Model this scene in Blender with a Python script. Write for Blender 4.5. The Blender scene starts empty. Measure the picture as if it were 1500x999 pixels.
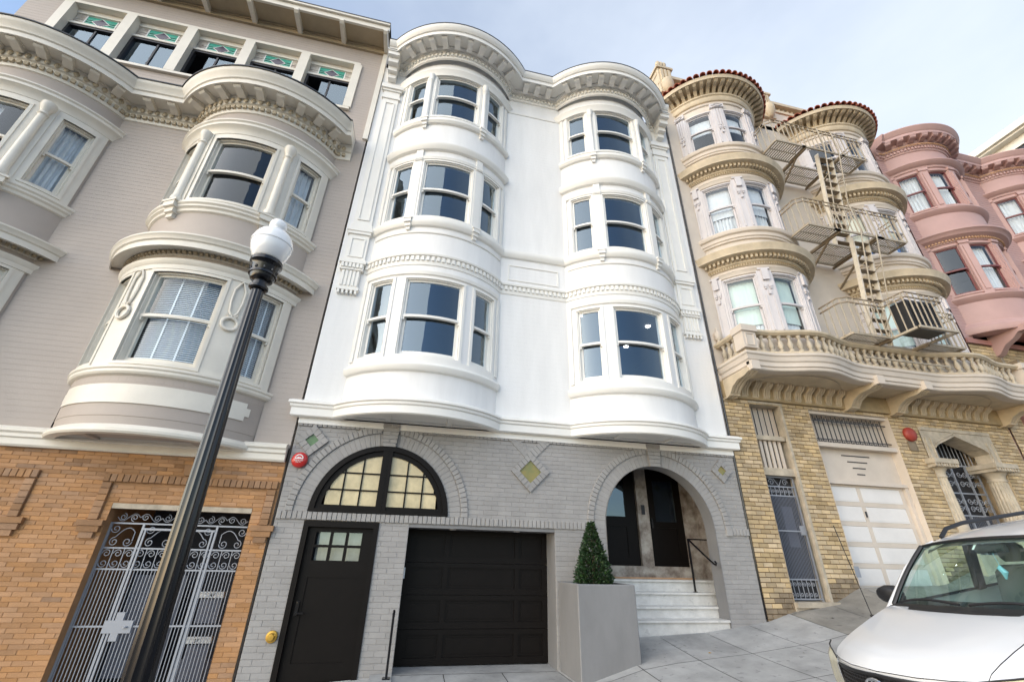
import bpy, bmesh, math, random
from mathutils import Vector, Matrix
random.seed(7)
sc = bpy.context.scene
COL = sc.collection
PI = math.pi
R = math.radians
sin, cos = math.sin, math.cos

# ------------------------------------------------------------------ camera
F_PX, PITCH, YAW, ROLL = 637.444, R(26.6085), R(11.908), R(1.34135)
CAMP = Vector((0.0, -8.3, 1.6))
cy_, sy_, cp_, sp_ = cos(YAW), sin(YAW), cos(PITCH), sin(PITCH)
FW = Vector((sy_ * cp_, cy_ * cp_, sp_))
R0 = Vector((cy_, -sy_, 0.0))
U0 = R0.cross(FW)
RT = cos(ROLL) * R0 + sin(ROLL) * U0
UP = -sin(ROLL) * R0 + cos(ROLL) * U0
cd = bpy.data.cameras.new('camera')
cam = bpy.data.objects.new('camera', cd)
COL.objects.link(cam)
cd.sensor_fit = 'HORIZONTAL'
cd.sensor_width = 36.0
cd.lens = 36.0 * F_PX / 1500.0
cd.clip_start = 0.05
cd.clip_end = 2000.0
cam.matrix_world = Matrix(((RT.x, UP.x, -FW.x, CAMP.x), (RT.y, UP.y, -FW.y, CAMP.y), (RT.z, UP.z, -FW.z, CAMP.z), (0, 0, 0, 1)))
sc.camera = cam


def project(p):
    v = Vector(p) - CAMP
    z = v.dot(FW)
    if z < 0.05:
        return None
    return 750 + F_PX * v.dot(RT) / z, 499.5 - F_PX * v.dot(UP) / z, z


def in_frame(p, m=20):
    q = project(p)
    return q is not None and -m < q[0] < 1500 + m and -m < q[1] < 999 + m


# ------------------------------------------------------------------ sky, sun, exposure
SUN_EL, SUN_AZ = R(24), R(246)      # azimuth clockwise from +Y
w = bpy.data.worlds.new('World')
sc.world = w
w.use_nodes = True
nt = w.node_tree
nt.nodes.clear()
wo = nt.nodes.new('ShaderNodeOutputWorld')
bg = nt.nodes.new('ShaderNodeBackground')
sky = nt.nodes.new('ShaderNodeTexSky')
sky.sky_type = 'NISHITA'
sky.sun_disc = False
sky.sun_elevation = SUN_EL
sky.sun_rotation = SUN_AZ
sky.air_density = 1.0
sky.dust_density = 0.6
sky.ozone_density = 1.0
bg.inputs[1].default_value = 0.117
# thin high cloud veil, thickening towards the north-east (the side the street looks at)
tc = nt.nodes.new('ShaderNodeTexCoord')
mp = nt.nodes.new('ShaderNodeMapping')
mp.inputs['Scale'].default_value = (1.0, 1.0, 2.2)
nz = nt.nodes.new('ShaderNodeTexNoise')
nz.inputs['Scale'].default_value = 2.1
nz.inputs['Detail'].default_value = 5.0
nz.inputs['Roughness'].default_value = 0.55
dt = nt.nodes.new('ShaderNodeVectorMath')
dt.operation = 'DOT_PRODUCT'
dt.inputs[1].default_value = (0.85, 0.45, 0.0)
ma = nt.nodes.new('ShaderNodeMath')
ma.operation = 'MULTIPLY_ADD'
ma.inputs[1].default_value = 0.62
rp = nt.nodes.new('ShaderNodeMapRange')
rp.interpolation_type = 'SMOOTHSTEP'
rp.inputs['From Min'].default_value = 0.20
rp.inputs['From Max'].default_value = 1.12
rp.inputs['To Min'].default_value = 0.04
rp.inputs['To Max'].default_value = 0.93
mx = nt.nodes.new('ShaderNodeMixRGB')
mx.inputs[2].default_value = (3.25, 3.55, 4.0, 1)
L = nt.links.new
L(tc.outputs['Generated'], mp.inputs[0])
L(mp.outputs[0], nz.inputs[0])
L(tc.outputs['Generated'], dt.inputs[0])
L(dt.outputs['Value'], ma.inputs[0])
n2 = nt.nodes.new('ShaderNodeMath')
n2.operation = 'MULTIPLY_ADD'
n2.inputs[1].default_value = 0.6
n2.inputs[2].default_value = 0.2
L(nz.outputs[0], n2.inputs[0])
L(n2.outputs[0], ma.inputs[2])
L(ma.outputs[0], rp.inputs['Value'])
L(rp.outputs[0], mx.inputs[0])
L(sky.outputs[0], mx.inputs[1])
L(mx.outputs[0], bg.inputs[0])
L(bg.outputs[0], wo.inputs[0])
sd = bpy.data.lights.new('sun', 'SUN')
sun = bpy.data.objects.new('sun', sd)
COL.objects.link(sun)
sd.energy = 1.5
sd.angle = R(104)
sd.color = (1.0, 0.925, 0.80)
sdir = Vector((sin(SUN_AZ) * cos(SUN_EL), cos(SUN_AZ) * cos(SUN_EL), sin(SUN_EL)))
sun.rotation_euler = sdir.to_track_quat('Z', 'Y').to_euler()
vs = sc.view_settings
vs.view_transform = 'Standard'
vs.look = 'None'
vs.gamma = 1.0
vs.use_curve_mapping = False
vs.exposure = 1.35
sc.cycles.max_bounces = 8
sc.cycles.diffuse_bounces = 4
sc.cycles.transparent_max_bounces = 16


# ------------------------------------------------------------------ materials
def mat(name, col, rough=0.6, var=0.0, vscale=3.0, col2=None, bump=0.0, bscale=40.0, isl=0.0, metal=0.0, spec=0.5, streak=0.0, coat=0.0, spots=0.0):
    m = bpy.data.materials.new(name)
    m.use_nodes = True
    n = m.node_tree
    b = n.nodes['Principled BSDF']
    b.inputs['Base Color'].default_value = (*col, 1)
    b.inputs['Roughness'].default_value = rough
    b.inputs['Metallic'].default_value = metal
    b.inputs['Specular IOR Level'].default_value = spec
    b.inputs['Coat Weight'].default_value = coat
    lk = n.links.new
    geo = n.nodes.new('ShaderNodeNewGeometry')
    cur = None
    if var > 0 or col2:
        t = n.nodes.new('ShaderNodeTexNoise')
        t.inputs['Scale'].default_value = vscale
        t.inputs['Detail'].default_value = 6
        t.inputs['Roughness'].default_value = 0.62
        if streak:
            mpn = n.nodes.new('ShaderNodeMapping')
            mpn.inputs['Scale'].default_value = (1, 1, streak)
            lk(geo.outputs['Position'], mpn.inputs[0])
            lk(mpn.outputs[0], t.inputs[0])
        else:
            lk(geo.outputs['Position'], t.inputs[0])
        r = n.nodes.new('ShaderNodeValToRGB')
        c2 = col2 if col2 else tuple(c * (1 - var) for c in col)
        r.color_ramp.elements[0].position = 0.32
        r.color_ramp.elements[1].position = 0.68
        r.color_ramp.elements[0].color = (*c2, 1)
        r.color_ramp.elements[1].color = (*(tuple(min(1, c * (1 + var * 0.5)) for c in col) if not col2 else col), 1)
        lk(t.outputs[0], r.inputs[0])
        cur = r.outputs[0]
    if isl > 0:
        oi = n.nodes.new('ShaderNodeObjectInfo')
        ad = n.nodes.new('ShaderNodeMath')
        ad.operation = 'ADD'
        lk(geo.outputs['Random Per Island'], ad.inputs[0])
        lk(oi.outputs['Random'], ad.inputs[1])
        fr = n.nodes.new('ShaderNodeMath')
        fr.operation = 'FRACT'
        lk(ad.outputs[0], fr.inputs[0])
        mr = n.nodes.new('ShaderNodeMapRange')
        mr.inputs['To Min'].default_value = 1 - isl
        mr.inputs['To Max'].default_value = 1 + isl * 0.6
        lk(fr.outputs[0], mr.inputs[0])
        h = n.nodes.new('ShaderNodeHueSaturation')
        lk(mr.outputs[0], h.inputs['Value'])
        mr2 = n.nodes.new('ShaderNodeMapRange')
        mr2.inputs['To Min'].default_value = 1 + isl * 0.35
        mr2.inputs['To Max'].default_value = 1 - isl * 0.5
        m7 = n.nodes.new('ShaderNodeMath')
        m7.operation = 'MULTIPLY'
        m7.inputs[1].default_value = 7.31
        lk(fr.outputs[0], m7.inputs[0])
        f2 = n.nodes.new('ShaderNodeMath')
        f2.operation = 'FRACT'
        lk(m7.outputs[0], f2.inputs[0])
        lk(f2.outputs[0], mr2.inputs[0])
        lk(mr2.outputs[0], h.inputs['Saturation'])
        if cur is not None:
            lk(cur, h.inputs['Color'])
        else:
            h.inputs['Color'].default_value = (*col, 1)
        cur = h.outputs[0]
    if spots > 0:
        for sc_, lo in ((9.0, 0.66), (38.0, 0.70)):
            t3 = n.nodes.new('ShaderNodeTexNoise')
            t3.inputs['Scale'].default_value = sc_
            t3.inputs['Detail'].default_value = 2
            lk(geo.outputs['Position'], t3.inputs[0])
            r3 = n.nodes.new('ShaderNodeValToRGB')
            r3.color_ramp.elements[0].position = lo
            r3.color_ramp.elements[1].position = lo + 0.03
            r3.color_ramp.elements[0].color = (0, 0, 0, 1)
            r3.color_ramp.elements[1].color = (spots, spots, spots, 1)
            lk(t3.outputs[0], r3.inputs[0])
            m3 = n.nodes.new('ShaderNodeMixRGB')
            m3.inputs[2].default_value = (*(c * 0.35 for c in col), 1)
            lk(r3.outputs[0], m3.inputs[0])
            lk(cur, m3.inputs[1])
            cur = m3.outputs[0]
    if cur is not None:
        lk(cur, b.inputs['Base Color'])
    if bump > 0:
        t2 = n.nodes.new('ShaderNodeTexNoise')
        t2.inputs['Scale'].default_value = bscale
        t2.inputs['Detail'].default_value = 4
        lk(geo.outputs['Position'], t2.inputs[0])
        bp = n.nodes.new('ShaderNodeBump')
        bp.inputs['Strength'].default_value = bump
        bp.inputs['Distance'].default_value = 0.02
        lk(t2.outputs[0], bp.inputs['Height'])
        lk(bp.outputs[0], b.inputs['Normal'])
    return m


def glass_mat(name, tint=(1, 1, 1), ior=1.7, wav=0.0, gtint=(0.9, 0.96, 1.0)):
    m = bpy.data.materials.new(name)
    m.use_nodes = True
    n = m.node_tree
    n.nodes.clear()
    o = n.nodes.new('ShaderNodeOutputMaterial')
    tr = n.nodes.new('ShaderNodeBsdfTransparent')
    tr.inputs[0].default_value = (*tint, 1)
    gl = n.nodes.new('ShaderNodeBsdfGlossy')
    gl.inputs['Roughness'].default_value = 0.0
    gl.inputs[0].default_value = (*gtint, 1)
    fr = n.nodes.new('ShaderNodeFresnel')
    gg = n.nodes.new('ShaderNodeNewGeometry')
    ex = n.nodes.new('ShaderNodeMath')
    ex.operation = 'MULTIPLY_ADD'
    ex.inputs[1].default_value = -2.0
    ex.inputs[2].default_value = 1.0
    pw = n.nodes.new('ShaderNodeMath')
    pw.operation = 'POWER'
    pw.inputs[0].default_value = ior
    n.links.new(gg.outputs['Backfacing'], ex.inputs[0])
    n.links.new(ex.outputs[0], pw.inputs[1])
    n.links.new(pw.outputs[0], fr.inputs[0])
    mxs = n.nodes.new('ShaderNodeMixShader')
    n.links.new(fr.outputs[0], mxs.inputs[0])
    n.links.new(tr.outputs[0], mxs.inputs[1])
    n.links.new(gl.outputs[0], mxs.inputs[2])
    n.links.new(mxs.outputs[0], o.inputs[0])
    if wav:
        t = n.nodes.new('ShaderNodeTexNoise')
        t.inputs['Scale'].default_value = 2.2
        geo = n.nodes.new('ShaderNodeNewGeometry')
        n.links.new(geo.outputs['Position'], t.inputs[0])
        bp = n.nodes.new('ShaderNodeBump')
        bp.inputs['Strength'].default_value = wav
        bp.inputs['Distance'].default_value = 0.03
        n.links.new(t.outputs[0], bp.inputs['Height'])
        n.links.new(bp.outputs[0], gl.inputs['Normal'])
    return m


def emit_mat(name, col, s):
    m = bpy.data.materials.new(name)
    m.use_nodes = True
    b = m.node_tree.nodes['Principled BSDF']
    b.inputs['Base Color'].default_value = (*col, 1)
    b.inputs['Emission Color'].default_value = (*col, 1)
    b.inputs['Emission Strength'].default_value = s
    return m


MT = {
    'white': mat('white_paint', (0.79, 0.785, 0.775), 0.5, var=0.075, vscale=2.6, streak=0.16, bump=0.05, bscale=25),
    'whitetrim': mat('white_trim_paint', (0.80, 0.785, 0.745), 0.42, var=0.04, vscale=2.0, bump=0.04, bscale=30),
    'gray': mat('gray_painted_brick', (0.315, 0.305, 0.295), 0.6, var=0.10, vscale=2.5, bump=0.3, bscale=60, isl=0.06),
    'graymortar': mat('gray_painted_mortar', (0.28, 0.27, 0.262), 0.7, var=0.12, vscale=5, bump=0.4, bscale=70),
    'graysmooth': mat('gray_painted_stucco', (0.21, 0.21, 0.213), 0.6, var=0.18, vscale=1.6, streak=0.35, bump=0.12, bscale=90),
    'black': mat('black_brown_paint', (0.0065, 0.0048, 0.004), 0.45, var=0.15, vscale=6, spec=0.16),
    'blackiron': mat('black_iron', (0.006, 0.006, 0.008), 0.2, spec=0.5),
    'amber': mat('frosted_amber_glass', (0.62, 0.52, 0.31), 0.25, var=0.22, vscale=5.0, spec=0.6),
    'taupe': mat('taupe_paint', (0.425, 0.37, 0.328), 0.6, var=0.06, vscale=1.5, bump=0.06, bscale=40),
    'cream': mat('cream_trim_paint', (0.72, 0.68, 0.60), 0.45, var=0.07, vscale=2.5, bump=0.05, bscale=30),
    'creamdirty': mat('weathered_cream_ornament', (0.46, 0.385, 0.27), 0.6, var=0.35, vscale=9, bump=0.3, bscale=50),
    'roofedge': mat('dark_roof_edge', (0.03, 0.035, 0.045), 0.5),
    'eave': mat('tan_eave_board', (0.40, 0.325, 0.22), 0.7, var=0.1, vscale=3, streak=0.3),
    'orangebrick': mat('orange_brick', (0.43, 0.228, 0.10), 0.75, var=0.16, vscale=1.3, bump=0.35, bscale=70, isl=0.17),
    'orangebrown': mat('brown_dark_brick', (0.34, 0.19, 0.095), 0.78, var=0.25, vscale=2.5, bump=0.35, bscale=70, isl=0.22),
    'orangemortar': mat('orange_mortar', (0.34, 0.185, 0.085), 0.85, var=0.2, vscale=5, bump=0.3, bscale=60),
    'yellowbrick': mat('yellow_brick', (0.55, 0.415, 0.24), 0.75, var=0.30, vscale=1.5, bump=0.3, bscale=60, isl=0.28),
    'yellowmortar': mat('dark_mortar', (0.14, 0.092, 0.05), 0.9, var=0.3, vscale=5, bump=0.3, bscale=60),
    'soot': mat('weathered_brick_base', (0.27, 0.21, 0.14), 0.85, var=0.4, vscale=4, bump=0.4, bscale=50),
    'ycream': mat('warm_cream_stucco', (0.60, 0.53, 0.455), 0.7, var=0.09, vscale=2.0, bump=0.1, bscale=50),
    'ytan': mat('tan_gold_trim', (0.56, 0.465, 0.33), 0.55, var=0.20, vscale=3.0, bump=0.1, bscale=40),
    'ytandark': mat('dark_tan_trim', (0.36, 0.27, 0.15), 0.65, var=0.2, vscale=4.0),  # darker tan for bead courses and the weathered frieze behind the corbels
    'lilac': mat('pale_lilac_trim', (0.57, 0.545, 0.555), 0.5, var=0.06, vscale=3.0, bump=0.05, bscale=30),
    'stone': mat('gray_cast_stone', (0.47, 0.41, 0.32), 0.8, var=0.28, vscale=5, bump=0.25, bscale=50),
    'tile': mat('terracotta_tile', (0.42, 0.115, 0.065), 0.7, var=0.3, vscale=6, isl=0.2, bump=0.2, bscale=60),
    'pink': mat('dusty_pink_paint', (0.455, 0.295, 0.275), 0.55, var=0.07, vscale=2, bump=0.06, bscale=40),
    'pinkdark': mat('brown_pink_trim', (0.40, 0.20, 0.175), 0.55, var=0.12, vscale=3),
    'pinkgold': mat('gilded_ornament', (0.50, 0.30, 0.17), 0.55, var=0.2, vscale=6),
    'sashmaroon': mat('maroon_sash', (0.17, 0.05, 0.05), 0.45),
    'glass': glass_mat('window_glass', (0.80, 0.90, 1.0), 2.3, wav=0.05, gtint=(0.72, 0.88, 1.0)),
    'oldglass': glass_mat('old_wavy_window_glass', (0.93, 0.97, 1.0), 1.65, wav=0.22),
    'carglass': glass_mat('green_tinted_car_glass', (0.74, 0.90, 0.86), 1.5),
    'lampglass': mat('white_lamp_glass', (0.86, 0.87, 0.88), 0.16, coat=0.6),
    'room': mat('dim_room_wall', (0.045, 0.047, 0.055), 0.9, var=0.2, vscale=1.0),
    'curtain': mat('white_net_curtain', (0.66, 0.68, 0.69), 0.85, var=0.10, vscale=5),
    'shade': mat('cream_roller_shade', (0.72, 0.68, 0.52), 0.8),
    'greenshade': mat('pale_green_shade', (0.60, 0.70, 0.62), 0.8, var=0.06),
    'blind': mat('pale_blind_slat', (0.72, 0.77, 0.80), 0.5),
    'bluecloth': mat('blue_cloth', (0.04, 0.13, 0.36), 0.8),
    'bronze': mat('dark_aluminium_frame', (0.035, 0.035, 0.04), 0.4, metal=0.3),
    'tealglass': mat('teal_stained_glass', (0.03, 0.28, 0.19), 0.2, col2=(0.10, 0.45, 0.36), vscale=7),
    'purpleglass': mat('purple_stained_glass', (0.035, 0.022, 0.05), 0.15),
    'mottleglass': mat('mottled_white_glass', (0.62, 0.58, 0.50), 0.25, col2=(0.30, 0.24, 0.20), vscale=9),
    'greentile': mat('green_glazed_tile', (0.10, 0.19, 0.08), 0.35, var=0.3, vscale=8),
    'olivetile': mat('olive_gold_glazed_tile', (0.30, 0.235, 0.075), 0.4, col2=(0.16, 0.19, 0.08), vscale=6),
    'marble': mat('white_marble_step', (0.66, 0.65, 0.62), 0.4, var=0.17, vscale=5.0, spots=0.25),
    'brownmarble': mat('veined_brown_marble', (0.44, 0.40, 0.35), 0.35, col2=(0.11, 0.075, 0.055), vscale=4.5),
    'concrete': mat('sidewalk_concrete', (0.38, 0.38, 0.37), 0.85, var=0.30, vscale=1.5, bump=0.25, bscale=120, isl=0.10, spots=0.38),
    'olderconcrete': mat('older_brown_concrete', (0.27, 0.255, 0.225), 0.9, var=0.35, vscale=1.6, bump=0.3, bscale=90, isl=0.10, spots=0.45),
    'joint': mat('dark_sidewalk_joint', (0.10, 0.10, 0.10), 0.9),
    'asphalt': mat('asphalt', (0.055, 0.055, 0.058), 0.9, var=0.2, vscale=4, bump=0.3, bscale=120),
    'earth': mat('earth', (0.10, 0.09, 0.07), 0.95, var=0.3, vscale=1),
    'raillight': mat('pale_iron', (0.66, 0.60, 0.50), 0.5, var=0.15, vscale=8),
    'rail': mat('beige_iron', (0.42, 0.36, 0.275), 0.5, var=0.12, vscale=8),
    'raildark': mat('brown_iron', (0.22, 0.17, 0.11), 0.6, var=0.2, vscale=8),
    'silveriron': mat('silver_painted_iron', (0.30, 0.32, 0.36), 0.42, metal=0.2),
    'blueiron': mat('blue_gray_iron', (0.16, 0.18, 0.23), 0.4, metal=0.2),
    'whitedoor': mat('white_garage_panel', (0.72, 0.70, 0.68), 0.45, var=0.06, vscale=2),
    'frost': mat('frosted_lower_glass', (0.11, 0.12, 0.16), 0.4),
    'red': mat('red_alarm_paint', (0.52, 0.022, 0.020), 0.3, coat=0.3),
    'redold': mat('faded_red_alarm_paint', (0.33, 0.045, 0.030), 0.5, var=0.2, vscale=12),
    'gold': mat('brass', (0.55, 0.33, 0.06), 0.35, metal=0.6),
    'signwhite': mat('white_sign_paint', (0.78, 0.78, 0.76), 0.5),
    'signink': mat('black_sign_ink', (0.03, 0.03, 0.03), 0.6),
    'leaf': mat('dark_leaf', (0.020, 0.048, 0.016), 0.5, isl=0.5, spec=0.4),
    'leaf2': mat('bright_leaf', (0.05, 0.10, 0.03), 0.5, isl=0.4, spec=0.4),
    'bark': mat('bark', (0.10, 0.07, 0.045), 0.9),
    'carwhite': mat('white_car_paint', (0.62, 0.63, 0.645), 0.22, coat=0.5),
    'carblack': mat('black_car_plastic', (0.012, 0.012, 0.014), 0.45),
    'carinterior': mat('gray_car_upholstery', (0.14, 0.145, 0.15), 0.8),
    'cardash': mat('dark_dashboard', (0.05, 0.052, 0.055), 0.7),
    'tyre': mat('tyre_rubber', (0.02, 0.02, 0.02), 0.9),
    'chrome': mat('chrome', (0.75, 0.76, 0.78), 0.12, metal=1.0),
    'headlight': mat('yellowed_headlight_lens', (0.50, 0.46, 0.30), 0.15, coat=0.8, var=0.15, vscale=9),
    'acblack': mat('black_plastic', (0.02, 0.02, 0.022), 0.5),
    'downlight': emit_mat('lit_downlight', (1.0, 0.93, 0.82), 14.0),
}


# ------------------------------------------------------------------ mesh builder
class MB:
    def __init__(s):
        s.v = []
        s.f = []
        s.k = []

    def add(s, vs, fs, k=0):
        o = len(s.v)
        s.v.extend(vs)
        s.f.extend([tuple(i + o for i in f) for f in fs])
        s.k.extend([k] * len(fs))

    def box(s, x0, x1, y0, y1, z0, z1, k=0):
        s.add([(x0, y0, z0), (x1, y0, z0), (x1, y1, z0), (x0, y1, z0), (x0, y0, z1), (x1, y0, z1), (x1, y1, z1), (x0, y1, z1)],
              [(0, 3, 2, 1), (4, 5, 6, 7), (0, 1, 5, 4), (1, 2, 6, 5), (2, 3, 7, 6), (3, 0, 4, 7)], k)

    def mbox(s, fn, u0, u1, d0, d1, z0, z1, n=1, k=0):
        """box in (u, d, z) space carried through fn; d grows outward"""
        o = len(s.v)
        for i in range(n + 1):
            u = u0 + (u1 - u0) * i / n
            s.v.extend([fn(u, d0, z0), fn(u, d1, z0), fn(u, d1, z1), fn(u, d0, z1)])
        f = []
        for i in range(n):
            a = o + 4 * i
            b = a + 4
            for j in range(4):
                f.append((a + j, b + j, b + (j + 1) % 4, a + (j + 1) % 4))
        f.append((o, o + 3, o + 2, o + 1)[::-1])
        e = o + 4 * n
        f.append((e, e + 1, e + 2, e + 3)[::-1])
        s.f.extend(f)
        s.k.extend([k] * len(f))

    def rings(s, rs, k=0, caps=True, closed=True):
        o = len(s.v)
        m = len(rs[0])
        for r in rs:
            s.v.extend(r)
        f = []
        for i in range(len(rs) - 1):
            for j in range(m if closed else m - 1):
                f.append((o + i * m + j, o + (i + 1) * m + j, o + (i + 1) * m + (j + 1) % m, o + i * m + (j + 1) % m))
        if caps:
            f.append(tuple(o + j for j in range(m)))
            f.append(tuple(o + (len(rs) - 1) * m + j for j in range(m))[::-1])
        s.f.extend(f)
        s.k.extend([k] * len(f))

    def tube(s, pts, r, n=6, k=0, caps=True):
        pts = [Vector(p) for p in pts]
        rs = []
        up = None
        for i, p in enumerate(pts):
            t = (pts[min(i + 1, len(pts) - 1)] - pts[max(i - 1, 0)]).normalized()
            if up is None:
                up = Vector((0, 0, 1)) if abs(t.z) < 0.9 else Vector((1, 0, 0))
            a = t.cross(up).normalized()
            b = a.cross(t).normalized()
            up = b
            rr = r[i] if isinstance(r, (list, tuple)) else r
            rs.append([tuple(p + a * rr * cos(2 * PI * j / n) + b * rr * sin(2 * PI * j / n)) for j in range(n)])
        s.rings(rs, k, caps)

    def bar(s, p, q, w, h=None, k=0):
        """square bar from p to q"""
        h = h or w
        p, q = Vector(p), Vector(q)
        t = (q - p).normalized()
        up = Vector((0, 0, 1)) if abs(t.z) < 0.9 else Vector((0, 1, 0))
        a = t.cross(up).normalized() * w / 2
        b = a.cross(t).normalized() * h / 2
        s.rings([[tuple(c + a + b), tuple(c - a + b), tuple(c - a - b), tuple(c + a - b)] for c in (p, q)], k)

    def lathe(s, prof, c=(0, 0, 0), n=16, k=0, a0=0.0, a1=2 * PI):
        full = abs(a1 - a0 - 2 * PI) < 1e-6
        m = n if full else n + 1
        rs = []
        for r, z in prof:
            rs.append([(c[0] + r * cos(a0 + (a1 - a0) * j / n), c[1] + r * sin(a0 + (a1 - a0) * j / n), c[2] + z) for j in range(m)])
        s.rings(rs, k, caps=full, closed=full)

    def prism(s, poly, y0, y1, k=0):
        """polygon in (x, z) extruded from y0 to y1"""
        m = len(poly)
        s.rings([[(x, y0, z) for x, z in poly], [(x, y1, z) for x, z in poly]], k)

    def mesh(s, name, mats, recalc=True, angle=40):
        merge(s)
        me = bpy.data.meshes.new(name)
        me.from_pydata(s.v, [], s.f)
        if not isinstance(mats, (list, tuple)):
            mats = [mats]
        for m in mats:
            me.materials.append(MT[m] if isinstance(m, str) else m)
        if len(mats) > 1:
            me.polygons.foreach_set('material_index', s.k)
        if recalc:
            b = bmesh.new()
            b.from_mesh(me)
            bmesh.ops.recalc_face_normals(b, faces=b.faces)
            b.to_mesh(me)
            b.free()
        if angle:
            me.polygons.foreach_set('use_smooth', [True] * len(me.polygons))
            me.set_sharp_from_angle(angle=R(angle))
        me.update()
        return me

    def obj(s, name, mats, parent=None, recalc=True, angle=40):
        return link(name, s.mesh(name, mats, recalc, angle), parent)


def link(name, me, parent=None, loc=None, rz=0.0, scale=None):
    o = bpy.data.objects.new(name, me)
    COL.objects.link(o)
    if parent is not None:
        o.parent = parent
        o.matrix_parent_inverse = Matrix.Translation(-base_of(parent))
    if loc is not None:
        o.location = loc
    if rz:
        o.rotation_euler = (0, 0, rz)
    if scale is not None:
        o.scale = scale
    return o


def base_of(o):
    return Vector(o.location)


def thing(name, label, cat, loc=(0, 0, 0), group=None):
    o = bpy.data.objects.new(name, None)
    COL.objects.link(o)
    o.location = loc
    o.empty_display_size = 0.2
    o['label'] = label
    o['category'] = cat
    if group:
        o['group'] = group
    return o


def part_empty(name, parent):
    o = bpy.data.objects.new(name, None)
    COL.objects.link(o)
    o.parent = parent
    o.matrix_parent_inverse = Matrix.Translation(-base_of(parent))
    o.empty_display_size = 0.1
    return o


def tag(o, label, cat, group=None):
    o['label'] = label
    o['category'] = cat
    if group:
        o['group'] = group
    return o


def structure(o):
    o['kind'] = 'structure'
    return o


def stuff(o):
    o['kind'] = 'stuff'
    return o


def text_mesh(txt, size, depth=0.002):
    cu = bpy.data.curves.new('text', 'FONT')
    cu.body = txt
    cu.size = size
    cu.extrude = depth
    cu.align_x = 'CENTER'
    cu.align_y = 'CENTER'
    o = bpy.data.objects.new('text', cu)
    COL.objects.link(o)
    dg = bpy.context.evaluated_depsgraph_get()
    dg.update()
    me = bpy.data.meshes.new_from_object(o.evaluated_get(dg))
    COL.objects.unlink(o)
    bpy.data.objects.remove(o)
    # stand it upright, facing -Y
    me.transform(Matrix.Rotation(PI / 2, 4, 'X'))
    return me


flat = lambda x, d, z: (x, -d, z)


class Bay:
    """a bowed bay: arc of a cylinder in front of the wall plane Y = 0; angle in degrees, 0 straight out"""
    def __init__(s, cx, cy, r):
        s.cx, s.cy, s.r = cx, cy, r

    def p(s, a, d, z):
        a = R(a)
        return (s.cx + (s.r + d) * sin(a), s.cy - (s.r + d) * cos(a), z)

    def ae(s, d=0.0, y=0.0):
        return math.degrees(math.acos(max(-1, min(1, (s.cy - y) / (s.r + d)))))

    def half(s, d=0.0):
        return math.sqrt((s.r + d) ** 2 - (s.cy + d) ** 2)

    def band(s, mb, prof, a0=None, a1=None, n=28, k=0):
        dm = max(d for d, z in prof)
        e = s.ae(dm, 0.01)
        a0 = -e if a0 is None else a0
        a1 = e if a1 is None else a1
        mb.rings([[s.p(a0 + (a1 - a0) * i / n, d, z) for d, z in prof] for i in range(n + 1)], k)


def fpath(bays, xl, xr, d, n=22, dl=0.0):
    pts = [(xl - dl, -d)]
    for b in bays:
        e = math.degrees(math.asin(b.half(d) / (b.r + d)))
        for i in range(n + 1):
            q = b.p(-e + 2 * e * i / n, d, 0)
            pts.append((q[0], q[1]))
    pts.append((xr + dl, -d))
    return pts


def fsweep(mb, bays, xl, xr, prof, n=22, k=0, ret=False):
    cols = [fpath(bays, xl, xr, d, n, d if ret else 0.0) for d, z in prof]
    m = len(cols[0])
    mb.rings([[(cols[j][i][0], cols[j][i][1], prof[j][1]) for j in range(len(prof))] for i in range(m)], k)


def along(pts, step, start=None):
    """evenly spaced stations (x, y, tangent angle) along a plan polyline"""
    seg = [(Vector(pts[i]), Vector(pts[i + 1])) for i in range(len(pts) - 1)]
    tot = sum((b - a).length for a, b in seg)
    n = max(1, int(tot / step))
    st = tot / n
    out = []
    s = st / 2
    acc = 0.0
    for a, b in seg:
        l = (b - a).length
        while s < acc + l - 1e-9:
            p = a + (b - a) * ((s - acc) / l)
            t = (b - a).normalized()
            out.append((p.x, p.y, math.atan2(t.y, t.x)))
            s += st
        acc += l
    return out


def oriented_box(mb, x, y, ang, w, dep, z0, z1, k=0):
    """box centred on a station, w along the tangent, dep outward (to the right of travel = -Y for +X travel)"""
    t = Vector((cos(ang), sin(ang)))
    o = Vector((sin(ang), -cos(ang)))
    c = Vector((x, y))
    q = [c - t * w / 2, c + t * w / 2, c + t * w / 2 + o * dep, c - t * w / 2 + o * dep]
    mb.add([(p.x, p.y, z0) for p in q] + [(p.x, p.y, z1) for p in q],
           [(0, 3, 2, 1), (4, 5, 6, 7), (0, 1, 5, 4), (1, 2, 6, 5), (2, 3, 7, 6), (3, 0, 4, 7)], k)


def wall_grid(mb, fn, us, zs, holes, k=0, d=0.0, nsub=1):
    """surface at depth d over the grid of breakpoints, without the cells inside holes (u0,u1,z0,z1)"""
    us = sorted(set(round(u, 5) for u in us))
    zs = sorted(set(round(z, 5) for z in zs))
    fine = []
    for a, b in zip(us[:-1], us[1:]):
        m = max(1, int(math.ceil((b - a) / nsub))) if nsub != 1 else 1
        fine += [a + (b - a) * i / m for i in range(m)]
    fine.append(us[-1])
    for a, b in zip(fine[:-1], fine[1:]):
        for c, e in zip(zs[:-1], zs[1:]):
            um, zm = (a + b) / 2, (c + e) / 2
            if any(h[0] < um < h[1] and h[2] < zm < h[3] for h in holes):
                continue
            mb.add([fn(a, d, c), fn(b, d, c), fn(b, d, e), fn(a, d, e)], [(0, 1, 2, 3)], k)


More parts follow.
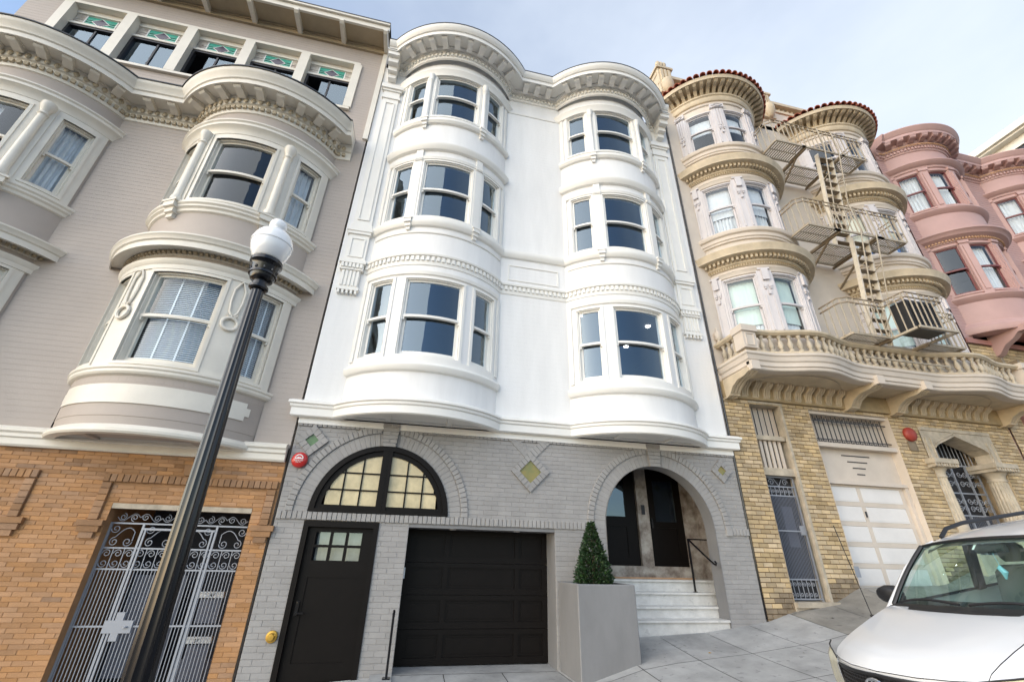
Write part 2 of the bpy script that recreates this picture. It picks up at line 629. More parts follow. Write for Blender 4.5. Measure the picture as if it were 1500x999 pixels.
def merge(mb, dist=1e-4):
    """weld coincident vertices so curved walls shade smoothly"""
    seen = {}
    mp_ = []
    nv = []
    for v in mb.v:
        key = (round(v[0], 4), round(v[1], 4), round(v[2], 4))
        if key not in seen:
            seen[key] = len(nv)
            nv.append(v)
        mp_.append(seen[key])
    mb.v = nv
    nf, nk = [], []
    for f, k in zip(mb.f, mb.k):
        g = []
        for i in f:
            j = mp_[i]
            if j not in g:
                g.append(j)
        if len(g) > 2:
            nf.append(tuple(g))
            nk.append(k)
    mb.f, mb.k = nf, nk
    return mb


def boards(mb, fn, u0, u1, z0, z1, h, lip=0.010, gap=None, k=0):
    """lapped siding: every course leans out at its lower edge and has a butt underneath"""
    n = max(1, int(round((z1 - z0) / h)))
    st = (z1 - z0) / n
    for i in range(n):
        a = z0 + i * st
        b = a + st
        mb.add([fn(u0, lip, a), fn(u1, lip, a), fn(u1, 0.001, b), fn(u0, 0.001, b), fn(u0, 0, a), fn(u1, 0, a)],
               [(0, 1, 2, 3), (4, 5, 1, 0)], k)


def split(mb, name, m, parent, angle=30, keep=False, local=False):
    """one object for every separate piece of the builder (keep: leave joined)"""
    if keep:
        o = mb.obj(name, m, None if local else parent, angle=angle)
        if local:
            o.parent = parent
        return [o]
    merge(mb)
    par = list(range(len(mb.v)))

    def find(i):
        while par[i] != i:
            par[i] = par[par[i]]
            i = par[i]
        return i
    for f in mb.f:
        a = find(f[0])
        for i in f[1:]:
            par[find(i)] = a
    groups = {}
    for f in mb.f:
        groups.setdefault(find(f[0]), []).append(f)
    out = []
    for fs in groups.values():
        ids = sorted(set(i for f in fs for i in f))
        mp_ = {i: q for q, i in enumerate(ids)}
        b = MB()
        b.add([mb.v[i] for i in ids], [tuple(mp_[i] for i in f) for f in fs])
        o = b.obj(name, m, None if local else parent, angle=angle)
        if local:
            o.parent = parent
        out.append(o)
    return out


# ------------------------------------------------------------------ bricks
def brick_mesh(w, h, d, ch, m, name='brick', taper=None):
    """brick standing on the wall plane: back at y=0, face at y=-d; taper = (left lower, left upper, right lower, right upper)"""
    if taper is None:
        taper = (-w / 2, -w / 2, w / 2, w / 2)
    l0, l1, r0, r1 = taper
    z0, z1 = -h / 2, h / 2
    q = [(l0, 0, z0), (r0, 0, z0), (r1, 0, z1), (l1, 0, z1)]
    e = [(x, -d + ch, z) for x, y, z in q]
    f = [(l0 + ch, -d, z0 + ch), (r0 - ch, -d, z0 + ch), (r1 - ch, -d, z1 - ch), (l1 + ch, -d, z1 - ch)]
    v = q + e + f
    fs = [(8, 9, 10, 11)]
    for a in (0, 4):
        for j in range(4):
            fs.append((a + j, a + (j + 1) % 4, a + 4 + (j + 1) % 4, a + 4 + j))
    mb = MB()
    mb.add(v, fs)
    me = mb.mesh(name, m, recalc=False, angle=0)
    return me


def lay_bricks(parent, iv, z0, z1, rowh, blen, d, m, gap=0.010, limit=300, name='brick', ch=0.004, jitter=0.0025, y0=0.0, mfun=None, seed=1):
    rnd = random.Random(seed)
    n = int(round((z1 - z0) / rowh))
    rowh = (z1 - z0) / n
    items = []
    for i in range(n):
        za, zb = z0 + i * rowh + gap / 2, z0 + (i + 1) * rowh - gap / 2
        A, B = iv(za + 1e-4), iv(zb - 1e-4)
        if len(A) != len(B):
            C = iv((za + zb) / 2)
            A = B = C
        off = (blen / 2 if i % 2 else 0.0) + rnd.uniform(-0.02, 0.02)
        for (l0, r0), (l1, r1) in zip(A, B):
            lm, rm = max(l0, l1), min(r0, r1)
            if max(r0, r1) - min(l0, l1) < 0.05:
                continue
            j = math.floor((lm - off) / blen) + 1
            js = []
            while off + j * blen < rm - 0.05:
                x = off + j * blen
                if x > lm + 0.05:
                    js.append(x)
                j += 1
            edges = [(l0, l1)] + [(x, x) for x in js] + [(r0, r1)]
            for (a0, a1), (b0, b1) in zip(edges[:-1], edges[1:]):
                ga = gap / 2
                items.append((a0 + ga, a1 + ga, b0 - ga, b1 - ga, za, zb))
    keyed = []
    for it in items:
        c = ((it[0] + it[2]) / 2, y0 - d, (it[4] + it[5]) / 2)
        vis = in_frame(c)
        dist = (Vector(c) - CAMP).length
        keyed.append((0 if vis else 1, dist, it, c))
    keyed.sort(key=lambda t: (t[0], t[1]))
    share = {}
    rest = {}
    for idx, (hid, dist, it, c) in enumerate(keyed):
        a0, a1, b0, b1, za, zb = it
        h = zb - za
        mm = mfun(c, rnd) if mfun else m
        y = y0 + rnd.uniform(-jitter, 0)
        if idx < limit and not hid:
            if abs(a0 - a1) < 1e-4 and abs(b0 - b1) < 1e-4:
                w = round((b0 - a0) / 0.02) * 0.02
                key = (round(w, 3), round(h, 4), mm)
                if key not in share:
                    share[key] = brick_mesh(w, h, d, ch, mm, name)
                me = share[key]
                link(name, me, parent, (c[0], y, c[2]), scale=((b0 - a0) / w, 1, 1))
            else:
                me = brick_mesh(0, h, d, ch, mm, name, (a0 - c[0], a1 - c[0], b0 - c[0], b1 - c[0]))
                link(name, me, parent, (c[0], y, c[2]))
        else:
            mb = rest.setdefault(mm, MB())
            q = [(a0, y, za), (b0, y, za), (b1, y, zb), (a1, y, zb)]
            e = [(x, y - d + ch, z) for x, yy, z in q]
            f = [(a0 + ch, y - d, za + ch), (b0 - ch, y - d, za + ch), (b1 - ch, y - d, zb - ch), (a1 + ch, y - d, zb - ch)]
            fs = [(8, 9, 10, 11)]
            for s_ in (0, 4):
                for j in range(4):
                    fs.append((s_ + j, s_ + (j + 1) % 4, s_ + 4 + (j + 1) % 4, s_ + 4 + j))
            mb.add(q + e + f, fs)
    for mm, mb in rest.items():
        stuff(mb.obj(name + '_field', mm, parent, recalc=False, angle=0))


def subtract(iv, a, b):
    out = []
    for l, r in iv:
        if b <= l or a >= r:
            out.append((l, r))
            continue
        if a > l:
            out.append((l, a))
        if b < r:
            out.append((b, r))
    return [(l, r) for l, r in out if r - l > 0.02]


def wedge_bricks(parent, name, cx, cz, r0, r1, a0, a1, n, d, m, gap=0.008, y0=0.0, ch=0.004, skip=None):
    """radial bricks of an arch, each a part"""
    rnd = random.Random(n)
    for i in range(n):
        t0 = a0 + (a1 - a0) * i / n
        t1 = a0 + (a1 - a0) * (i + 1) / n
        tm = (t0 + t1) / 2
        if skip and skip(tm):
            continue
        g0, g1 = gap / 2 / r0, gap / 2 / r1
        P = lambda r, t: (cx + r * cos(t), cz + r * sin(t))
        lo, hi = (t0, t1) if t0 < t1 else (t1, t0)
        c = P((r0 + r1) / 2, tm)
        pol = [P(r0, hi - g0), P(r0, lo + g0), P(r1, lo + g1), P(r1, hi - g1)]
        q = [(x - c[0], 0, z - c[1]) for x, z in pol]
        e = [(x, -d + ch, z) for x, y, z in q]
        f = [(x * 0.9, -d, z * 0.95) for x, y, z in q]
        fs = [(8, 9, 10, 11)]
        for s_ in (0, 4):
            for j in range(4):
                fs.append((s_ + j, s_ + (j + 1) % 4, s_ + 4 + (j + 1) % 4, s_ + 4 + j))
        mb = MB()
        mb.add(q + e + f, fs)
        link(name, mb.mesh(name, m, recalc=True, angle=0), parent, (c[0], y0 + rnd.uniform(-0.004, 0), c[1]))


def soldier_row(parent, name, x0, x1, z0, z1, d, m, bw=0.085, y0=0.0, holes=()):
    n = max(1, int(round((x1 - x0) / bw)))
    st = (x1 - x0) / n
    me = brick_mesh(st - 0.008, z1 - z0, d, 0.006, m, name)
    rnd = random.Random(n)
    for i in range(n):
        x = x0 + (i + 0.5) * st
        if any(a < x < b for a, b in holes):
            continue
        link(name, me, parent, (x, y0 + rnd.uniform(-0.006, 0.002), (z0 + z1) / 2 + rnd.uniform(-0.003, 0.003)))


# ------------------------------------------------------------------ windows
def pane_mesh(mb, fn, u0, u1, d, z0, z1, n):
    for i in range(n):
        a, b = u0 + (u1 - u0) * i / n, u0 + (u1 - u0) * (i + 1) / n
        mb.add([fn(a, d, z0), fn(b, d, z0), fn(b, d, z1), fn(a, d, z1)], [(0, 1, 2, 3)])


def curtain_sheet(mb, fn, k, u0, u1, z0, z1, d, amp=0.035, folds=None, lean=0.0):
    wm = abs(u1 - u0) / k
    n = max(8, int(wm / 0.02))
    ph = random.uniform(0, 6)
    f = folds or max(3, wm / 0.11)
    rows = 4
    g = []
    for r in range(rows + 1):
        z = z0 + (z1 - z0) * r / rows
        line = []
        for i in range(n + 1):
            t = i / n
            line.append(fn(u0 + (u1 - u0) * t, d + amp * sin(2 * PI * f * t + ph + 0.35 * r) * (1 - 0.35 * r / rows) + 0.4 * amp * sin(4.3 * PI * f * t + 1.3 * ph), z))
        g.append(line)
    for r in range(rows):
        for i in range(n):
            mb.add([g[r][i], g[r][i + 1], g[r + 1][i + 1], g[r + 1][i]], [(0, 1, 2, 3)])


def window(parent, fn, k, u0, u1, z0, z1, trim='whitetrim', sash='whitetrim', glass='glass', zr=None, casing=0.09, cd_=0.03,
           st=0.05, n=6, bot=0.09, deep=0.0, horns=True, casing_top=None, d0=0.0):
    """double hung window; u in path units, k units per metre. returns the window part"""
    zr = zr if zr is not None else (z0 + z1) / 2
    c = casing * k
    ct = casing if casing_top is None else casing_top
    mb = MB()
    if casing > 0:
        mb.mbox(fn, u0 - c, u0, d0 - 0.16 - deep, d0 + cd_, z0 - 0.02, z1, 2)
        mb.mbox(fn, u1, u1 + c, d0 - 0.16 - deep, d0 + cd_, z0 - 0.02, z1, 2)
        mb.mbox(fn, u0 - c, u1 + c, d0 - 0.16 - deep, d0 + cd_ + 0.004, z1, z1 + ct, n)
        mb.mbox(fn, u0 - c, u1 + c, d0 - 0.16 - deep, d0 + cd_ + 0.006, z0 - 0.07, z0 - 0.02, n)
    j = 0.022 * k
    for a, b in ((u0 - 0.002 * k, u0 + j), (u1 - j, u1 + 0.002 * k)):
        mb.mbox(fn, a, b, d0 - 0.155 - deep, d0 - 0.004, z0 - 0.02, z1 + 0.001, 1)
    mb.mbox(fn, u0, u1, d0 - 0.154 - deep, d0 - 0.006, z1 - 0.022, z1 + 0.002, n)
    win = merge(mb).obj('window', trim, parent, angle=35)
    D = d0 - deep
    s_ = st * k
    a, b = u0 + j, u1 - j
    up = MB()
    up.mbox(fn, a, a + s_ * 0.8, D - 0.085, D - 0.045, zr, z1 - 0.02, 1)
    up.mbox(fn, b - s_ * 0.8, b, D - 0.085, D - 0.045, zr, z1 - 0.02, 1)
    up.mbox(fn, a, b, D - 0.084, D - 0.044, z1 - 0.06, z1 - 0.02, n)
    up.mbox(fn, a, b, D - 0.088, D - 0.022, zr - 0.03, zr + 0.022, n)
    if horns:
        up.mbox(fn, a, a + s_ * 0.7, D - 0.08, D - 0.03, zr - 0.085, zr - 0.03, 1)
        up.mbox(fn, b - s_ * 0.7, b, D - 0.08, D - 0.03, zr - 0.085, zr - 0.03, 1)
    merge(up).obj('upper_sash', sash, win, angle=35)
    lo = MB()
    lo.mbox(fn, a, a + s_, D - 0.135, D - 0.09, z0, zr + 0.01, 1)
    lo.mbox(fn, b - s_, b, D - 0.135, D - 0.09, z0, zr + 0.01, 1)
    lo.mbox(fn, a, b, D - 0.136, D - 0.088, z0 - 0.02, z0 + bot, n)
    merge(lo).obj('lower_sash', sash, win, angle=35)
    g = MB()
    pane_mesh(g, fn, a + s_ * 0.5, b - s_ * 0.5, D - 0.066, zr, z1 - 0.03, max(2, n * 2))
    merge(g).obj('pane', glass, win, recalc=False)
    g = MB()
    pane_mesh(g, fn, a + s_ * 0.5, b - s_ * 0.5, D - 0.112, z0 + 0.01, zr - 0.005, max(2, n * 2))
    merge(g).obj('pane', glass, win, recalc=False)
    return win


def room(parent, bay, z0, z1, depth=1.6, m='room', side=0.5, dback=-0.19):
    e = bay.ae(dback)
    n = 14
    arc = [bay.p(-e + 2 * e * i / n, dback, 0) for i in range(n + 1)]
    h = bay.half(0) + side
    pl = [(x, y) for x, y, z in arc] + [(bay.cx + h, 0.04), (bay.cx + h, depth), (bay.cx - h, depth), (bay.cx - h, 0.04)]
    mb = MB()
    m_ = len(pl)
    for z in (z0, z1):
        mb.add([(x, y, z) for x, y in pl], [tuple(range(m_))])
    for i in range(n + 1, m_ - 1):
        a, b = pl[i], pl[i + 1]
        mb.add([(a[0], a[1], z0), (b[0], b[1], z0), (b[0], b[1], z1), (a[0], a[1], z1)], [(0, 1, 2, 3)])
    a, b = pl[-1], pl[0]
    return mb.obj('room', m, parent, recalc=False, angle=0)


def shell(parent, xl, xr, z0, z1, m, depth=9.0, name='body_wall', roof='roofedge', y0=0.02):
    mb = MB()
    mb.add([(xl, y0, z0), (xl, depth, z0), (xl, depth, z1), (xl, y0, z1)], [(0, 1, 2, 3)])
    mb.add([(xr, y0, z0), (xr, depth, z0), (xr, depth, z1), (xr, y0, z1)], [(0, 1, 2, 3)])
    mb.add([(xl, depth, z0), (xr, depth, z0), (xr, depth, z1), (xl, depth, z1)], [(0, 1, 2, 3)])
    mb.add([(xl, y0, z1), (xr, y0, z1), (xr, depth, z1), (xl, depth, z1)], [(0, 1, 2, 3)], 1)
    return mb.obj(name, [m, roof], parent, recalc=False, angle=0)


def dentils(parent, pts, step, w, dep, z0, z1, m, name='dentil_course'):
    mb = MB()
    for x, y, a in along(pts, step):
        oriented_box(mb, x, y, a, w, dep, z0, z1)
    return stuff(mb.obj(name, m, parent, angle=0))


def arc_pts(bay, d, a0, a1, n=40):
    return [bay.p(a0 + (a1 - a0) * i / n, d, 0)[:2] for i in range(n + 1)]


def bracket_mesh(name, w, dep, h, m):
    """modillion: scrolled block, back at y=0, top at z=0"""
    prof = [(0, 0), (-dep, 0), (-dep, -h * 0.55), (-dep * 0.86, -h * 0.78), (-dep * 0.55, -h * 0.72), (-dep * 0.28, -h), (0, -h)]
    mb = MB()
    mb.rings([[(x, y, z) for y, z in prof] for x in (-w / 2, w / 2)])
    # thin cap
    mb.box(-w / 2 - 0.012, w / 2 + 0.012, -dep - 0.014, 0.0, -0.03, 0.002)
    return mb.mesh(name, m, angle=30)


def place_brackets(parent, name, me, stations):
    for x, y, a in stations:
        link(name, me, parent, (x, y, stations_z[0]), rz=a)


stations_z = [0.0]


def console(parent, fn, k, u, ztop, w, dep, h, m, name='bracket'):
    mb = MB()
    hw = w / 2 * k
    mb.mbox(fn, u - hw * 1.25, u + hw * 1.25, 0, dep * 1.1, ztop - 0.045, ztop, 1)
    mb.mbox(fn, u - hw, u + hw, 0, dep, ztop - 0.045 - h * 0.35, ztop - 0.045, 1)
    mb.mbox(fn, u - hw * 0.8, u + hw * 0.8, 0, dep * 0.7, ztop - 0.045 - h * 0.7, ztop - 0.045 - h * 0.35, 1)
    mb.mbox(fn, u - hw * 0.6, u + hw * 0.6, 0, dep * 0.42, ztop - 0.045 - h, ztop - 0.045 - h * 0.7, 1)
    return mb.obj(name, m, parent, angle=0)


def frame_rect(mb, fn, u0, u1, z0, z1, wu, wz, d0, d1, n=4):
    mb.mbox(fn, u0, u1, d0, d1, z0, z0 + wz, n)
    mb.mbox(fn, u0, u1, d0, d1, z1 - wz, z1, n)
    mb.mbox(fn, u0, u0 + wu, d0, d1 - 0.001, z0 + wz, z1 - wz, 1)
    mb.mbox(fn, u1 - wu, u1, d0, d1 - 0.001, z0 + wz, z1 - wz, 1)


# ================================================================== GROUND
def lerp_tab(t, x):
    if x <= t[0][0]:
        return t[0][1] + (x - t[0][0]) * (t[1][1] - t[0][1]) / (t[1][0] - t[0][0])
    for (a, b), (c, d) in zip(t[:-1], t[1:]):
        if x <= c:
            return b + (d - b) * (x - a) / (c - a)
    return t[-1][1] + (x - t[-1][0]) * 0.11


FRONT = [(-12, -1.25), (-4.5, -0.42), (-2.2, -0.14), (-0.45, -0.03), (0.0, 0.0), (2.66, 0.0), (3.55, 0.36), (4.1, 0.445), (5.4, 0.505), (6.7, 0.655), (7.4, 0.84),
         (8.36, 0.98), (9.0, 1.24), (11.2, 1.30), (12.2, 1.62), (15.3, 2.0), (25, 3.1)]
KERB_Y = -3.35


def gk(x):
    return 0.2 + 0.1 * (x - 4.5)


def walk_z(x, y):
    s_ = min(1.0, max(0.0, -y / 3.3))
    t = 1 - (1 - s_) ** 1.8
    return lerp_tab(FRONT, x) * (1 - t) + gk(x) * t


def street_z(x, y):
    return gk(x) - 0.13


def build_ground():
    mb = MB()
    # earth and street as one big sheet following the hill
    xs = [-300, -120, -60, -30, -15] + list(range(-12, 31, 2)) + [40, 80, 160, 300]
    ys = [-300, -120, -60, -24, -14, -8, KERB_Y - 0.16]
    for a, b in zip(xs[:-1], xs[1:]):
        for c, d in zip(ys[:-1], ys[1:]):
            mb.add([(a, c, street_z(a, c)), (b, c, street_z(b, c)), (b, d, street_z(b, d)), (a, d, street_z(a, d))], [(0, 1, 2, 3)])
    structure(merge(mb).obj('road', 'asphalt', None, recalc=False))
    mb = MB()
    ys = [KERB_Y - 0.16, 12, 40, 120, 300]
    for a, b in zip(xs[:-1], xs[1:]):
        for c, d in zip(ys[:-1], ys[1:]):
            f = lambda x: gk(x) - 0.55 if -13 < x < 30 else gk(x) - 0.131
            mb.add([(a, c, f(a)), (b, c, f(b)), (b, d, f(b)), (a, d, f(a))], [(0, 1, 2, 3)])
    structure(merge(mb).obj('ground', 'earth', None, recalc=False))
    # pavement: bed + one slab per bay of joints
    bed = MB()
    nx, ny = 80, 8
    X0, X1 = -12.6, 27.0
    for i in range(nx * 2):
        a, b = X0 + (X1 - X0) * i / (nx * 2), X0 + (X1 - X0) * (i + 1) / (nx * 2)
        for j in range(ny):
            c, d = KERB_Y + (0.0 - KERB_Y) * j / ny, KERB_Y + (0.0 - KERB_Y) * (j + 1) / ny
            bed.add([(a, c, walk_z(a, c) - 0.05), (b, c, walk_z(b, c) - 0.05), (b, d, walk_z(b, d) - 0.05), (a, d, walk_z(a, d) - 0.05)], [(0, 1, 2, 3)])
    walk = structure(merge(bed).obj('sidewalk', 'joint', None, recalc=False))
    xj = [-12.6]
    x = -12.6
    while x < 26.5:
        x += 0.92
        xj.append(x)
    sh = 4.47 - min(xj, key=lambda q: abs(q - 4.47))
    xj = [q + sh for q in xj]
    yj = [KERB_Y + 0.0, -2.32, -1.18, 0.0]
    for a, b in zip(xj[:-1], xj[1:]):
        for c, d in zip(yj[:-1], yj[1:]):
            mb = MB()
            n, m = 5, 5
            a_, b_, c_, d_ = a + 0.006, b - 0.006, c + 0.006, d - 0.006
            for i in range(n):
                for j in range(m):
                    p, q = a_ + (b_ - a_) * i / n, a_ + (b_ - a_) * (i + 1) / n
                    r, s_ = c_ + (d_ - c_) * j / m, c_ + (d_ - c_) * (j + 1) / m
                    mb.add([(p, r, walk_z(p, r)), (q, r, walk_z(q, r)), (q, s_, walk_z(q, s_)), (p, s_, walk_z(p, s_))], [(0, 1, 2, 3)])
            merge(mb).obj('slab', 'olderconcrete' if a > 6.9 else 'concrete', walk, recalc=False)
    # kerb
    kb = MB()
    prof = [(KERB_Y, -0.3), (KERB_Y, 0.0), (KERB_Y - 0.13, -0.004), (KERB_Y - 0.15, -0.02), (KERB_Y - 0.155, -0.3)]
    kb.rings([[(X0 + (X1 - X0) * i / 40, y, gk(X0 + (X1 - X0) * i / 40) + z) for y, z in prof] for i in range(41)])
    structure(kb.obj('kerb', 'concrete', None))


build_ground()

# ================================================================== WHITE HOUSE
WL, WR = -2.13, 6.66
WB = [Bay(-0.02, 1.213, 1.90), Bay(4.50, 1.213, 1.90)]
RULE = {'F1': (5.00, 6.69, 5.84), 'F2': (8.37, 10.06, 9.20), 'F3': (11.72, 13.30, 12.52)}


def build_white():
    h = thing('row_house', 'white bow-windowed apartment house above a gray painted brick ground floor with a black garage door', 'house', (2.27, 0, 0), 'row houses climbing the hill')
    k = math.degrees(1 / 1.90)
    shell(h, WL, 6.70, -0.3, 14.3, 'white')
    # flat walls between and beside the bays, fine lapped boards
    fw = MB()
    e = WB[0].half(0)
    segs = [(WL, WB[0].cx - e), (WB[0].cx + e, WB[1].cx - e), (WB[1].cx + e, WR)]
    for a, b in segs:
        boards(fw, flat, a, b, 3.86, 14.1, 0.105, lip=0.002)
    stuff(fw.obj('siding', 'white', h, recalc=False, angle=0))
    W_ = {}
    for bi, b in enumerate(WB):
        wl = MB()
        holes = []
        us = [-b.ae(), b.ae()]
        zs = [3.86, 14.1]
        for f, (z0, z1, zr) in RULE.items():
            zs += [z0 - 0.02, z1]
            for a0, a1 in ((-42.7, -26.3), (-18.0, 18.0), (26.3, 42.7)):
                holes.append((a0, a1, z0 - 0.02, z1))
                us += [a0, a1]
        wall_grid(wl, b.p, us, zs, holes, nsub=3)
        merge(wl).obj('bay_wall', 'white', h, recalc=False, angle=30)
        for f, (z0, z1, zr) in RULE.items():
            for a0, a1 in ((-42.7, -26.3), (-18.0, 18.0), (26.3, 42.7)):
                W_[(bi, f, a0)] = window(h, b.p, k, a0, a1, z0, z1, zr=zr, casing=0.055, cd_=0.022, n=8 if a0 == -18.0 else 4)
        for z0, z1 in ((4.3, 7.3), (7.75, 10.7), (11.0, 13.9)):
            room(h, b, z0, z1, depth=4.5 if z0 == 4.3 else 1.6, side=0.72)
        # trims of the bay
        t = MB()
        b.band(t, [(0, 4.64), (0.06, 4.66), (0.09, 4.70), (0.10, 4.76), (0.085, 4.80), (0, 4.80)], -50, 50)
        b.band(t, [(0, 4.80), (0.03, 4.80), (0.03, 4.93), (0, 4.93)], -45.5, 45.5)
        b.band(t, [(0, 6.77), (0.035, 6.79), (0.05, 6.86), (0, 6.87)], -47, 47)
        b.band(t, [(0, 7.86), (0.025, 7.875), (0.03, 7.90), (0, 7.91)], -48, 48)
        b.band(t, [(0, 10.09), (0.04, 10.11), (0.06, 10.18), (0, 10.20)], -47, 47)
        b.band(t, [(0, 10.40), (0.07, 10.42), (0.125, 10.50), (0.135, 10.56), (0, 10.58)], -50.5, 50.5)
        b.band(t, [(0, 11.36), (0.06, 11.38), (0.10, 11.44), (0.10, 11.52), (0, 11.54)], -50.5, 50.5)
        b.band(t, [(0, 13.29), (0.05, 13.30), (0.08, 13.38), (0.13, 13.46), (0.13, 13.50), (0, 13.51)])
        for z0, z1 in ((4.93, 6.78), (8.25, 10.10), (11.54, 13.29)):
            for s_ in (-1, 1):
                u = sorted((s_ * 46.5, s_ * 49.2))
                t.mbox(b.p, u[0], u[1], 0, 0.03, z0, z1, 1)
        split(t, 'window_moulding', 'whitetrim', h)
        for s_ in (-1, 1):
            u = s_ * 22.1
            # flat panel pilasters (floor 2), colonettes (floor 3)
            pm = MB()
            pm.mbox(b.p, u - 2.6, u + 2.6, 0, 0.035, 8.26, 10.07, 2)
            pm.mbox(b.p, u - 2.9, u + 2.9, 0, 0.055, 10.07, 10.20, 2)
            for q in range(5):
                pm.mbox(b.p, u - 2.6 + q * 1.15, u - 2.0 + q * 1.15, 0.05, 0.07, 10.09, 10.16, 1)
            pm.mbox(b.p, u - 2.5, u + 2.5, 0, 0.05, 10.20, 10.44, 2)
            pm.obj('pilaster', 'whitetrim', h, angle=30)
            cm = MB()
            cm.mbox(b.p, u - 3.0, u + 3.0, 0, 0.03, 11.54, 13.28, 2)
            c = b.p(u, 0.045, 0)
            cm.lathe([(0.0, 11.55), (0.085, 11.55), (0.085, 11.62), (0.062, 11.68), (0.055, 13.05), (0.075, 13.08), (0.06, 13.12), (0.085, 13.22), (0.10, 13.29), (0, 13.29)], c, 12)
            cm.obj('colonette', 'whitetrim', h, angle=35)
            console(h, b.p, k, u, 11.55, 0.15, 0.13, 0.27, 'whitetrim')
            console(h, b.p, k, u, 8.25, 0.15, 0.13, 0.25, 'whitetrim')
        # soffit under the bay with ribs
        so = MB()
        eb = b.ae(0.10)
        arc = [b.p(-eb + 2 * eb * i / 20, 0.10, 3.865) for i in range(21)]
        so.add(arc, [tuple(range(21))])
        for i in range(20):
            a0 = -eb + 2 * eb * i / 20
            a1 = a0 + 2 * eb / 20
            so.mbox(b.p, a0, a1, -0.10, 0.10, 3.835, 3.864, 1)
        x0, x1 = b.cx - 0.56, b.cx + 0.56
        for x in (x0, x1):
            so.box(x - 0.05, x + 0.05, -0.66, -0.02, 3.835, 3.863)
        so.box(b.cx - 1.4, b.cx + 1.4, -0.11, -0.02, 3.836, 3.862)
        so.obj('bay_soffit', 'whitetrim', h, angle=0)
    # ledges that run along the whole front
    t = MB()
    fsweep(t, WB, WL, WR, [(0, 3.80), (0.12, 3.80), (0.145, 3.82), (0.145, 3.95), (0.17, 3.97), (0.175, 4.01), (0.205, 4.03), (0.20, 4.07), (0.15, 4.10), (0, 4.12)], ret=True)
    t.obj('base_cornice', 'whitetrim', h, angle=30)
    t = MB()
    t.box(WL, 6.70, -0.045, -0.001, 3.70, 3.81)
    t.obj('base_fascia', 'whitetrim', h, angle=0)
    t = MB()
    fsweep(t, WB, -1.56, 5.98, [(0, 7.02), (0.02, 7.03), (0.03, 7.10), (0.03, 7.22), (0.075, 7.24), (0.085, 7.28), (0, 7.30)])
    fsweep(t, WB, -1.56, 5.98, [(0, 8.04), (0.05, 8.06), (0.085, 8.11), (0.10, 8.18), (0.09, 8.24), (0, 8.25)])
    split(t, 'string_course', 'whitetrim', h, angle=30)
    dentils(h, fpath(WB, -1.56, 5.98, 0.03), 0.105, 0.058, 0.035, 7.12, 7.22, 'whitetrim')
    # panel between the bays
    t = MB()
    frame_rect(t, flat, 1.62, 2.86, 7.42, 7.86, 0.03, 0.03, 0, 0.02)
    t.box(1.50, 2.98, -0.02, 0, 13.29, 13.34)
    split(t, 'wall_panel', 'whitetrim', h, angle=0)
    # main cornice
    CB = [Bay(WB[0].cx, 1.04, 1.85), Bay(WB[1].cx, 1.04, 1.85)]
    xl, xr = WL + 0.10, 6.46
    t = MB()
    fsweep(t, CB, xl, xr, [(0, 13.86), (0.04, 13.88), (0.05, 13.93), (0.05, 14.06), (0.10, 14.08), (0.11, 14.13), (0.17, 14.16), (0.17, 14.20), (0.50, 14.20), (0.50, 14.13),
                           (0.53, 14.13), (0.53, 14.25), (0.56, 14.26), (0.60, 14.31), (0.635, 14.38), (0.635, 14.42), (0.62, 14.43), (0, 14.50)], ret=False)
    t.obj('cornice', 'whitetrim', h, angle=30)
    t = MB()
    fsweep(t, CB, xl, xr, [(0, 14.50), (0.62, 14.431), (0.645, 14.431), (0.645, 14.452), (0, 14.53)])
    for cb in CB:
        e = cb.ae(0.0)
        arc = [cb.p(-e + 2 * e * i / 16, 0.0, 14.515) for i in range(17)]
        t.add(arc, [tuple(range(17))])
    t.obj('cornice_flashing', 'roofedge', h, angle=0)
    dentils(h, fpath(CB, xl + 0.3, xr - 0.3, 0.05), 0.108, 0.06, 0.04, 13.95, 14.05, 'whitetrim')
    me = bracket_mesh('bracket', 0.15, 0.30, 0.13, 'whitetrim')
    st = []
    for b in CB:
        for q in range(10):
            a = -40.5 + 9.0 * q
            x, y, z = b.p(a, 0.17, 0)
            st.append((x, y, R(a)))
    st += [(1.93, -0.17, 0), (2.28, -0.17, 0), (2.62, -0.17, 0)]
    for x, y, a in st:
        link('bracket', me, h, (x, y, 14.20), rz=a)
    # end consoles of the cornice and end pilasters
    for xa, xb, pn in ((-2.06, -1.56, -1), (5.98, 6.52, 1)):
        m = MB()
        xc = -1.88 if pn < 0 else 6.34
        for (w_, d_, z0, z1) in ((0.15, 0.50, 14.0, 14.19), (0.135, 0.40, 13.82, 14.0), (0.12, 0.26, 13.66, 13.82), (0.10, 0.15, 13.50, 13.66)):
            m.box(xc - w_, xc + w_, -d_, 0, z0, z1)
        m.box(xc - 0.18, xc + 0.18, -0.53, 0, 14.16, 14.195)
        m.obj('end_console', 'whitetrim', h, angle=0)
        p = MB()
        p.box(xa + 0.06, xb - 0.04, -0.045, 0, 8.30, 12.75)
        frame_rect(p, flat, xa + 0.13, xb - 0.11, 8.45, 12.6, 0.035, 0.035, 0.045, 0.068)
        p.box(xa + 0.02, xb, -0.075, 0, 12.75, 12.84)
        p.box(xa + 0.05, xb - 0.03, -0.055, 0, 12.84, 13.04)
        p.box(xa + 0.01, xb + 0.01, -0.09, 0, 13.04, 13.11)
        p.box(xa - 0.03, xb + 0.05, -0.13, 0, 13.11, 13.25)
        p.box(xa, xb, -0.10, 0, 8.02, 8.09)
        p.box(xa - 0.02, xb + 0.02, -0.12, 0, 8.09, 8.17)
        p.box(xa + 0.03, xb - 0.01, -0.08, 0, 8.17, 8.30)
        p.box(xa + 0.04, xb - 0.03, -0.06, 0, 7.30, 8.02)
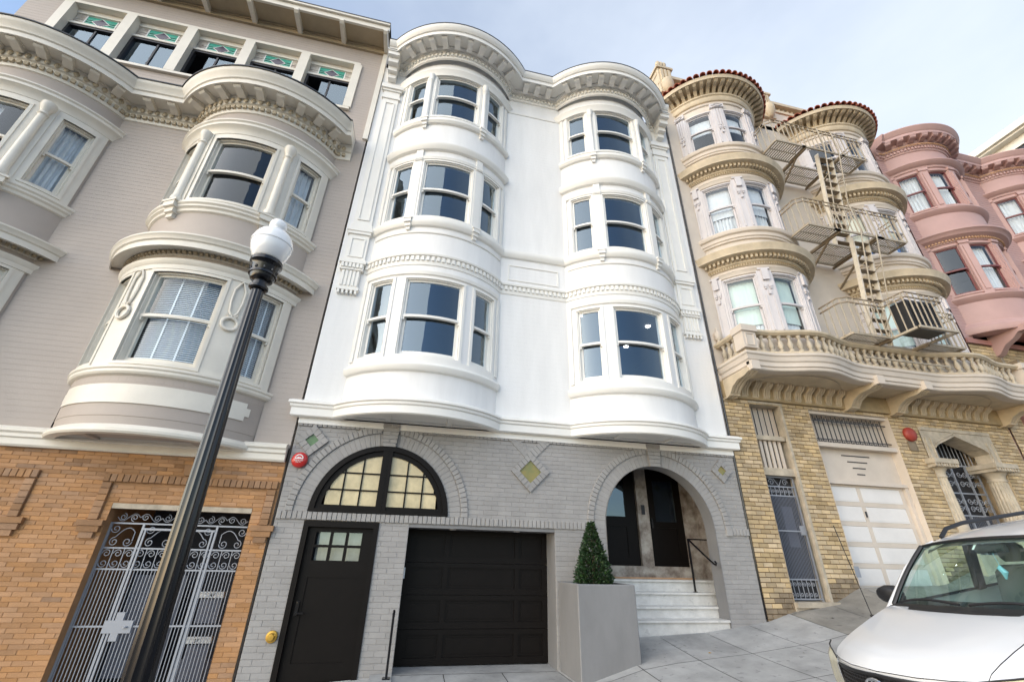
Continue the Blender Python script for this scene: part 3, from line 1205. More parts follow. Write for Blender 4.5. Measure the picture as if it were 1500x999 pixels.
        frame_rect(p, flat, xa + 0.10, xb - 0.09, 7.40, 7.92, 0.03, 0.03, 0.06, 0.08)
        p.box(xa - 0.02, xb + 0.02, -0.13, 0, 7.21, 7.30)
        p.box(xa + 0.01, xb - 0.01, -0.10, 0, 7.05, 7.21)
        for q in range(6):
            xq = xa + 0.06 + q * (xb - xa - 0.12) / 5
            p.box(xq - 0.025, xq + 0.025, -0.13, -0.10, 7.10, 7.20)
        p.box(xa + 0.06, xb - 0.06, -0.06, 0, 6.62, 7.05)
        for q in range(5):
            xq = xa + 0.10 + q * (xb - xa - 0.20) / 4
            p.box(xq - 0.022, xq + 0.022, -0.082, -0.06, 6.66, 7.04)
        p.box(xa + 0.03, xb - 0.03, -0.09, 0, 6.55, 6.62)
        for q in range(5):
            xq = xa + 0.08 + q * (xb - xa - 0.16) / 4
            p.box(xq - 0.022, xq + 0.022, -0.085, 0, 6.47, 6.55)
        p.obj('pilaster', 'whitetrim', h, angle=0)
    # lit ceiling lights seen in the first-floor room of the right bay
    for px in ((849, 463), (949, 478), (917, 508)):
        v = FW * F_PX + RT * (px[0] - 750) - UP * (px[1] - 499.5)
        tt = (7.29 - CAMP.z) / v.z
        q = CAMP + v * tt
        m = MB()
        m.lathe([(0, 0), (0.055, 0), (0.065, 0.008), (0.065, 0.012), (0, 0.012)], (q.x, min(q.y, 4.3), 7.28), 12)
        m.obj('ceiling_light', 'downlight', h)
    build_white_base(h)
    return h


A1 = (-0.50, 2.24, 1.155)      # fanlight arch
A2 = (4.79, 2.21, 1.150)       # entrance arch
DIA = [(2.16, 3.10, 0.375, 0.215, 'olivetile'), (6.33, 3.36, 0.245, 0.105, 'olivetile'), (-1.83, 3.41, 0.275, 0.115, 'greentile')]


def build_white_base(h):
    XL, XR = WL, 6.70
    ZT = 3.80
    # mortar backing with openings, as a polygon-free grid of thin strips
    bk = part_empty('brick_wall', h)
    mb = MB()

    def iv(z, back=False):
        r1, r2 = (A1[2], A2[2]) if back else (1.40, 1.40)
        L_ = [(XL, XR)]
        if z < 2.11:
            L_ = subtract(L_, -1.67, -0.48)
        if z < 2.06 + (0.05 if not back else 0):
            L_ = subtract(L_, 0.02, 2.63)
        if not back and 2.105 < z < 2.245:
            L_ = subtract(L_, XL, 3.27)
            L_ = subtract(L_, 6.30, XR)
        if z >= 2.24:
            dz = z - A1[1]
            rr = r1 if back else 1.505
            if abs(dz) < rr:
                q = math.sqrt(rr * rr - dz * dz)
                L_ = subtract(L_, A1[0] - q, A1[0] + q)
        dz = z - A2[1]
        if dz < 0:
            L_ = subtract(L_, A2[0] - A2[2], A2[0] + A2[2])
        else:
            rr = r2 if back else 1.505
            if dz < rr:
                q = math.sqrt(rr * rr - dz * dz)
                L_ = subtract(L_, A2[0] - q, A2[0] + q)
        if not back:
            for cx, cz, ro, ri, m in DIA:
                q = ro - abs(z - cz)
                if q > 0:
                    L_ = subtract(L_, cx - q, cx + q)
        return L_

    zs = [-0.3 + 0.1 * i for i in range(0, 24)] + [2.06, 2.11, 2.24]
    zs += [2.24 + 0.028 * i for i in range(1, 42)] + [3.40, 3.5, ZT]
    zs = sorted(set(round(z, 4) for z in zs))
    for za, zb in zip(zs[:-1], zs[1:]):
        A, B = iv(za + 1e-4, True), iv(zb - 1e-4, True)
        if len(A) != len(B):
            A = B = iv((za + zb) / 2, True)
        for (l0, r0), (l1, r1) in zip(A, B):
            mb.add([(l0, -0.002, za), (r0, -0.002, za), (r1, -0.002, zb), (l1, -0.002, zb)], [(0, 1, 2, 3)])
    merge(mb).obj('wall_backing', 'graymortar', bk, recalc=False, angle=0)
    lay_bricks(bk, iv, -0.25, 3.655, 0.079, 0.26, 0.006, 'gray', gap=0.004, limit=300, seed=3)
    # soldier courses and rings
    soldier_row(bk, 'soldier_brick', XL + 0.01, 3.30, 2.115, 2.238, 0.034, 'gray', 0.078, holes=())
    soldier_row(bk, 'soldier_brick', 6.19, XR, 2.115, 2.238, 0.034, 'gray', 0.078)
    soldier_row(bk, 'soldier_brick', XL + 0.01, XR, 3.66, 3.80, 0.03, 'gray', 0.082)
    for (cx, cz, r_) in (A1, A2):
        key = lambda t: abs(t - PI / 2) < 0.105
        wedge_bricks(bk, 'ring_brick', cx, cz, 1.395, 1.515, PI, 0, 54, 0.032, 'gray', skip=key)
        wedge_bricks(bk, 'voussoir', cx, cz, r_ + 0.004, 1.388, PI, 0, 46, 0.008, 'gray', gap=0.003, skip=key)
        # keystone
        kz0, kz1 = cz + r_ - 0.01, 3.80
        n = 6
        for i in range(n):
            z0, z1 = kz0 + (kz1 - kz0) * i / n, kz0 + (kz1 - kz0) * (i + 1) / n
            for s_ in ((-1, 1) if i % 2 else (0,)):
                a0 = 0.115 + 0.05 * i / n
                m = MB()
                x0, x1 = (cx - a0, cx + a0) if s_ == 0 else ((cx - a0, cx) if s_ < 0 else (cx, cx + a0))
                m.box(x0 + 0.003, x1 - 0.003, -0.06, 0, z0 + 0.003, z1 - 0.003)
                m.obj('keystone_brick', 'gray', bk, angle=0)
    # jamb of the entrance ring below the spring line
    m = MB()
    m.box(A2[0] - 1.395 - 0.12, A2[0] - 1.395, -0.045, 0, 2.10, 2.21)
    m.box(A2[0] + 1.395, A2[0] + 1.395 + 0.12, -0.045, 0, 2.10, 2.21)
    m.obj('ring_foot', 'gray', bk, angle=0)
    # diamonds with glazed tiles
    for cx, cz, ro, ri, tm in DIA:
        for sx, sz in ((1, 1), (1, -1), (-1, -1), (-1, 1)):
            Ls = ro * 1.41421
            wb = (ro - ri) / 1.41421
            nn = max(3, int(Ls / 0.085))
            for i in range(nn):
                s0, s1 = Ls * i / nn + (0.004 if i else 0), Ls * (i + 1) / nn - (0.004 if i < nn - 1 else 0)
                t0, t1 = max(s0, wb), min(s1, Ls - wb)
                if t1 <= t0:
                    t0 = t1 = min(max((s0 + s1) / 2, wb), Ls - wb)
                q_ = lambda s_, o_: (cx + sx * (ro - s_ / 1.41421 - o_ / 1.41421), cz + sz * (s_ / 1.41421 - o_ / 1.41421))
                pl = [q_(s0, 0), q_(s1, 0), q_(t1, wb)] + ([q_(t0, wb)] if t1 > t0 else [])
                mm = MB()
                mm.prism(pl, -0.05, 0)
                mm.obj('diamond_brick', 'gray', bk, angle=0)
        mm = MB()
        mm.prism([(cx - ri, cz), (cx, cz - ri), (cx + ri, cz), (cx, cz + ri)], -0.022, 0)
        mm.obj('diamond_tile', tm, bk, angle=0)
        # arms that cross above the diamond
        zt = 3.66
        if cz < 3.2:
            for s_ in (-1, 1):
                p0 = Vector((cx, cz + ro - 0.10))
                dv = Vector((s_, 1)).normalized()
                nv = Vector((dv.y, -dv.x))
                n_ = 6
                ln = (zt + 0.06 - p0.y) * 1.41421
                for i in range(n_):
                    if s_ < 0 and i in (1,):
                        pass
                    a_, b_ = p0 + dv * (ln * i / n_ + 0.003), p0 + dv * (ln * (i + 1) / n_ - 0.003)
                    pl = [tuple(a_ - nv * 0.08), tuple(b_ - nv * 0.08), tuple(b_ + nv * 0.08), tuple(a_ + nv * 0.08)]
                    mm = MB()
                    mm.prism(pl, -0.026 - 0.003 * s_, 0)
                    mm.obj('diamond_brick', 'gray', bk, angle=0)
    # ---- fanlight
    f = part_empty('fanlight', h)
    cx, cz, r_ = A1
    fr = MB()
    N = 28
    P = lambda r, i: (cx + r * cos(PI * i / N), cz + r * sin(PI * i / N))
    ro, rin = r_ + 0.004, 0.985
    for i in range(N):
        for (rA, rB, ya, yb) in ((ro, 1.07, -0.035, 0.10), (1.07, rin, 0.01, 0.09)):
            a, b, c, d = P(rA, i), P(rA, i + 1), P(rB, i + 1), P(rB, i)
            fr.prism([a, b, c, d], ya, yb)
    fr.box(cx - ro, cx + ro, -0.036, 0.10, cz, cz + 0.055)
    fr.box(cx - 1.06, cx + 1.06, 0.008, 0.092, cz + 0.055, cz + 0.125)
    fr.box(cx - 0.085, cx + 0.085, -0.03, 0.10, cz + 0.05, cz + 1.07)
    fr.box(cx - 0.012, cx + 0.012, -0.036, -0.03, cz + 0.05, cz + 1.07)
    g0, g1 = 0.105, 0.96
    zrow = [0.135, 0.375, 0.66, 0.93]
    for zz in (0.375, 0.66):
        q = math.sqrt(max(0, rin ** 2 - zz ** 2))
        fr.box(cx - q, cx + q, 0.02, 0.07, cz + zz - 0.012, cz + zz + 0.012)
    for s_ in (-1, 1):
        for xx in (0.385, 0.675):
            q = math.sqrt(max(0, rin ** 2 - xx ** 2))
            fr.box(cx + s_ * xx - 0.012, cx + s_ * xx + 0.012, 0.021, 0.069, cz + 0.12, cz + q)
    fr.obj('frame', 'black', f, angle=0)
    # panes, one per light
    xcols = [0.085, 0.385, 0.675, 0.985]
    rows = [0.12, 0.375, 0.66, 0.99]
    for s_ in (-1, 1):
        for (xa, xb) in zip(xcols[:-1], xcols[1:]):
            for (za, zb) in zip(rows[:-1], rows[1:]):
                pts = []
                n = 6
                top = []
                for i in range(n + 1):
                    x = xa + (xb - xa) * i / n
                    if x >= 0.99:
                        continue
                    zt = min(zb, math.sqrt(max(0.0, 0.99 ** 2 - x * x)))
                    if zt > za + 0.005:
                        top.append((x, zt))
                if len(top) < 2:
                    continue
                pl = [(top[0][0], za), (top[-1][0], za)] + top[::-1]
                mm = MB()
                mm.prism([(cx + s_ * x, cz + z) for x, z in pl], 0.04, 0.05)
                mm.obj('pane', 'amber', f, angle=0)
    # ---- side door
    d = part_empty('door', h)
    x0, x1, zt = -1.67, -0.48, 2.105
    fm = MB()
    fm.box(x0, x0 + 0.08, -0.03, 0.2, -0.3, zt)
    fm.box(x1 - 0.08, x1, -0.03, 0.2, -0.3, zt)
    fm.box(x0 + 0.08, x1 - 0.08, -0.03, 0.2, zt - 0.09, zt)
    fm.obj('door_frame', 'black', d, angle=0)
    lf = MB()
    a, b = x0 + 0.08, x1 - 0.08
    gx0, gx1, gz0, gz1 = a + 0.13, b - 0.16, 1.52, 1.94
    lf.box(a, gx0, 0.05, 0.10, -0.3, zt - 0.09)
    lf.box(gx1, b, 0.05, 0.10, -0.3, zt - 0.09)
    lf.box(gx0, gx1, 0.05, 0.10, gz1, zt - 0.09)
    lf.box(gx0, gx1, 0.05, 0.10, 1.28, gz0)
    lf.box(gx0, gx1, 0.065, 0.10, 0.16, 1.28)
    lf.box(gx0, gx1, 0.05, 0.10, -0.3, 0.16)
    gw = (gx1 - gx0) / 3
    for q in (1, 2):
        lf.box(gx0 + q * gw - 0.022, gx0 + q * gw + 0.022, 0.05, 0.10, gz0, gz1)
    lf.box(gx0, gx1, 0.0505, 0.0995, (gz0 + gz1) / 2 - 0.02, (gz0 + gz1) / 2 + 0.02)
    lf.obj('door_leaf', 'black', d, angle=0)
    for q in range(3):
        for z0, z1 in ((gz0, (gz0 + gz1) / 2 - 0.02), ((gz0 + gz1) / 2 + 0.02, gz1)):
            m = MB()
            m.add([(gx0 + q * gw + 0.01, 0.075, z0), (gx0 + (q + 1) * gw - 0.01, 0.075, z0), (gx0 + (q + 1) * gw - 0.01, 0.075, z1), (gx0 + q * gw + 0.01, 0.075, z1)], [(0, 1, 2, 3)])
            m.obj('pane', 'glass', d, recalc=False, angle=0)
    m = MB()
    for q in range(3):
        curtain_sheet(m, flat, 1, gx0 + q * gw + 0.02, gx0 + (q + 1) * gw - 0.02, gz0, gz1, -0.16, amp=0.004)
    m.obj('door_curtain', 'stone', d, recalc=False)
    m = MB()
    m.lathe([(0, 0), (0.03, 0), (0.03, 0.012), (0, 0.012)], (a + 0.07, 0.04, 0.93), 12)
    m.box(a + 0.045, a + 0.095, 0.02, 0.05, 0.76, 0.96)
    m.bar((a + 0.07, 0.02, 0.80), (a + 0.07, -0.03, 0.80), 0.02)
    m.bar((a + 0.06, -0.03, 0.80), (a + 0.19, -0.03, 0.80), 0.022)
    m.obj('door_handle', 'blackiron', d, angle=0)
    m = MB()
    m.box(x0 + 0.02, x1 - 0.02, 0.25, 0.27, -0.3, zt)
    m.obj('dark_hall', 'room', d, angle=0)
    # ---- garage
    g = part_empty('garage', h)
    gx0, gx1, gz = 0.02, 2.63, 2.06
    Y = 0.52
    rv = MB()
    rv.add([(gx0, -0.002, -0.2), (gx0, Y + 0.1, -0.2), (gx0, Y + 0.1, gz), (gx0, -0.002, gz)], [(0, 1, 2, 3)])
    rv.add([(gx1, -0.002, -0.2), (gx1, Y + 0.1, -0.2), (gx1, Y + 0.1, gz), (gx1, -0.002, gz)], [(0, 1, 2, 3)])
    rv.add([(gx0, -0.002, gz), (gx1, -0.002, gz), (gx1, Y + 0.1, gz), (gx0, Y + 0.1, gz)], [(0, 1, 2, 3)])
    rv.box(gx0, gx1, -0.003, 0.03, gz - 0.004, 2.115)
    rv.obj('reveal', 'graysmooth', g, recalc=False, angle=0)
    fl = MB()
    fl.add([(gx0, -0.01, 0.004), (gx1, -0.01, 0.004), (gx1, Y + 0.2, 0.004), (gx0, Y + 0.2, 0.004)], [(0, 1, 2, 3)])
    fl.obj('threshold', 'concrete', g, recalc=False, angle=0)
    xs = [gx0, gx0 + 0.13, 0.70, 0.79, 2.01, 2.09, gx1 - 0.10, gx1]
    rowsz = [0.02, 0.52, 1.02, 1.52, 2.06]
    dr = part_empty('garage_door', h)
    for r_ in range(4):
        za, zb = rowsz[r_], rowsz[r_ + 1]
        m = MB()
        m.box(gx0, gx1, Y + 0.03, Y + 0.05, za + 0.003, zb - 0.003)
        m.box(gx0, gx1, Y, Y + 0.03, za + 0.003, za + 0.10)
        m.box(gx0, gx1, Y, Y + 0.03, zb - 0.08, zb - 0.003)
        for q in (0, 2, 4, 6):
            m.box(xs[q], xs[q + 1], Y + 0.0005, Y + 0.03, za + 0.10, zb - 0.08)
        for q in (1, 3, 5):
            if xs[q + 1] - xs[q] > 0.3:
                m.box(xs[q] + 0.05, xs[q + 1] - 0.05, Y + 0.018, Y + 0.03, za + 0.15, zb - 0.13)
        m.obj('door_panel', 'black', dr, angle=0)
    for x in (0.80, 1.98):
        m = MB()
        m.lathe([(0, 0.001), (0.05, 0.0), (0.06, -0.006), (0.06, 0.004)], (x, 0.26, gz - 0.001), 14)
        m.obj('downlight', 'signwhite', g)
    # small keypad on the pier
    m = MB()
    m.box(0.021, 0.04, 0.1, 0.16, 1.28, 1.44)
    m.obj('keypad', 'signwhite', g, angle=0)
    # ---- entrance
    e = part_empty('entrance', h)
    cx, cz, r_ = A2
    D = 0.30
    m = MB()
    N = 28
    loop = [(cx - r_, -0.3)] + [(cx - r_ * cos(PI * i / N), cz + r_ * sin(PI * i / N)) for i in range(N + 1)] + [(cx + r_, -0.3)]
    for (xa, za), (xb, zb) in zip(loop[:-1], loop[1:]):
        m.add([(xa, -0.022, za), (xb, -0.022, zb), (xb, D, zb), (xa, D, za)], [(0, 1, 2, 3)])
    merge(m).obj('arch_reveal', 'graysmooth', e, recalc=False, angle=40)
    # inside face of the arch wall, vestibule walls and ceiling
    m = MB()
    X0, X1, YB, ZC = 3.30, 6.42, 1.32, 3.62
    m.add([(X0, D, 0), (X0, YB, 0), (X0, YB, ZC), (X0, D, ZC)], [(0, 1, 2, 3)])
    m.add([(X0, D, ZC), (X1, D, ZC), (X1, YB, ZC), (X0, YB, ZC)], [(0, 1, 2, 3)])
    m.obj('vestibule_wall', 'black', e, recalc=False, angle=0)
    m = MB()
    m.add([(X1, D, 0), (X1, YB, 0), (X1, YB, ZC), (X1, D, ZC)], [(0, 1, 2, 3)])
    m.add([(6.10, YB - 0.02, 0), (X1, YB - 0.02, 0), (X1, YB - 0.02, ZC), (6.10, YB - 0.02, ZC)], [(0, 1, 2, 3)])
    m.obj('marble_wall', 'brownmarble', e, recalc=False, angle=0)
    m = MB()
    m.box(4.96, 5.23, YB - 0.10, YB + 0.05, 1.30, ZC)
    m.obj('marble_pilaster', 'brownmarble', e, angle=0)
    m = MB()
    m.box(5.05, 5.13, YB - 0.115, YB - 0.09, 2.55, 2.75)
    m.obj('intercom', 'bronze', e, angle=0)
    m = MB()
    m.box(X0, 6.10, YB - 0.14, YB + 0.05, 1.30, 1.53)
    m.obj('marble_sill', 'brownmarble', e, angle=0)
    for (xa, xb, g0, g1, gz0, gz1) in ((3.86, 4.96, 4.0, 4.70, 2.50, 3.35), (5.23, 6.10, 5.42, 5.93, 2.42, 3.30)):
        dd = MB()
        dd.box(xa, g0, YB - 0.03, YB + 0.02, 1.53, ZC)
        dd.box(g1, xb, YB - 0.03, YB + 0.02, 1.53, ZC)
        dd.box(g0, g1, YB - 0.03, YB + 0.02, gz1, ZC)
        dd.box(g0, g1, YB - 0.03, YB + 0.02, 2.30, gz0)
        dd.box(g0, g1, YB - 0.012, YB + 0.02, 1.70, 2.30)
        dd.box(g0, g1, YB - 0.03, YB + 0.02, 1.53, 1.70)
        do = dd.obj('front_door', 'black', e, angle=0)
        gg = MB()
        gg.add([(g0, YB - 0.005, gz0), (g1, YB - 0.005, gz0), (g1, YB - 0.005, gz1), (g0, YB - 0.005, gz1)], [(0, 1, 2, 3)])
        gg.obj('door_glass', 'glass', e, recalc=False, angle=0)
        kk = MB()
        kk.box(xa + 0.05, xa + 0.09, YB - 0.08, YB - 0.02, 2.28, 2.48)
        kk.obj('door_handle', 'blackiron', e, angle=0)
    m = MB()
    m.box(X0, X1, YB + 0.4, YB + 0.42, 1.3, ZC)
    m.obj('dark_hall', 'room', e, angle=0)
    # marble steps with nosings
    stp = [(0.69, 0.0, 5.935), (0.875, 0.30, X1), (1.09, 0.56, X1), (1.295, 0.80, X1)]
    prev = -0.3
    for zt, y, xr in stp:
        m = MB()
        m.box(3.66 if y == 0 else X0, xr, y + 0.02, YB, prev if prev < 0 else prev, zt - 0.035)
        n = 10
        m.box(3.65 if y == 0 else X0, xr, y - 0.02, YB, zt - 0.035, zt)
        m.obj('step', 'marble', e, angle=0)
        prev = zt + 0.0005
    m = MB()
    m.box(X0, 6.10, 1.14, 1.18, 1.2955, 1.325)
    m.obj('door_mat_strip', 'pinkgold', e, angle=0)


build_white()

# ================================================================== TAUPE HOUSE
TL, TR = -10.6, -2.17
TB = [Bay(-8.78, 0.90, 1.75), Bay(-4.27, 0.90, 1.75)]


def ring_scroll(cx, cz, r, turns=1.35, n=20, a0=0.0, flip=1):
    """points of a spiral scroll in the (x, z) plane"""
    out = []
    for i in range(n + 1):
        t = i / n
        a = a0 + flip * turns * 2 * PI * t
        rr = r * (1 - 0.78 * t)
        out.append((cx + rr * cos(a), cz + rr * sin(a)))
    return out


def build_taupe():
    h = thing('row_house', 'taupe clapboard house with cream bow windows and stained glass attic, above orange brick', 'house', (-6.4, 0, 0), 'row houses climbing the hill')
    k = math.degrees(1 / 1.75)
    shell(h, TL, TR, -1.6, 14.76, 'taupe')
    fw = MB()
    e = TB[0].half(0)
    for a, b in ((TL, TB[0].cx - e), (TB[0].cx + e, TB[1].cx - e), (TB[1].cx + e, TR)):
        boards(fw, flat, a, b, 3.25, 10.9, 0.098, lip=0.0035)
    # attic wall round the window band
    for (a, b, z0, z1) in ((TL, -9.80, 10.9, 14.76), (-2.82, TR, 10.9, 14.76), (-9.80, -2.82, 10.9, 12.02), (-9.80, -2.82, 13.98, 14.76)):
        boards(fw, flat, a, b, z0, z1, 0.098, lip=0.0035)
    stuff(fw.obj('siding', 'taupe', h, recalc=False, angle=0))
    FL = {'F1': (4.29, 5.98, 5.15), 'F2': (7.72, 9.38, 8.52)}
    AN = ((-51.5, -35.0), (-19.2, 19.2), (35.0, 51.5))
    for bi, b in enumerate(TB):
        wl = MB()
        holes, us, zs = [], [-b.ae(), b.ae()], [3.95, 10.95]
        for f, (z0, z1, zr) in FL.items():
            zs += [z0 - 0.02, z1]
            for a0, a1 in AN:
                holes.append((a0, a1, z0 - 0.02, z1))
                us += [a0, a1]
        wall_grid(wl, b.p, us, zs, holes, nsub=3)
        merge(wl).obj('bay_wall', 'taupe', h, recalc=False, angle=30)
        # battered base of the bay with sunk cream panel
        bw = MB()
        b.band(bw, [(0, 3.95), (0, 4.05), (-0.05, 4.05), (-0.12, 3.16), (-0.03, 3.16), (-0.02, 3.40), (-0.012, 3.41), (-0.012, 3.44), (-0.008, 3.58), (-0.008, 3.92)])
        bw.obj('bay_base', 'taupe', h, angle=25)
        pm = MB()
        b.band(pm, [(-0.03, 3.60), (0.012, 3.60), (0.012, 3.90), (-0.03, 3.90)], -49, 49)
        b.band(pm, [(-0.03, 3.68), (0.011, 3.68), (0.011, 3.82), (-0.03, 3.82)], -51.5, 51.5)
        pm.obj('bay_panel', 'cream', h, angle=25)
        t = MB()
        b.band(t, [(-0.1, 3.14), (0.03, 3.14), (0.05, 3.17), (0.05, 3.21), (0.02, 3.25), (-0.02, 3.28), (-0.1, 3.28)])
        b.band(t, [(0, 4.04), (0.05, 4.06), (0.07, 4.09), (0.07, 4.13), (0.09, 4.15), (0.09, 4.19), (0, 4.21)])
        b.band(t, [(0, 6.03), (0.05, 6.04), (0.06, 6.12), (0.10, 6.17), (0.11, 6.22), (0, 6.24)])
        b.band(t, [(0, 6.34), (0.05, 6.35), (0.05, 6.41), (0.27, 6.41), (0.27, 6.36), (0.29, 6.36), (0.29, 6.47), (0.32, 6.49), (0.34, 6.55), (0.36, 6.57), (0.36, 6.60), (0, 6.66)])
        b.band(t, [(0, 7.36), (0.04, 7.38), (0.05, 7.43), (0.09, 7.46), (0.09, 7.50), (0.12, 7.53), (0.12, 7.58), (0, 7.60)])
        b.band(t, [(0, 9.52), (0.04, 9.53), (0.06, 9.60), (0.10, 9.66), (0.15, 9.70), (0.15, 9.76), (0.18, 9.79), (0.18, 9.82), (0, 9.86)])
        split(t, 'window_moulding', 'cream', h)
        e1 = b.ae(0.06, 0.02)
        dentils(h, arc_pts(b, 0.05, -e1, e1), 0.088, 0.05, 0.06, 6.35, 6.405, 'creamdirty')
        for f, (z0, z1, zr) in FL.items():
            cas = MB()
            # broad cream casing field behind the windows
            top = 6.04 if f == 'F1' else 9.53
            botz = z0 - 0.10
            gaps = [(-57.5, -51.5), (-35.0, -19.2), (19.2, 35.0), (51.5, 57.5)]
            for a0, a1 in gaps:
                cas.mbox(b.p, a0, a1, 0, 0.03, botz, top, 3)
            for a0, a1 in AN:
                cas.mbox(b.p, a0, a1, 0, 0.0295, z1, top, 8)
                cas.mbox(b.p, a0, a1, 0, 0.0296, botz, z0 - 0.02, 8)
            split(cas, 'casing', 'cream', h)
            for a0, a1 in AN:
                wd = window(h, b.p, k, a0, a1, z0, z1, trim='cream', sash='cream', glass='oldglass', zr=zr, casing=0.05, cd_=0.045, n=8 if a0 == -19.2 else 4, st=0.05, deep=0.015)
                cm = MB()
                if f == 'F1' and bi == 1:
                    nsl = 44
                    for q in range(nsl):
                        zz = z0 + 0.02 + (z1 - z0 - 0.04) * q / nsl
                        u0, u1 = a0 + 1.5, a1 - 1.5
                        n = 6
                        for i in range(n):
                            ua, ub = u0 + (u1 - u0) * i / n, u0 + (u1 - u0) * (i + 1) / n
                            cm.add([b.p(ua, -0.20, zz), b.p(ub, -0.20, zz), b.p(ub, -0.225, zz + 0.030), b.p(ua, -0.225, zz + 0.030)], [(0, 1, 2, 3)])
                    for uu in ((a0 * 0.66 + a1 * 0.34), (a0 * 0.34 + a1 * 0.66)):
                        cm.mbox(b.p, uu - 0.5, uu + 0.5, -0.199, -0.195, z0, z1, 1)
                    stuff(cm.obj('blind', 'blind', wd, recalc=False, angle=0))
                    continue
                if a0 > 0 or (bi == 0):
                    if bi == 0 and a0 == -19.2:
                        curtain_sheet(cm, b.p, k, a0 + 1, a0 + 22, z0, z1 - 0.05, -0.25)
                    else:
                        curtain_sheet(cm, b.p, k, a0 + 1, a1 - (2.5 if bi else 1), z0, z1 - 0.03, -0.22)
                    cm.obj('curtain', 'curtain', wd, recalc=False)
        for z0, z1 in ((3.7, 6.3), (7.1, 9.75)):
            room(h, b, z0, z1, dback=-0.30)
        # ornaments: colonettes and brackets on floor 2, drop rings on floor 1
        for s_ in (-1, 1):
            u = s_ * 27.0
            cm = MB()
            cm.mbox(b.p, u - 4.6, u + 4.6, 0.03, 0.05, 7.60, 9.52, 2)
            c = b.p(u, 0.075, 0)
            cm.lathe([(0, 7.62), (0.10, 7.62), (0.10, 7.70), (0.075, 7.76), (0.066, 9.20), (0.09, 9.23), (0.07, 9.28), (0.10, 9.38), (0.12, 9.44), (0.12, 9.52), (0, 9.52)], c, 14)
            cm.obj('colonette', 'cream', h, angle=35)
            console(h, b.p, k, u, 7.60, 0.24, 0.17, 0.32, 'cream')
            rm = MB()
            ring = [b.p(u + 0.115 * k * cos(2 * PI * i / 18), 0.055, 5.17 + 0.115 * sin(2 * PI * i / 18)) for i in range(19)]
            rm.tube(ring, 0.028, 7, caps=False)
            loop = [b.p(u + dx * k, 0.05, z) for dx, z in ((0.0, 5.30), (-0.06, 5.40), (-0.085, 5.60), (-0.085, 5.85), (-0.03, 5.98), (0.0, 6.03), (0.03, 5.98), (0.085, 5.85), (0.085, 5.60), (0.06, 5.40), (0.0, 5.30))]
            rm.tube(loop, 0.020, 6, caps=False)
            for dx in (-0.05, 0.0, 0.05):
                rm.tube([b.p(u, 0.05, 5.27), b.p(u + dx * 1.6 * k, 0.075, 5.34)], 0.018, 6)
            rm.obj('drop_ring', 'cream', h, angle=50)
        so = MB()
        eb = b.ae(-0.02)
        so.add([b.p(-eb + 2 * eb * i / 20, -0.03, 3.20) for i in range(21)], [tuple(range(21))])
        for x in (b.cx - 0.75, b.cx + 0.75):
            so.box(x - 0.06, x + 0.06, -0.52, -0.02, 3.165, 3.198)
        so.obj('bay_soffit', 'taupe', h, angle=0)
    # belt between brick and boards
    t = MB()
    prof = [(0, 3.00), (0.07, 3.00), (0.09, 3.03), (0.09, 3.12), (0.12, 3.14), (0.12, 3.19), (0.15, 3.22), (0.15, 3.26), (0.10, 3.30), (0, 3.31)]
    t.rings([[(x, -d, z) for d, z in prof] for x in (TL, TR - 0.02)])
    t.obj('belt_course', 'cream', h, angle=30)
    # main cornice
    xl, xr = TL, TR - 0.25
    t = MB()
    fsweep(t, TB, xl, xr, [(0, 10.22), (0.03, 10.23), (0.05, 10.28), (0.05, 10.44), (0.09, 10.46), (0.12, 10.58), (0.14, 10.60), (0.14, 10.64), (0.44, 10.64), (0.44, 10.59), (0.47, 10.59),
                           (0.47, 10.70), (0.50, 10.72), (0.52, 10.78), (0.57, 10.84), (0.60, 10.90), (0.60, 10.93), (0, 10.98)])
    t.obj('cornice', 'cream', h, angle=30)
    t = MB()
    fsweep(t, TB, xl, xr, [(0, 10.985), (0.59, 10.931), (0.625, 10.931), (0.625, 10.958), (0, 11.01)])
    for b in TB:
        e = b.ae(0)
        t.add([b.p(-e + 2 * e * i / 16, 0, 11.0) for i in range(17)], [tuple(range(17))])
    t.obj('cornice_flashing', 'roofedge', h, angle=0)
    pth = fpath(TB, xl + 0.1, xr - 0.1, 0.05)
    dentils(h, pth, 0.118, 0.07, 0.05, 10.29, 10.375, 'creamdirty')
    eg = MB()
    for x, y, a in along(fpath(TB, xl + 0.1, xr - 0.1, 0.085), 0.15):
        o = Vector((sin(a), -cos(a)))
        c = Vector((x, y))
        rs = []
        for q in range(5):
            rr = 0.052 * sin(PI * (q + 0.5) / 5)
            zz = 10.45 + 0.13 * (q / 4)
            rs.append([(c.x + cos(a) * rr * cos(2 * PI * j / 6) + o.x * (0.028 + rr * 0.6 * sin(2 * PI * j / 6)), c.y + sin(a) * rr * cos(2 * PI * j / 6) + o.y * (0.028 + rr * 0.6 * sin(2 * PI * j / 6)), zz) for j in range(6)])
        eg.rings(rs)
    stuff(eg.obj('egg_moulding', 'creamdirty', h, angle=60))
    me = bracket_mesh('bracket', 0.16, 0.28, 0.12, 'cream')
    st = []
    for b in TB:
        for q in range(9):
            a = -46 + 11.7 * q
            x, y, z = b.p(a, 0.14, 0)
            st.append((x, y, R(a)))
    st += [(-6.76, -0.14, 0), (-6.28, -0.14, 0)]
    for x, y, a in st:
        link('bracket', me, h, (x, y, 10.64), rz=a)
    # ---- attic window band
    at = part_empty('attic_window', h)
    X0, X1, Z0, Z1 = -9.80, -2.82, 12.02, 13.98
    m = MB()
    m.box(X0 - 0.03, X1 + 0.03, -0.045, 0.30, Z1 - 0.09, Z1)
    m.box(X0 - 0.03, X1 + 0.03, -0.045, 0.30, Z0, Z0 + 0.09)
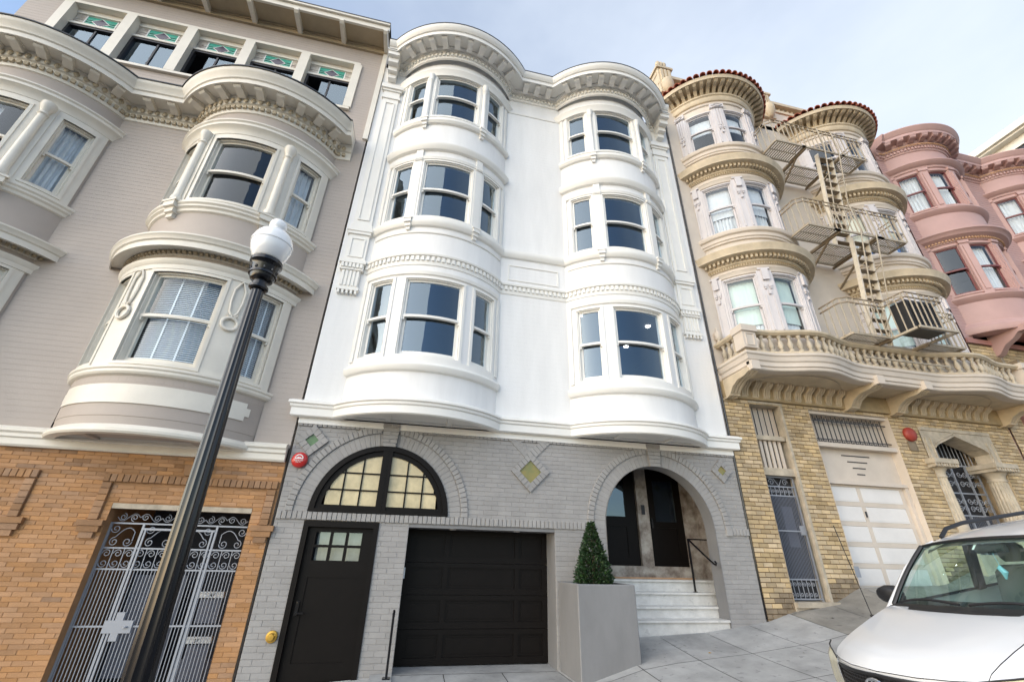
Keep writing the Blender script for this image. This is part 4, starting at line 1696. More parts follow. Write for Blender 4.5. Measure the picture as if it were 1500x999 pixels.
    m.box(X0 - 0.06, X1 + 0.06, -0.08, 0.0, Z0 - 0.03, Z0 + 0.02)
    edges = [X0 + (X1 - X0) * i / 5 for i in range(6)]
    for i, x in enumerate(edges):
        w_ = 0.115 if 0 < i < 5 else 0.10
        xx = min(max(x, X0 + w_ / 2 - 0.03), X1 - w_ / 2 + 0.03)
        m.box(xx - w_, xx + w_, -0.05, 0.30, Z0 + 0.09, Z1 - 0.09)
    m.obj('frame', 'cream', at, angle=0)
    for i in range(5):
        a, b = edges[i] + 0.115, edges[i + 1] - 0.115
        gz0, gz1 = 13.36, 13.74
        yg = 0.16
        # transom bar and header soffit
        m = MB()
        m.box(a, b, 0.10, 0.26, gz0 - 0.07, gz0)
        m.box(a, b, 0.12, 0.26, gz1, Z1 - 0.09)
        m.obj('transom', 'cream', at, angle=0)
        w5 = (b - a)
        cuts = [a, a + 0.21 * w5, a + 0.79 * w5, b]
        cxm, czm = (a + b) / 2, (gz0 + gz1) / 2
        for q, (xa, xb) in enumerate(zip(cuts[:-1], cuts[1:])):
            mm = MB()
            if q != 1:
                for zz0, zz1 in ((gz0, czm), (czm, gz1)):
                    mm.box(xa + 0.008, xb - 0.008, yg, yg + 0.01, zz0 + 0.008, zz1 - 0.008)
                mm.obj('stained_glass', 'mottleglass', at, angle=0)
            else:
                for zz0, zz1 in ((gz0, czm - 0.045), (czm - 0.03, czm + 0.03), (czm + 0.045, gz1)):
                    mm.box(xa + 0.008, xb - 0.008, yg + 0.002, yg + 0.01, zz0 + 0.006, zz1 - 0.006)
                mm.obj('stained_glass', 'tealglass', at, angle=0)
                dm = MB()
                dm.prism([(cxm - 0.20, czm), (cxm, czm - 0.165), (cxm + 0.20, czm), (cxm, czm + 0.165)], yg - 0.006, yg + 0.004)
                dm.obj('came', 'signwhite', at, angle=0)
                dm = MB()
                dm.prism([(cxm - 0.17, czm), (cxm, czm - 0.14), (cxm + 0.17, czm), (cxm, czm + 0.14)], yg - 0.012, yg - 0.004)
                dm.obj('stained_glass', 'purpleglass', at, angle=0)
        cm = MB()
        for xx in cuts[1:3]:
            cm.box(xx - 0.012, xx + 0.012, yg - 0.008, yg + 0.012, gz0, gz1)
        cm.box(a, b, yg - 0.005, yg + 0.012, gz0 - 0.002, gz0 + 0.012)
        cm.box(a, b, yg - 0.005, yg + 0.012, gz1 - 0.012, gz1 + 0.002)
        cm.obj('came', 'signwhite', at, angle=0)
        # sliding sash in dark aluminium
        fm = MB()
        zt, zb = gz0 - 0.07, Z0 + 0.09
        frame_rect(fm, flat, a, b, zb, zt, 0.06, 0.06, -0.24, -0.12)
        mid = (a + b) / 2 + (0.03 if i not in (2, 4) else 0.02)
        fm.box(mid - 0.02, mid + 0.02, 0.15, 0.20, zb, zt)
        fm.obj('sliding_frame', 'bronze', at, angle=0)
        for s_, (xa, xb) in enumerate(((a + 0.05, mid), (mid, b - 0.05))):
            if i in (2, 4) and s_ == 0:
                xa = xa + (mid - xa) * 0.62      # slid open
            g = MB()
            g.add([(xa, 0.175, zb), (xb, 0.175, zb), (xb, 0.175, zt), (xa, 0.175, zt)], [(0, 1, 2, 3)])
            g.obj('pane', 'glass', at, recalc=False, angle=0)
    m = MB()
    m.box(X0, X1, 1.6, 1.62, 11.5, 14.3)
    m.box(X0, X1, 0.3, 1.6, 13.96, 13.98)
    m.obj('room', 'room', h, angle=0)
    # ---- eave with rafter tails
    ev = MB()
    ev.box(TL - 0.2, TR + 0.04, -0.58, 0.05, 14.80, 14.84)
    ev.obj('eave_soffit', 'eave', h, angle=0)
    ev = MB()
    ev.box(TL - 0.2, TR + 0.06, -0.64, -0.58, 14.76, 14.96)
    ev.box(TL - 0.2, TR + 0.06, -0.70, -0.58, 14.93, 15.00)
    ev.obj('gutter_board', 'cream', h, angle=0)
    ev = MB()
    ev.box(TL - 0.2, TR + 0.07, -0.71, 4.0, 15.002, 15.03)
    ev.obj('roof', 'roofedge', h, angle=0)
    mr = MB()
    mr.box(TL, TR, -0.07, 0.0, 14.60, 14.80)
    mr.box(TL, TR, -0.10, 0.0, 14.73, 14.795)
    mr.obj('eave_moulding', 'eave', h, angle=0)
    rme = MB()
    rme.rings([[(x, y, z) for y, z in ((0, 0), (-0.66, 0), (-0.66, -0.10), (-0.6, -0.15), (-0.05, -0.17), (0, -0.17))] for x in (-0.055, 0.055)])
    rme = rme.mesh('rafter_tail', 'cream', angle=0)
    for q in range(8):
        link('rafter_tail', rme, h, (TR - 0.03 - 1.17 * q, 0, 14.798))
    m = MB()
    m.box(TR - 0.09, TR + 0.03, -0.06, 0.0, 11.05, 14.60)
    m.obj('corner_board', 'cream', h, angle=0)
    build_orange(h)


def gate_bars(parent, x0, x1, z0, z1, y, n, r, m, name='gate_bar'):
    mb = MB()
    mb.tube([(0, 0, 0), (0, 0, z1 - z0)], r, 5)
    me = mb.mesh(name, m, angle=60)
    for i in range(n):
        link(name, me, parent, (x0 + (x1 - x0) * i / (n - 1), y, z0))


def scroll_obj(parent, paths, y, r, m, name='scroll'):
    mb = MB()
    for pts in paths:
        mb.tube([(x, y, z) for x, z in pts], r, 5)
    return split(mb, name, m, parent, angle=60)


def build_orange(h):
    bk = part_empty('brick_wall', h)
    GX0, GX1, GZ = -4.48, -2.50, 2.25

    SX = [(-4.73, -2.20), (-8.13, -5.60)]

    def iv(z, back=False):
        L_ = [(TL, TR)]
        if z < GZ:
            L_ = subtract(L_, GX0, GX1)
        if not back:
            for a, b in SX:
                if 2.54 < z < 2.69:
                    L_ = subtract(L_, a, b)
                if 2.0 < z <= 2.54:
                    L_ = subtract(L_, a, a + 0.15)
                    L_ = subtract(L_, b - 0.15, b)
        return L_

    mb = MB()
    for za, zb in ((-1.4, GZ), (GZ, 3.02)):
        for l, r_ in iv((za + zb) / 2, True):
            mb.add([(l, -0.002, za), (r_, -0.002, za), (r_, -0.002, zb), (l, -0.002, zb)], [(0, 1, 2, 3)])
    mb.obj('wall_backing', 'orangemortar', bk, recalc=False, angle=0)

    def mf(c, rnd):
        return 'orangebrown' if rnd.random() < 0.05 + (0.25 if c[2] > 2.6 else 0) else 'orangebrick'
    lay_bricks(bk, iv, -1.2, 3.0, 0.0605, 0.238, 0.007, 'orangebrick', gap=0.0035, limit=300, seed=5, mfun=mf)
    for a, b in SX:
        soldier_row(bk, 'soldier_brick', a, b, 2.56, 2.675, 0.045, 'orangebrown', 0.09)
        for xx in (a, b - 0.15):
            me = brick_mesh(0.13, 0.085, 0.045, 0.005, 'orangebrown', 'surround_brick')
            for q in range(6):
                link('surround_brick', me, bk, (xx + 0.075, 0, 2.05 + 0.0905 * q))
            m = MB()
            for q, (wq, zz) in enumerate(((0.34, 1.92), (0.28, 1.835), (0.18, 1.75))):
                m.box(xx + 0.075 - wq / 2, xx + 0.075 + wq / 2, -0.075 + 0.012 * q, 0, zz, zz + 0.08)
            m.obj('corbel', 'orangebrown', bk, angle=0)
        m = MB()
        xm = (a + b) / 2
        m.prism([(xm - 0.16, 2.70), (xm + 0.16, 2.70), (xm + 0.2, 2.87), (xm - 0.2, 2.87)], -0.07, 0)
        m.obj('keystone', 'orangebrown', bk, angle=0)
    # bluish window inside the left surround, mostly out of the picture
    # ---- entry gate
    e = part_empty('entry', h)
    D = 1.3
    m = MB()
    for x in (GX0, GX1):
        m.add([(x, -0.012, -1.2), (x, D, -1.2), (x, D, GZ), (x, -0.012, GZ)], [(0, 1, 2, 3)])
    m.add([(GX0, -0.012, GZ), (GX1, -0.012, GZ), (GX1, D, GZ), (GX0, D, GZ)], [(0, 1, 2, 3)])
    m.obj('reveal', 'orangemortar', e, recalc=False, angle=0)
    m = MB()
    m.box(GX0 + 0.002, GX1 - 0.002, -0.01, 0.10, GZ - 0.075, GZ - 0.001)
    m.obj('lintel_trim', 'stone', e, angle=0)
    m = MB()
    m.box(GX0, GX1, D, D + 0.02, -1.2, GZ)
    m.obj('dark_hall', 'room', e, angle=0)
    m = MB()
    m.box(-4.20, -3.45, D - 0.5, D - 0.48, -0.1, 1.25)
    m.obj('door_glass', 'frost', e, angle=0)
    m = MB()
    m.box(-3.30, -2.62, D - 0.4, D - 0.36, -1.0, 0.10)
    m.obj('door_panel', 'frost', e, angle=0)
    # two mailbox doors with number strips on the inner side wall
    for z0, z1 in ((-0.36, 0.42), (0.62, 1.02)):
        m = MB()
        m.box(-3.05, -2.74, 0.50, 0.53, z0, z1 - 0.08)
        m.obj('mailbox', 'frost', e, angle=0)
    for txt, z, dx in (('347', 1.005, 0.0), ('37', 0.41, -0.03)):
        m = MB()
        m.box(-3.07, -2.72, 0.46, 0.50, z - 0.045, z + 0.02)
        m.box(-3.07, -2.72, 0.445, 0.50, z + 0.02, z + 0.04)
        m.obj('number_strip', 'signwhite', e, angle=0)
        me = text_mesh(txt, 0.06)
        me.materials.append(MT['signink'])
        link('number', me, e, (-2.90 + dx, 0.456, z - 0.012))
    g = part_empty('gate', h)
    Y = 0.14
    S = 'silveriron'
    zt, z1, z2, z3 = 2.14, 1.975, 1.63, 1.345
    rails = MB()
    for z in (z1, z2, z3, 0.625, -0.45):
        rails.bar((GX0, Y, z), (GX1, Y, z), 0.022, 0.022)
    for x in (GX0 + 0.015, -4.02, -2.98, GX1 - 0.015):
        rails.bar((x, Y, -0.9), (x, Y, z1), 0.03, 0.03)
    rails.bar((-4.0, Y - 0.01, 1.90), (-3.0, Y - 0.01, 1.90), 0.03, 0.03)
    rails.bar((-3.97, Y - 0.012, -0.9), (-3.97, Y - 0.012, 1.9), 0.024)
    rails.bar((-3.03, Y - 0.012, -0.9), (-3.03, Y - 0.012, 1.9), 0.024)
    rails.obj('gate_frame', S, g, angle=0)
    gate_bars(g, GX0 + 0.04, GX1 - 0.04, -0.9, z3, Y, 42, 0.0075, S)
    # short bars with scroll pairs
    nb = 13
    for i in range(nb):
        xa = GX0 + 0.02 + (GX1 - GX0 - 0.04) * i / nb
        xb = xa + (GX1 - GX0 - 0.04) / nb
        xm = (xa + xb) / 2
        m = MB()
        m.tube([(xb, Y, z3), (xb, Y, z2)], 0.008, 5)
        m.obj('gate_bar', S, g, angle=60)
        scroll_obj(g, [ring_scroll(xm, z3 + 0.075, 0.058, a0=PI, flip=1), ring_scroll(xm, z2 - 0.075, 0.058, a0=PI, flip=-1)], Y, 0.0065, S)
    # middle tier of large C scrolls
    spans = [(GX0 + 0.03, -4.03, 1), (-3.97, -3.5, 1), (-3.5, -3.03, -1), (-2.97, GX1 - 0.03, -1)]
    for a, b, s_ in spans:
        w_ = b - a
        p = []
        xs, xe = (a + 0.10, b - 0.08) if s_ > 0 else (b - 0.10, a + 0.08)
        arc = [(xs + (xe - xs) * t, z2 + 0.07 + 0.21 * sin(PI * (0.12 + 0.62 * t))) for t in [i / 12 for i in range(13)]]
        p.append(arc + [(xe, z2 + 0.10)])
        p.append(ring_scroll(xs, z2 + 0.085, 0.065, a0=PI / 2, flip=s_))
        p.append(ring_scroll(xe - s_ * 0.06, z2 + 0.085, 0.065, a0=0 if s_ > 0 else PI, flip=-s_))
        p.append(ring_scroll((a if s_ > 0 else b) + s_ * 0.07, z1 - 0.08, 0.062, a0=PI if s_ > 0 else 0, flip=s_))
        scroll_obj(g, p, Y, 0.007, S)
    # top tier of running scrolls
    n = 6
    for i in range(n):
        a = GX0 + 0.06 + (GX1 - GX0 - 0.12) * i / n
        b = a + (GX1 - GX0 - 0.12) / n
        xm = (a + b) / 2
        f = 1 if i % 2 else -1
        zz = (z1 + zt) / 2 + 0.005
        wave = [(a + (b - a) * t, zz + 0.055 * f * sin(2 * PI * t)) for t in [q / 10 for q in range(11)]]
        scroll_obj(g, [wave, ring_scroll(xm - 0.08, zz + 0.005, 0.052, a0=PI / 2, flip=f), ring_scroll(xm + 0.08, zz - 0.005, 0.052, a0=-PI / 2, flip=f)], Y, 0.006, S)
    m = MB()
    m.box(-4.06, -3.70, Y - 0.03, Y - 0.012, 0.545, 0.70)
    m.box(-3.94, -3.84, Y - 0.028, Y - 0.013, 0.45, 0.80)
    m.lathe([(0, 0), (0.03, 0), (0.03, 0.02), (0, 0.02)], (-3.78, Y - 0.04, 0.61), 10)
    m.obj('lock_plate', 'silveriron', g, angle=0)


build_taupe()

# ================================================================== CREAM AND YELLOW BRICK HOUSE
YL, YR = 6.74, 15.30
YB = [Bay(8.58, 0.72, 1.60), Bay(13.18, 0.72, 1.60)]


def build_yellow():
    h = thing('row_house', 'cream stucco house with clay tile bay roofs and a balustraded balcony above yellow brick', 'house', (11.0, 0, 0), 'row houses climbing the hill')
    k = math.degrees(1 / 1.6)
    shell(h, YL, YR, 0.2, 15.4, 'ycream')
    e = YB[0].half(0)
    fw = MB()
    for a, b in ((YL, YB[0].cx - e), (YB[0].cx + e, YB[1].cx - e), (YB[1].cx + e, YR)):
        wall_grid(fw, flat, [a, b], [5.0, 15.6], [])
    fw.obj('wall', 'ycream', h, recalc=False, angle=0)
    FL = {'F1': (6.56, 8.16, 7.33), 'F2': (9.72, 11.33, 10.55), 'F3': (12.98, 14.42, 13.72)}
    AN = ((-53.5, -27.0), (-12.8, 12.8), (27.0, 53.5))
    for bi, b in enumerate(YB):
        wl = MB()
        holes, us, zs = [], [-b.ae(), b.ae()], [5.4, 15.6]
        for f, (z0, z1, zr) in FL.items():
            zs += [z0 - 0.02, z1]
            for a0, a1 in AN:
                holes.append((a0, a1, z0 - 0.02, z1))
                us += [a0, a1]
        wall_grid(wl, b.p, us, zs, holes, nsub=3)
        merge(wl).obj('bay_wall', 'ycream', h, recalc=False, angle=30)
        t = MB()
        for zc in (8.52, 11.74):
            # cornice over a storey and sill of the next
            b.band(t, [(0, zc - 0.06), (0.04, zc - 0.05), (0.04, zc + 0.02), (0.07, zc + 0.04), (0.07, zc + 0.16), (0.12, zc + 0.18), (0.30, zc + 0.20), (0.31, zc + 0.27), (0.35, zc + 0.35), (0.36, zc + 0.39), (0, zc + 0.42)])
        split(t, 'storey_cornice', 'ytan', h)
        t = MB()
        for zs_ in (9.42, 12.66):
            b.band(t, [(0, zs_ - 0.14), (0.05, zs_ - 0.12), (0.05, zs_ - 0.07), (0.08, zs_ - 0.05), (0.08, zs_ + 0.05), (0.13, zs_ + 0.08), (0.15, zs_ + 0.13), (0.15, zs_ + 0.18), (0, zs_ + 0.20)])
        for zh in (8.22, 11.39):
            b.band(t, [(0, zh), (0.03, zh + 0.01), (0.05, zh + 0.08), (0.08, zh + 0.12), (0, zh + 0.13)], -56, 56)
        b.band(t, [(0, 14.72), (0.04, 14.74), (0.06, 14.80), (0, 14.82)], -58, 58)
        split(t, 'sill', 'ycream', h)
        t = MB()
        b.band(t, [(0, 14.86), (0.06, 14.88), (0.10, 14.95), (0.10, 15.04), (0.14, 15.07), (0.14, 15.12), (0, 15.14)])
        split(t, 'frieze_moulding', 'ytan', h)
        for zc in (8.52, 11.74):
            e1 = b.ae(0.08, 0.02)
            dentils(h, arc_pts(b, 0.08, -e1, e1), 0.105, 0.055, 0.10, zc + 0.09, zc + 0.185, 'ytan')
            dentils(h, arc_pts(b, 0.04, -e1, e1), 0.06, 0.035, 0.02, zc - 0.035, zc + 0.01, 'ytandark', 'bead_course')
        for f, (z0, z1, zr) in FL.items():
            for a0, a1 in AN:
                wd = window(h, b.p, k, a0, a1, z0, z1, trim='lilac', sash='lilac', glass='oldglass', zr=zr, casing=0.035, cd_=0.02, n=5, st=0.045, bot=0.07)
                cm = MB()
                if f == 'F1':
                    curtain_sheet(cm, b.p, k, a0 + 1, a1 - 1, z0 + 0.30, z1, -0.20, amp=0.003)
                    cm.obj('roller_shade', 'greenshade', wd, recalc=False)
                    cm = MB()
                    curtain_sheet(cm, b.p, k, a0 + 1, a1 - 1, z0, z0 + 0.32, -0.24, amp=0.02)
                    cm.obj('curtain', 'curtain', wd, recalc=False)
                elif f == 'F2' and bi == 1:
                    curtain_sheet(cm, b.p, k, a0 + 1, a1 - 1, zr - 0.2, z1, -0.20, amp=0.003)
                    cm.obj('roller_shade', 'shade', wd, recalc=False)
                    cm = MB()
                    curtain_sheet(cm, b.p, k, a0 + 1, a0 + 14, z0, zr, -0.23)
                    cm.obj('curtain', 'curtain', wd, recalc=False)
                    cm = MB()
                    curtain_sheet(cm, b.p, k, a0 + 14, a1 - 2, z0, zr - 0.1, -0.26, amp=0.01)
                    cm.obj('curtain', 'bluecloth', wd, recalc=False)
                elif f == 'F2':
                    curtain_sheet(cm, b.p, k, a0 + 1, a1 - 1, zr - 0.25, z1, -0.20, amp=0.003)
                    cm.obj('roller_shade', 'curtain', wd, recalc=False)
                    cm = MB()
                    curtain_sheet(cm, b.p, k, a0 + 1, a1 - 1, z0, zr - 0.2, -0.25)
                    cm.obj('curtain', 'curtain', wd, recalc=False)
                elif bi == 0:
                    curtain_sheet(cm, b.p, k, a0 + 1, a1 - 1, zr - 0.02, z1 - 0.12, -0.20, amp=0.003)
                    cm.obj('roller_shade', 'curtain', wd, recalc=False)
            # fluted pilasters with carved drops
            for u in (-60, -19.9, 19.9, 60):
                hw = 6.2 if abs(u) < 30 else 5.2
                pm = MB()
                top = z1 + 0.10
                pm.mbox(b.p, u - hw, u + hw, 0, 0.04, z0 - 0.1, top, 2)
                pm.mbox(b.p, u - hw * 0.62, u - hw * 0.42, 0.04, 0.06, z0, z0 + (z1 - z0) * 0.6, 1)
                pm.mbox(b.p, u + hw * 0.42, u + hw * 0.62, 0.04, 0.06, z0, z0 + (z1 - z0) * 0.6, 1)
                if f == 'F3':
                    for q in (-0.45, 0, 0.45):
                        pm.mbox(b.p, u + q * hw - 0.8, u + q * hw + 0.8, 0.04, 0.065, zr, top - 0.05, 1)
                    pm.mbox(b.p, u - hw * 1.15, u + hw * 1.15, 0, 0.09, top, top + 0.16, 2)
                    c = b.p(u, 0.09, top + 0.08)
                    pm.tube([b.p(u - hw * 0.8, 0.10, top + 0.08), b.p(u - hw * 0.4, 0.10, top + 0.13), b.p(u + hw * 0.4, 0.10, top + 0.13), b.p(u + hw * 0.8, 0.10, top + 0.08), b.p(u + hw * 0.4, 0.10, top + 0.03), b.p(u - hw * 0.4, 0.10, top + 0.03), b.p(u - hw * 0.8, 0.10, top + 0.08)], 0.022, 5, caps=False)
                else:
                    pm.mbox(b.p, u - hw * 0.42, u + hw * 0.42, 0.04, 0.10, top - 0.30, top + 0.02, 1)
                    pm.mbox(b.p, u - hw * 0.8, u + hw * 0.8, 0.0, 0.075, top + 0.02, top + 0.07, 1)
                pm.obj('pilaster', 'lilac', h, angle=0)
                dm = MB()
                zz = top - 0.42 if f != 'F3' else zr - 0.05
                for s_ in (-1, 1):
                    dm.mbox(b.p, u + s_ * hw * 0.34 - 1.1, u + s_ * hw * 0.34 + 1.1, 0.04, 0.085, zz - 0.09, zz, 1)
                    dm.mbox(b.p, u + s_ * hw * 0.34 - 0.8, u + s_ * hw * 0.34 + 0.8, 0.04, 0.075, zz - 0.14, zz - 0.10, 1)
                dm.mbox(b.p, u - 1.0, u + 1.0, 0.04, 0.085, zz - 0.30, zz - 0.20, 1)
                split(dm, 'carved_drop', 'lilac', h, angle=0)
        for z0, z1 in ((6.0, 8.5), (9.2, 11.6), (12.5, 14.8)):
            room(h, b, z0, z1, dback=-0.30)
        # ---- tiled half-conical roof on brackets
        me = MB()
        me.rings([[(x, y, z) for y, z in ((0, 0), (-0.40, 0), (-0.42, -0.05), (-0.36, -0.09), (-0.2, -0.10), (-0.08, -0.18), (-0.03, -0.26), (0, -0.28))] for x in (-0.052, 0.052)])
        me = me.mesh('eave_bracket', 'ytan', angle=30)
        e2 = b.ae(0.12, 0.0) - 3
        n = 21
        for q in range(n):
            a = -e2 + 2 * e2 * q / (n - 1)
            x, y, z = b.p(a, 0.02, 0)
            link('eave_bracket', me, h, (x, y, 15.42), rz=R(a))
        t = MB()
        b.band(t, [(0, 15.14), (0.02, 15.14), (0.02, 15.424), (0.44, 15.424), (0.44, 15.40), (0.47, 15.40), (0.48, 15.47), (0.50, 15.52), (0, 15.53)])
        split(t, 'eave_board', 'ytan', h)
        rf = MB()
        e3 = b.ae(0.50, 0.0)
        N = 30
        apex = (b.cx, 0.0, 16.35)
        eav = [b.p(-e3 + 2 * e3 * i / N, 0.48, 15.53) for i in range(N + 1)]
        for i in range(N):
            rf.add([eav[i], eav[i + 1], apex], [(0, 1, 2)])
        rf.obj('roof_deck', 'tile', h, recalc=False, angle=0)
        tn = 26
        for q in range(tn):
            a = -e3 + 2 * e3 * (q + 0.5) / tn
            p0 = Vector(b.p(a, 0.55, 15.53))
            p1 = Vector(apex)
            p0w = p0.copy()
            d_ = (p1 - p0)
            tm = MB()
            side = Vector((cos(R(a)), sin(R(a)), 0))
            upv = side.cross(d_.normalized())
            if upv.z < 0:
                upv = -upv
            rs = []
            for t_ in (0.0, 0.34, 0.35, 0.72):
                c = p0 + d_ * t_
                rr = 0.092 * (1 - 0.65 * t_) + (0.012 if t_ in (0.35,) else 0)
                rs.append([tuple(c + side * rr * cos(PI * j / 6) + upv * rr * sin(PI * j / 6)) for j in range(7)] + [tuple(c + side * rr * 0.8 * cos(PI * (6 - j) / 6) + upv * rr * 0.8 * sin(PI * (6 - j) / 6)) for j in range(7)])
            tm.rings(rs)
            tm.obj('roof_tile', 'tile', h, angle=50)
    # ---- parapet with finials
    m = MB()
    m.box(YL, YR, 0.0, 0.35, 15.4, 16.5)
    m.obj('parapet_wall', 'ycream', h, angle=0)
    m = MB()
    m.box(YL, YR, -0.05, 0.40, 16.50, 16.62)
    m.box(YL, YR, -0.02, 0.38, 17.02, 17.16)
    m.obj('parapet_rail', 'ytan', h, angle=0)
    bal = MB()
    bal.lathe([(0, 0), (0.06, 0), (0.06, 0.05), (0.035, 0.08), (0.065, 0.18), (0.03, 0.30), (0.055, 0.35), (0.055, 0.40), (0, 0.40)], (0, 0, 0), 8)
    bal = bal.mesh('parapet_baluster', 'ytan', angle=50)
    for q in range(44):
        link('parapet_baluster', bal, h, (YL + 0.15 + (YR - YL - 0.3) * q / 43, 0.16, 16.62))
    for x in (7.02, 11.05, 15.1):
        m = MB()
        m.box(x - 0.26, x + 0.26, -0.10, 0.42, 16.0, 17.28)
        m.box(x - 0.32, x + 0.32, -0.16, 0.46, 17.28, 17.38)
        for q in (-0.14, 0, 0.14):
            m.box(x + q - 0.045, x + q + 0.045, -0.15, -0.10, 16.62, 17.22)
        m.lathe([(0, 15.95), (0.10, 16.02), (0.20, 16.18), (0.23, 16.40), (0.20, 16.58), (0, 16.62)], (x, -0.10, 0), 12)
        m.box(x - 0.16, x + 0.16, -0.06, 0.26, 17.38, 17.46)
        for q in (-0.12, 0, 0.12):
            m.lathe([(0, 17.44), (0.05, 17.46), (0.045, 17.62), (0.085, 17.70), (0.085, 17.78), (0.05, 17.86), (0.0, 17.90)], (x + q, 0.02, 0), 8)
        m.obj('finial', 'ytan', h, angle=40)
    # drain pipe in the joint beside the white house
    m = MB()
    m.tube([(6.715, 0.0, 0.7), (6.70, -0.03, 5.0), (6.69, -0.03, 15.0)], 0.024, 6)
    m.obj('drain_pipe', 'blackiron', h)
    build_yellow_base(h)
    build_balcony(h)


def bal_y(x):
    """plan line of the balcony edge"""
    s_ = 0.0
    for b in YB:
        q = (x - b.cx) / 1.30
        if abs(q) < 1:
            s_ = max(s_, 0.5 + 0.5 * cos(PI * q))
    return -(0.93 + 0.28 * s_)


def build_balcony(h):
    bl = part_empty('balcony', h)
    n = 90
    X0, X1 = YL + 0.10, YR - 0.02

    def line(d):
        xs = [X0 - d + (X1 - X0 + 2 * d) * i / n for i in range(n + 1)]
        return [(X0 - d, 0.0)] + [(x, bal_y(min(max(x, X0), X1)) - d) for x in xs] + [(X1 + d, 0.0)]

    def sweep(prof, m, name):
        mb = MB()
        cols = [line(d) for d, z in prof]
        mb.rings([[(cols[j][i][0], cols[j][i][1], prof[j][1]) for j in range(len(prof))] for i in range(n + 3)])
        return mb.obj(name, m, bl, angle=30)

    sweep([(-0.2, 5.40), (-0.02, 5.40), (0.0, 5.42), (0.0, 5.47), (0.03, 5.49), (0.03, 5.58), (0.06, 5.61), (0.08, 5.70), (0.11, 5.73), (0.11, 5.78), (-0.2, 5.80)], 'ycream', 'balcony_edge')
    sweep([(-0.14, 5.80), (-0.0, 5.80), (0.02, 5.83), (0.0, 5.87), (-0.14, 5.88)], 'ytan', 'balcony_plinth')
    sweep([(-0.16, 6.28), (0.0, 6.28), (0.02, 6.30), (0.05, 6.33), (0.05, 6.38), (0.0, 6.41), (-0.16, 6.41)], 'ytan', 'handrail')
    # slab / soffit
    mb = MB()
    pl = line(-0.1)
    mb.add([(x, y, 5.42) for x, y in pl], [tuple(range(len(pl)))])
    mb.add([(x, y, 5.79) for x, y in pl], [tuple(range(len(pl)))])
    mb.obj('balcony_soffit', 'ytan', bl, recalc=False, angle=0)
    me = MB()
    me.lathe([(0, 0), (0.062, 0), (0.062, 0.04), (0.035, 0.06), (0.05, 0.10), (0.066, 0.16), (0.05, 0.23), (0.028, 0.30), (0.034, 0.33), (0.055, 0.36), (0.055, 0.40), (0, 0.40)], (0, 0, 0), 9)
    me = me.mesh('baluster', 'stone', angle=50)
    pts = [(x, bal_y(x) + 0.07) for x in [X0 + 0.42 + (X1 - X0 - 0.84) * i / 80 for i in range(81)]]
    for x, y, a in along(pts, 0.205):
        link('baluster', me, bl, (x, y, 5.88))
    for q in range(3):
        link('baluster', me, bl, (X0 + 0.07, -0.18 - 0.19 * q, 5.88))
    for x in (X0 + 0.10, X1 - 0.10):
        m = MB()
        y = bal_y(x) + 0.09
        m.box(x - 0.17, x + 0.17, y - 0.17, y + 0.13, 5.88, 6.28)
        frame_rect(m, lambda u, d, z: (u, y - 0.17 - d, z), x - 0.11, x + 0.11, 5.93, 6.23, 0.02, 0.02, 0, 0.015, 1)
        m.box(x - 0.20, x + 0.20, y - 0.21, y + 0.15, 6.275, 6.43)
        m.obj('pedestal', 'ycream', bl, angle=0)
    m = MB()
    m.lathe([(0, 0), (0.05, 0), (0.035, 0.06), (0.09, 0.12), (0.095, 0.26), (0.07, 0.27), (0.07, 0.30), (0.02, 0.33), (0.025, 0.42), (0, 0.44)], (X0 + 0.08, -0.06, 6.42), 12)
    m.obj('urn', 'ycream', bl)
    # carved corbels under the balcony
    cm = MB()
    for s_ in (-1, 0, 1):
        cm.rings([[(s_ * 0.062 + dx, y, z) for y, z in ((0, 0), (-0.30, 0), (-0.305, -0.05), (-0.26, -0.11), (-0.16, -0.17), (-0.12, -0.26), (-0.11, -0.33), (-0.05, -0.37), (0, -0.37))] for dx in (-0.022, 0.022)])
    cm.box(-0.085, 0.085, -0.24, 0, -0.12, 0)
    cm.box(-0.085, 0.085, -0.09, 0, -0.36, -0.12)
    cme = cm.mesh('corbel', 'ytan', angle=30)
    for b in YB:
        for q in range(10):
            link('corbel', cme, bl, (b.cx - 1.30 + 2.6 * q / 9, -0.002, 5.44))
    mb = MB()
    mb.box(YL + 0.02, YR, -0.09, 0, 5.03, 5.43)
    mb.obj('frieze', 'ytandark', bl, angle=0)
    # big scroll consoles
    big = MB()
    for dx in (-0.14, -0.05, 0.04):
        big.rings([[(dx + w_, y, z) for y, z in ((0, 0), (-0.92, 0), (-0.92, -0.08), (-0.80, -0.13), (-0.55, -0.15), (-0.36, -0.24), (-0.24, -0.38), (-0.12, -0.43), (0, -0.43))] for w_ in (0.0, 0.07)])
    big.box(-0.13, 0.12, -0.80, 0, -0.13, -0.01)
    big.box(-0.13, 0.12, -0.24, 0, -0.40, -0.10)
    bme = big.mesh('console', 'ytan', angle=30)
    for x in (YL + 0.17, YB[0].cx + 1.62, YB[1].cx - 1.62, YR - 0.12):
        link('console', bme, bl, (x, -0.003, 5.42))
        m = MB()
        m.box(x - 0.10, x + 0.10, bal_y(x) - 0.10, bal_y(x) + 0.05, 5.36, 5.56)
        m.obj('console_block', 'ycream', bl, angle=0)


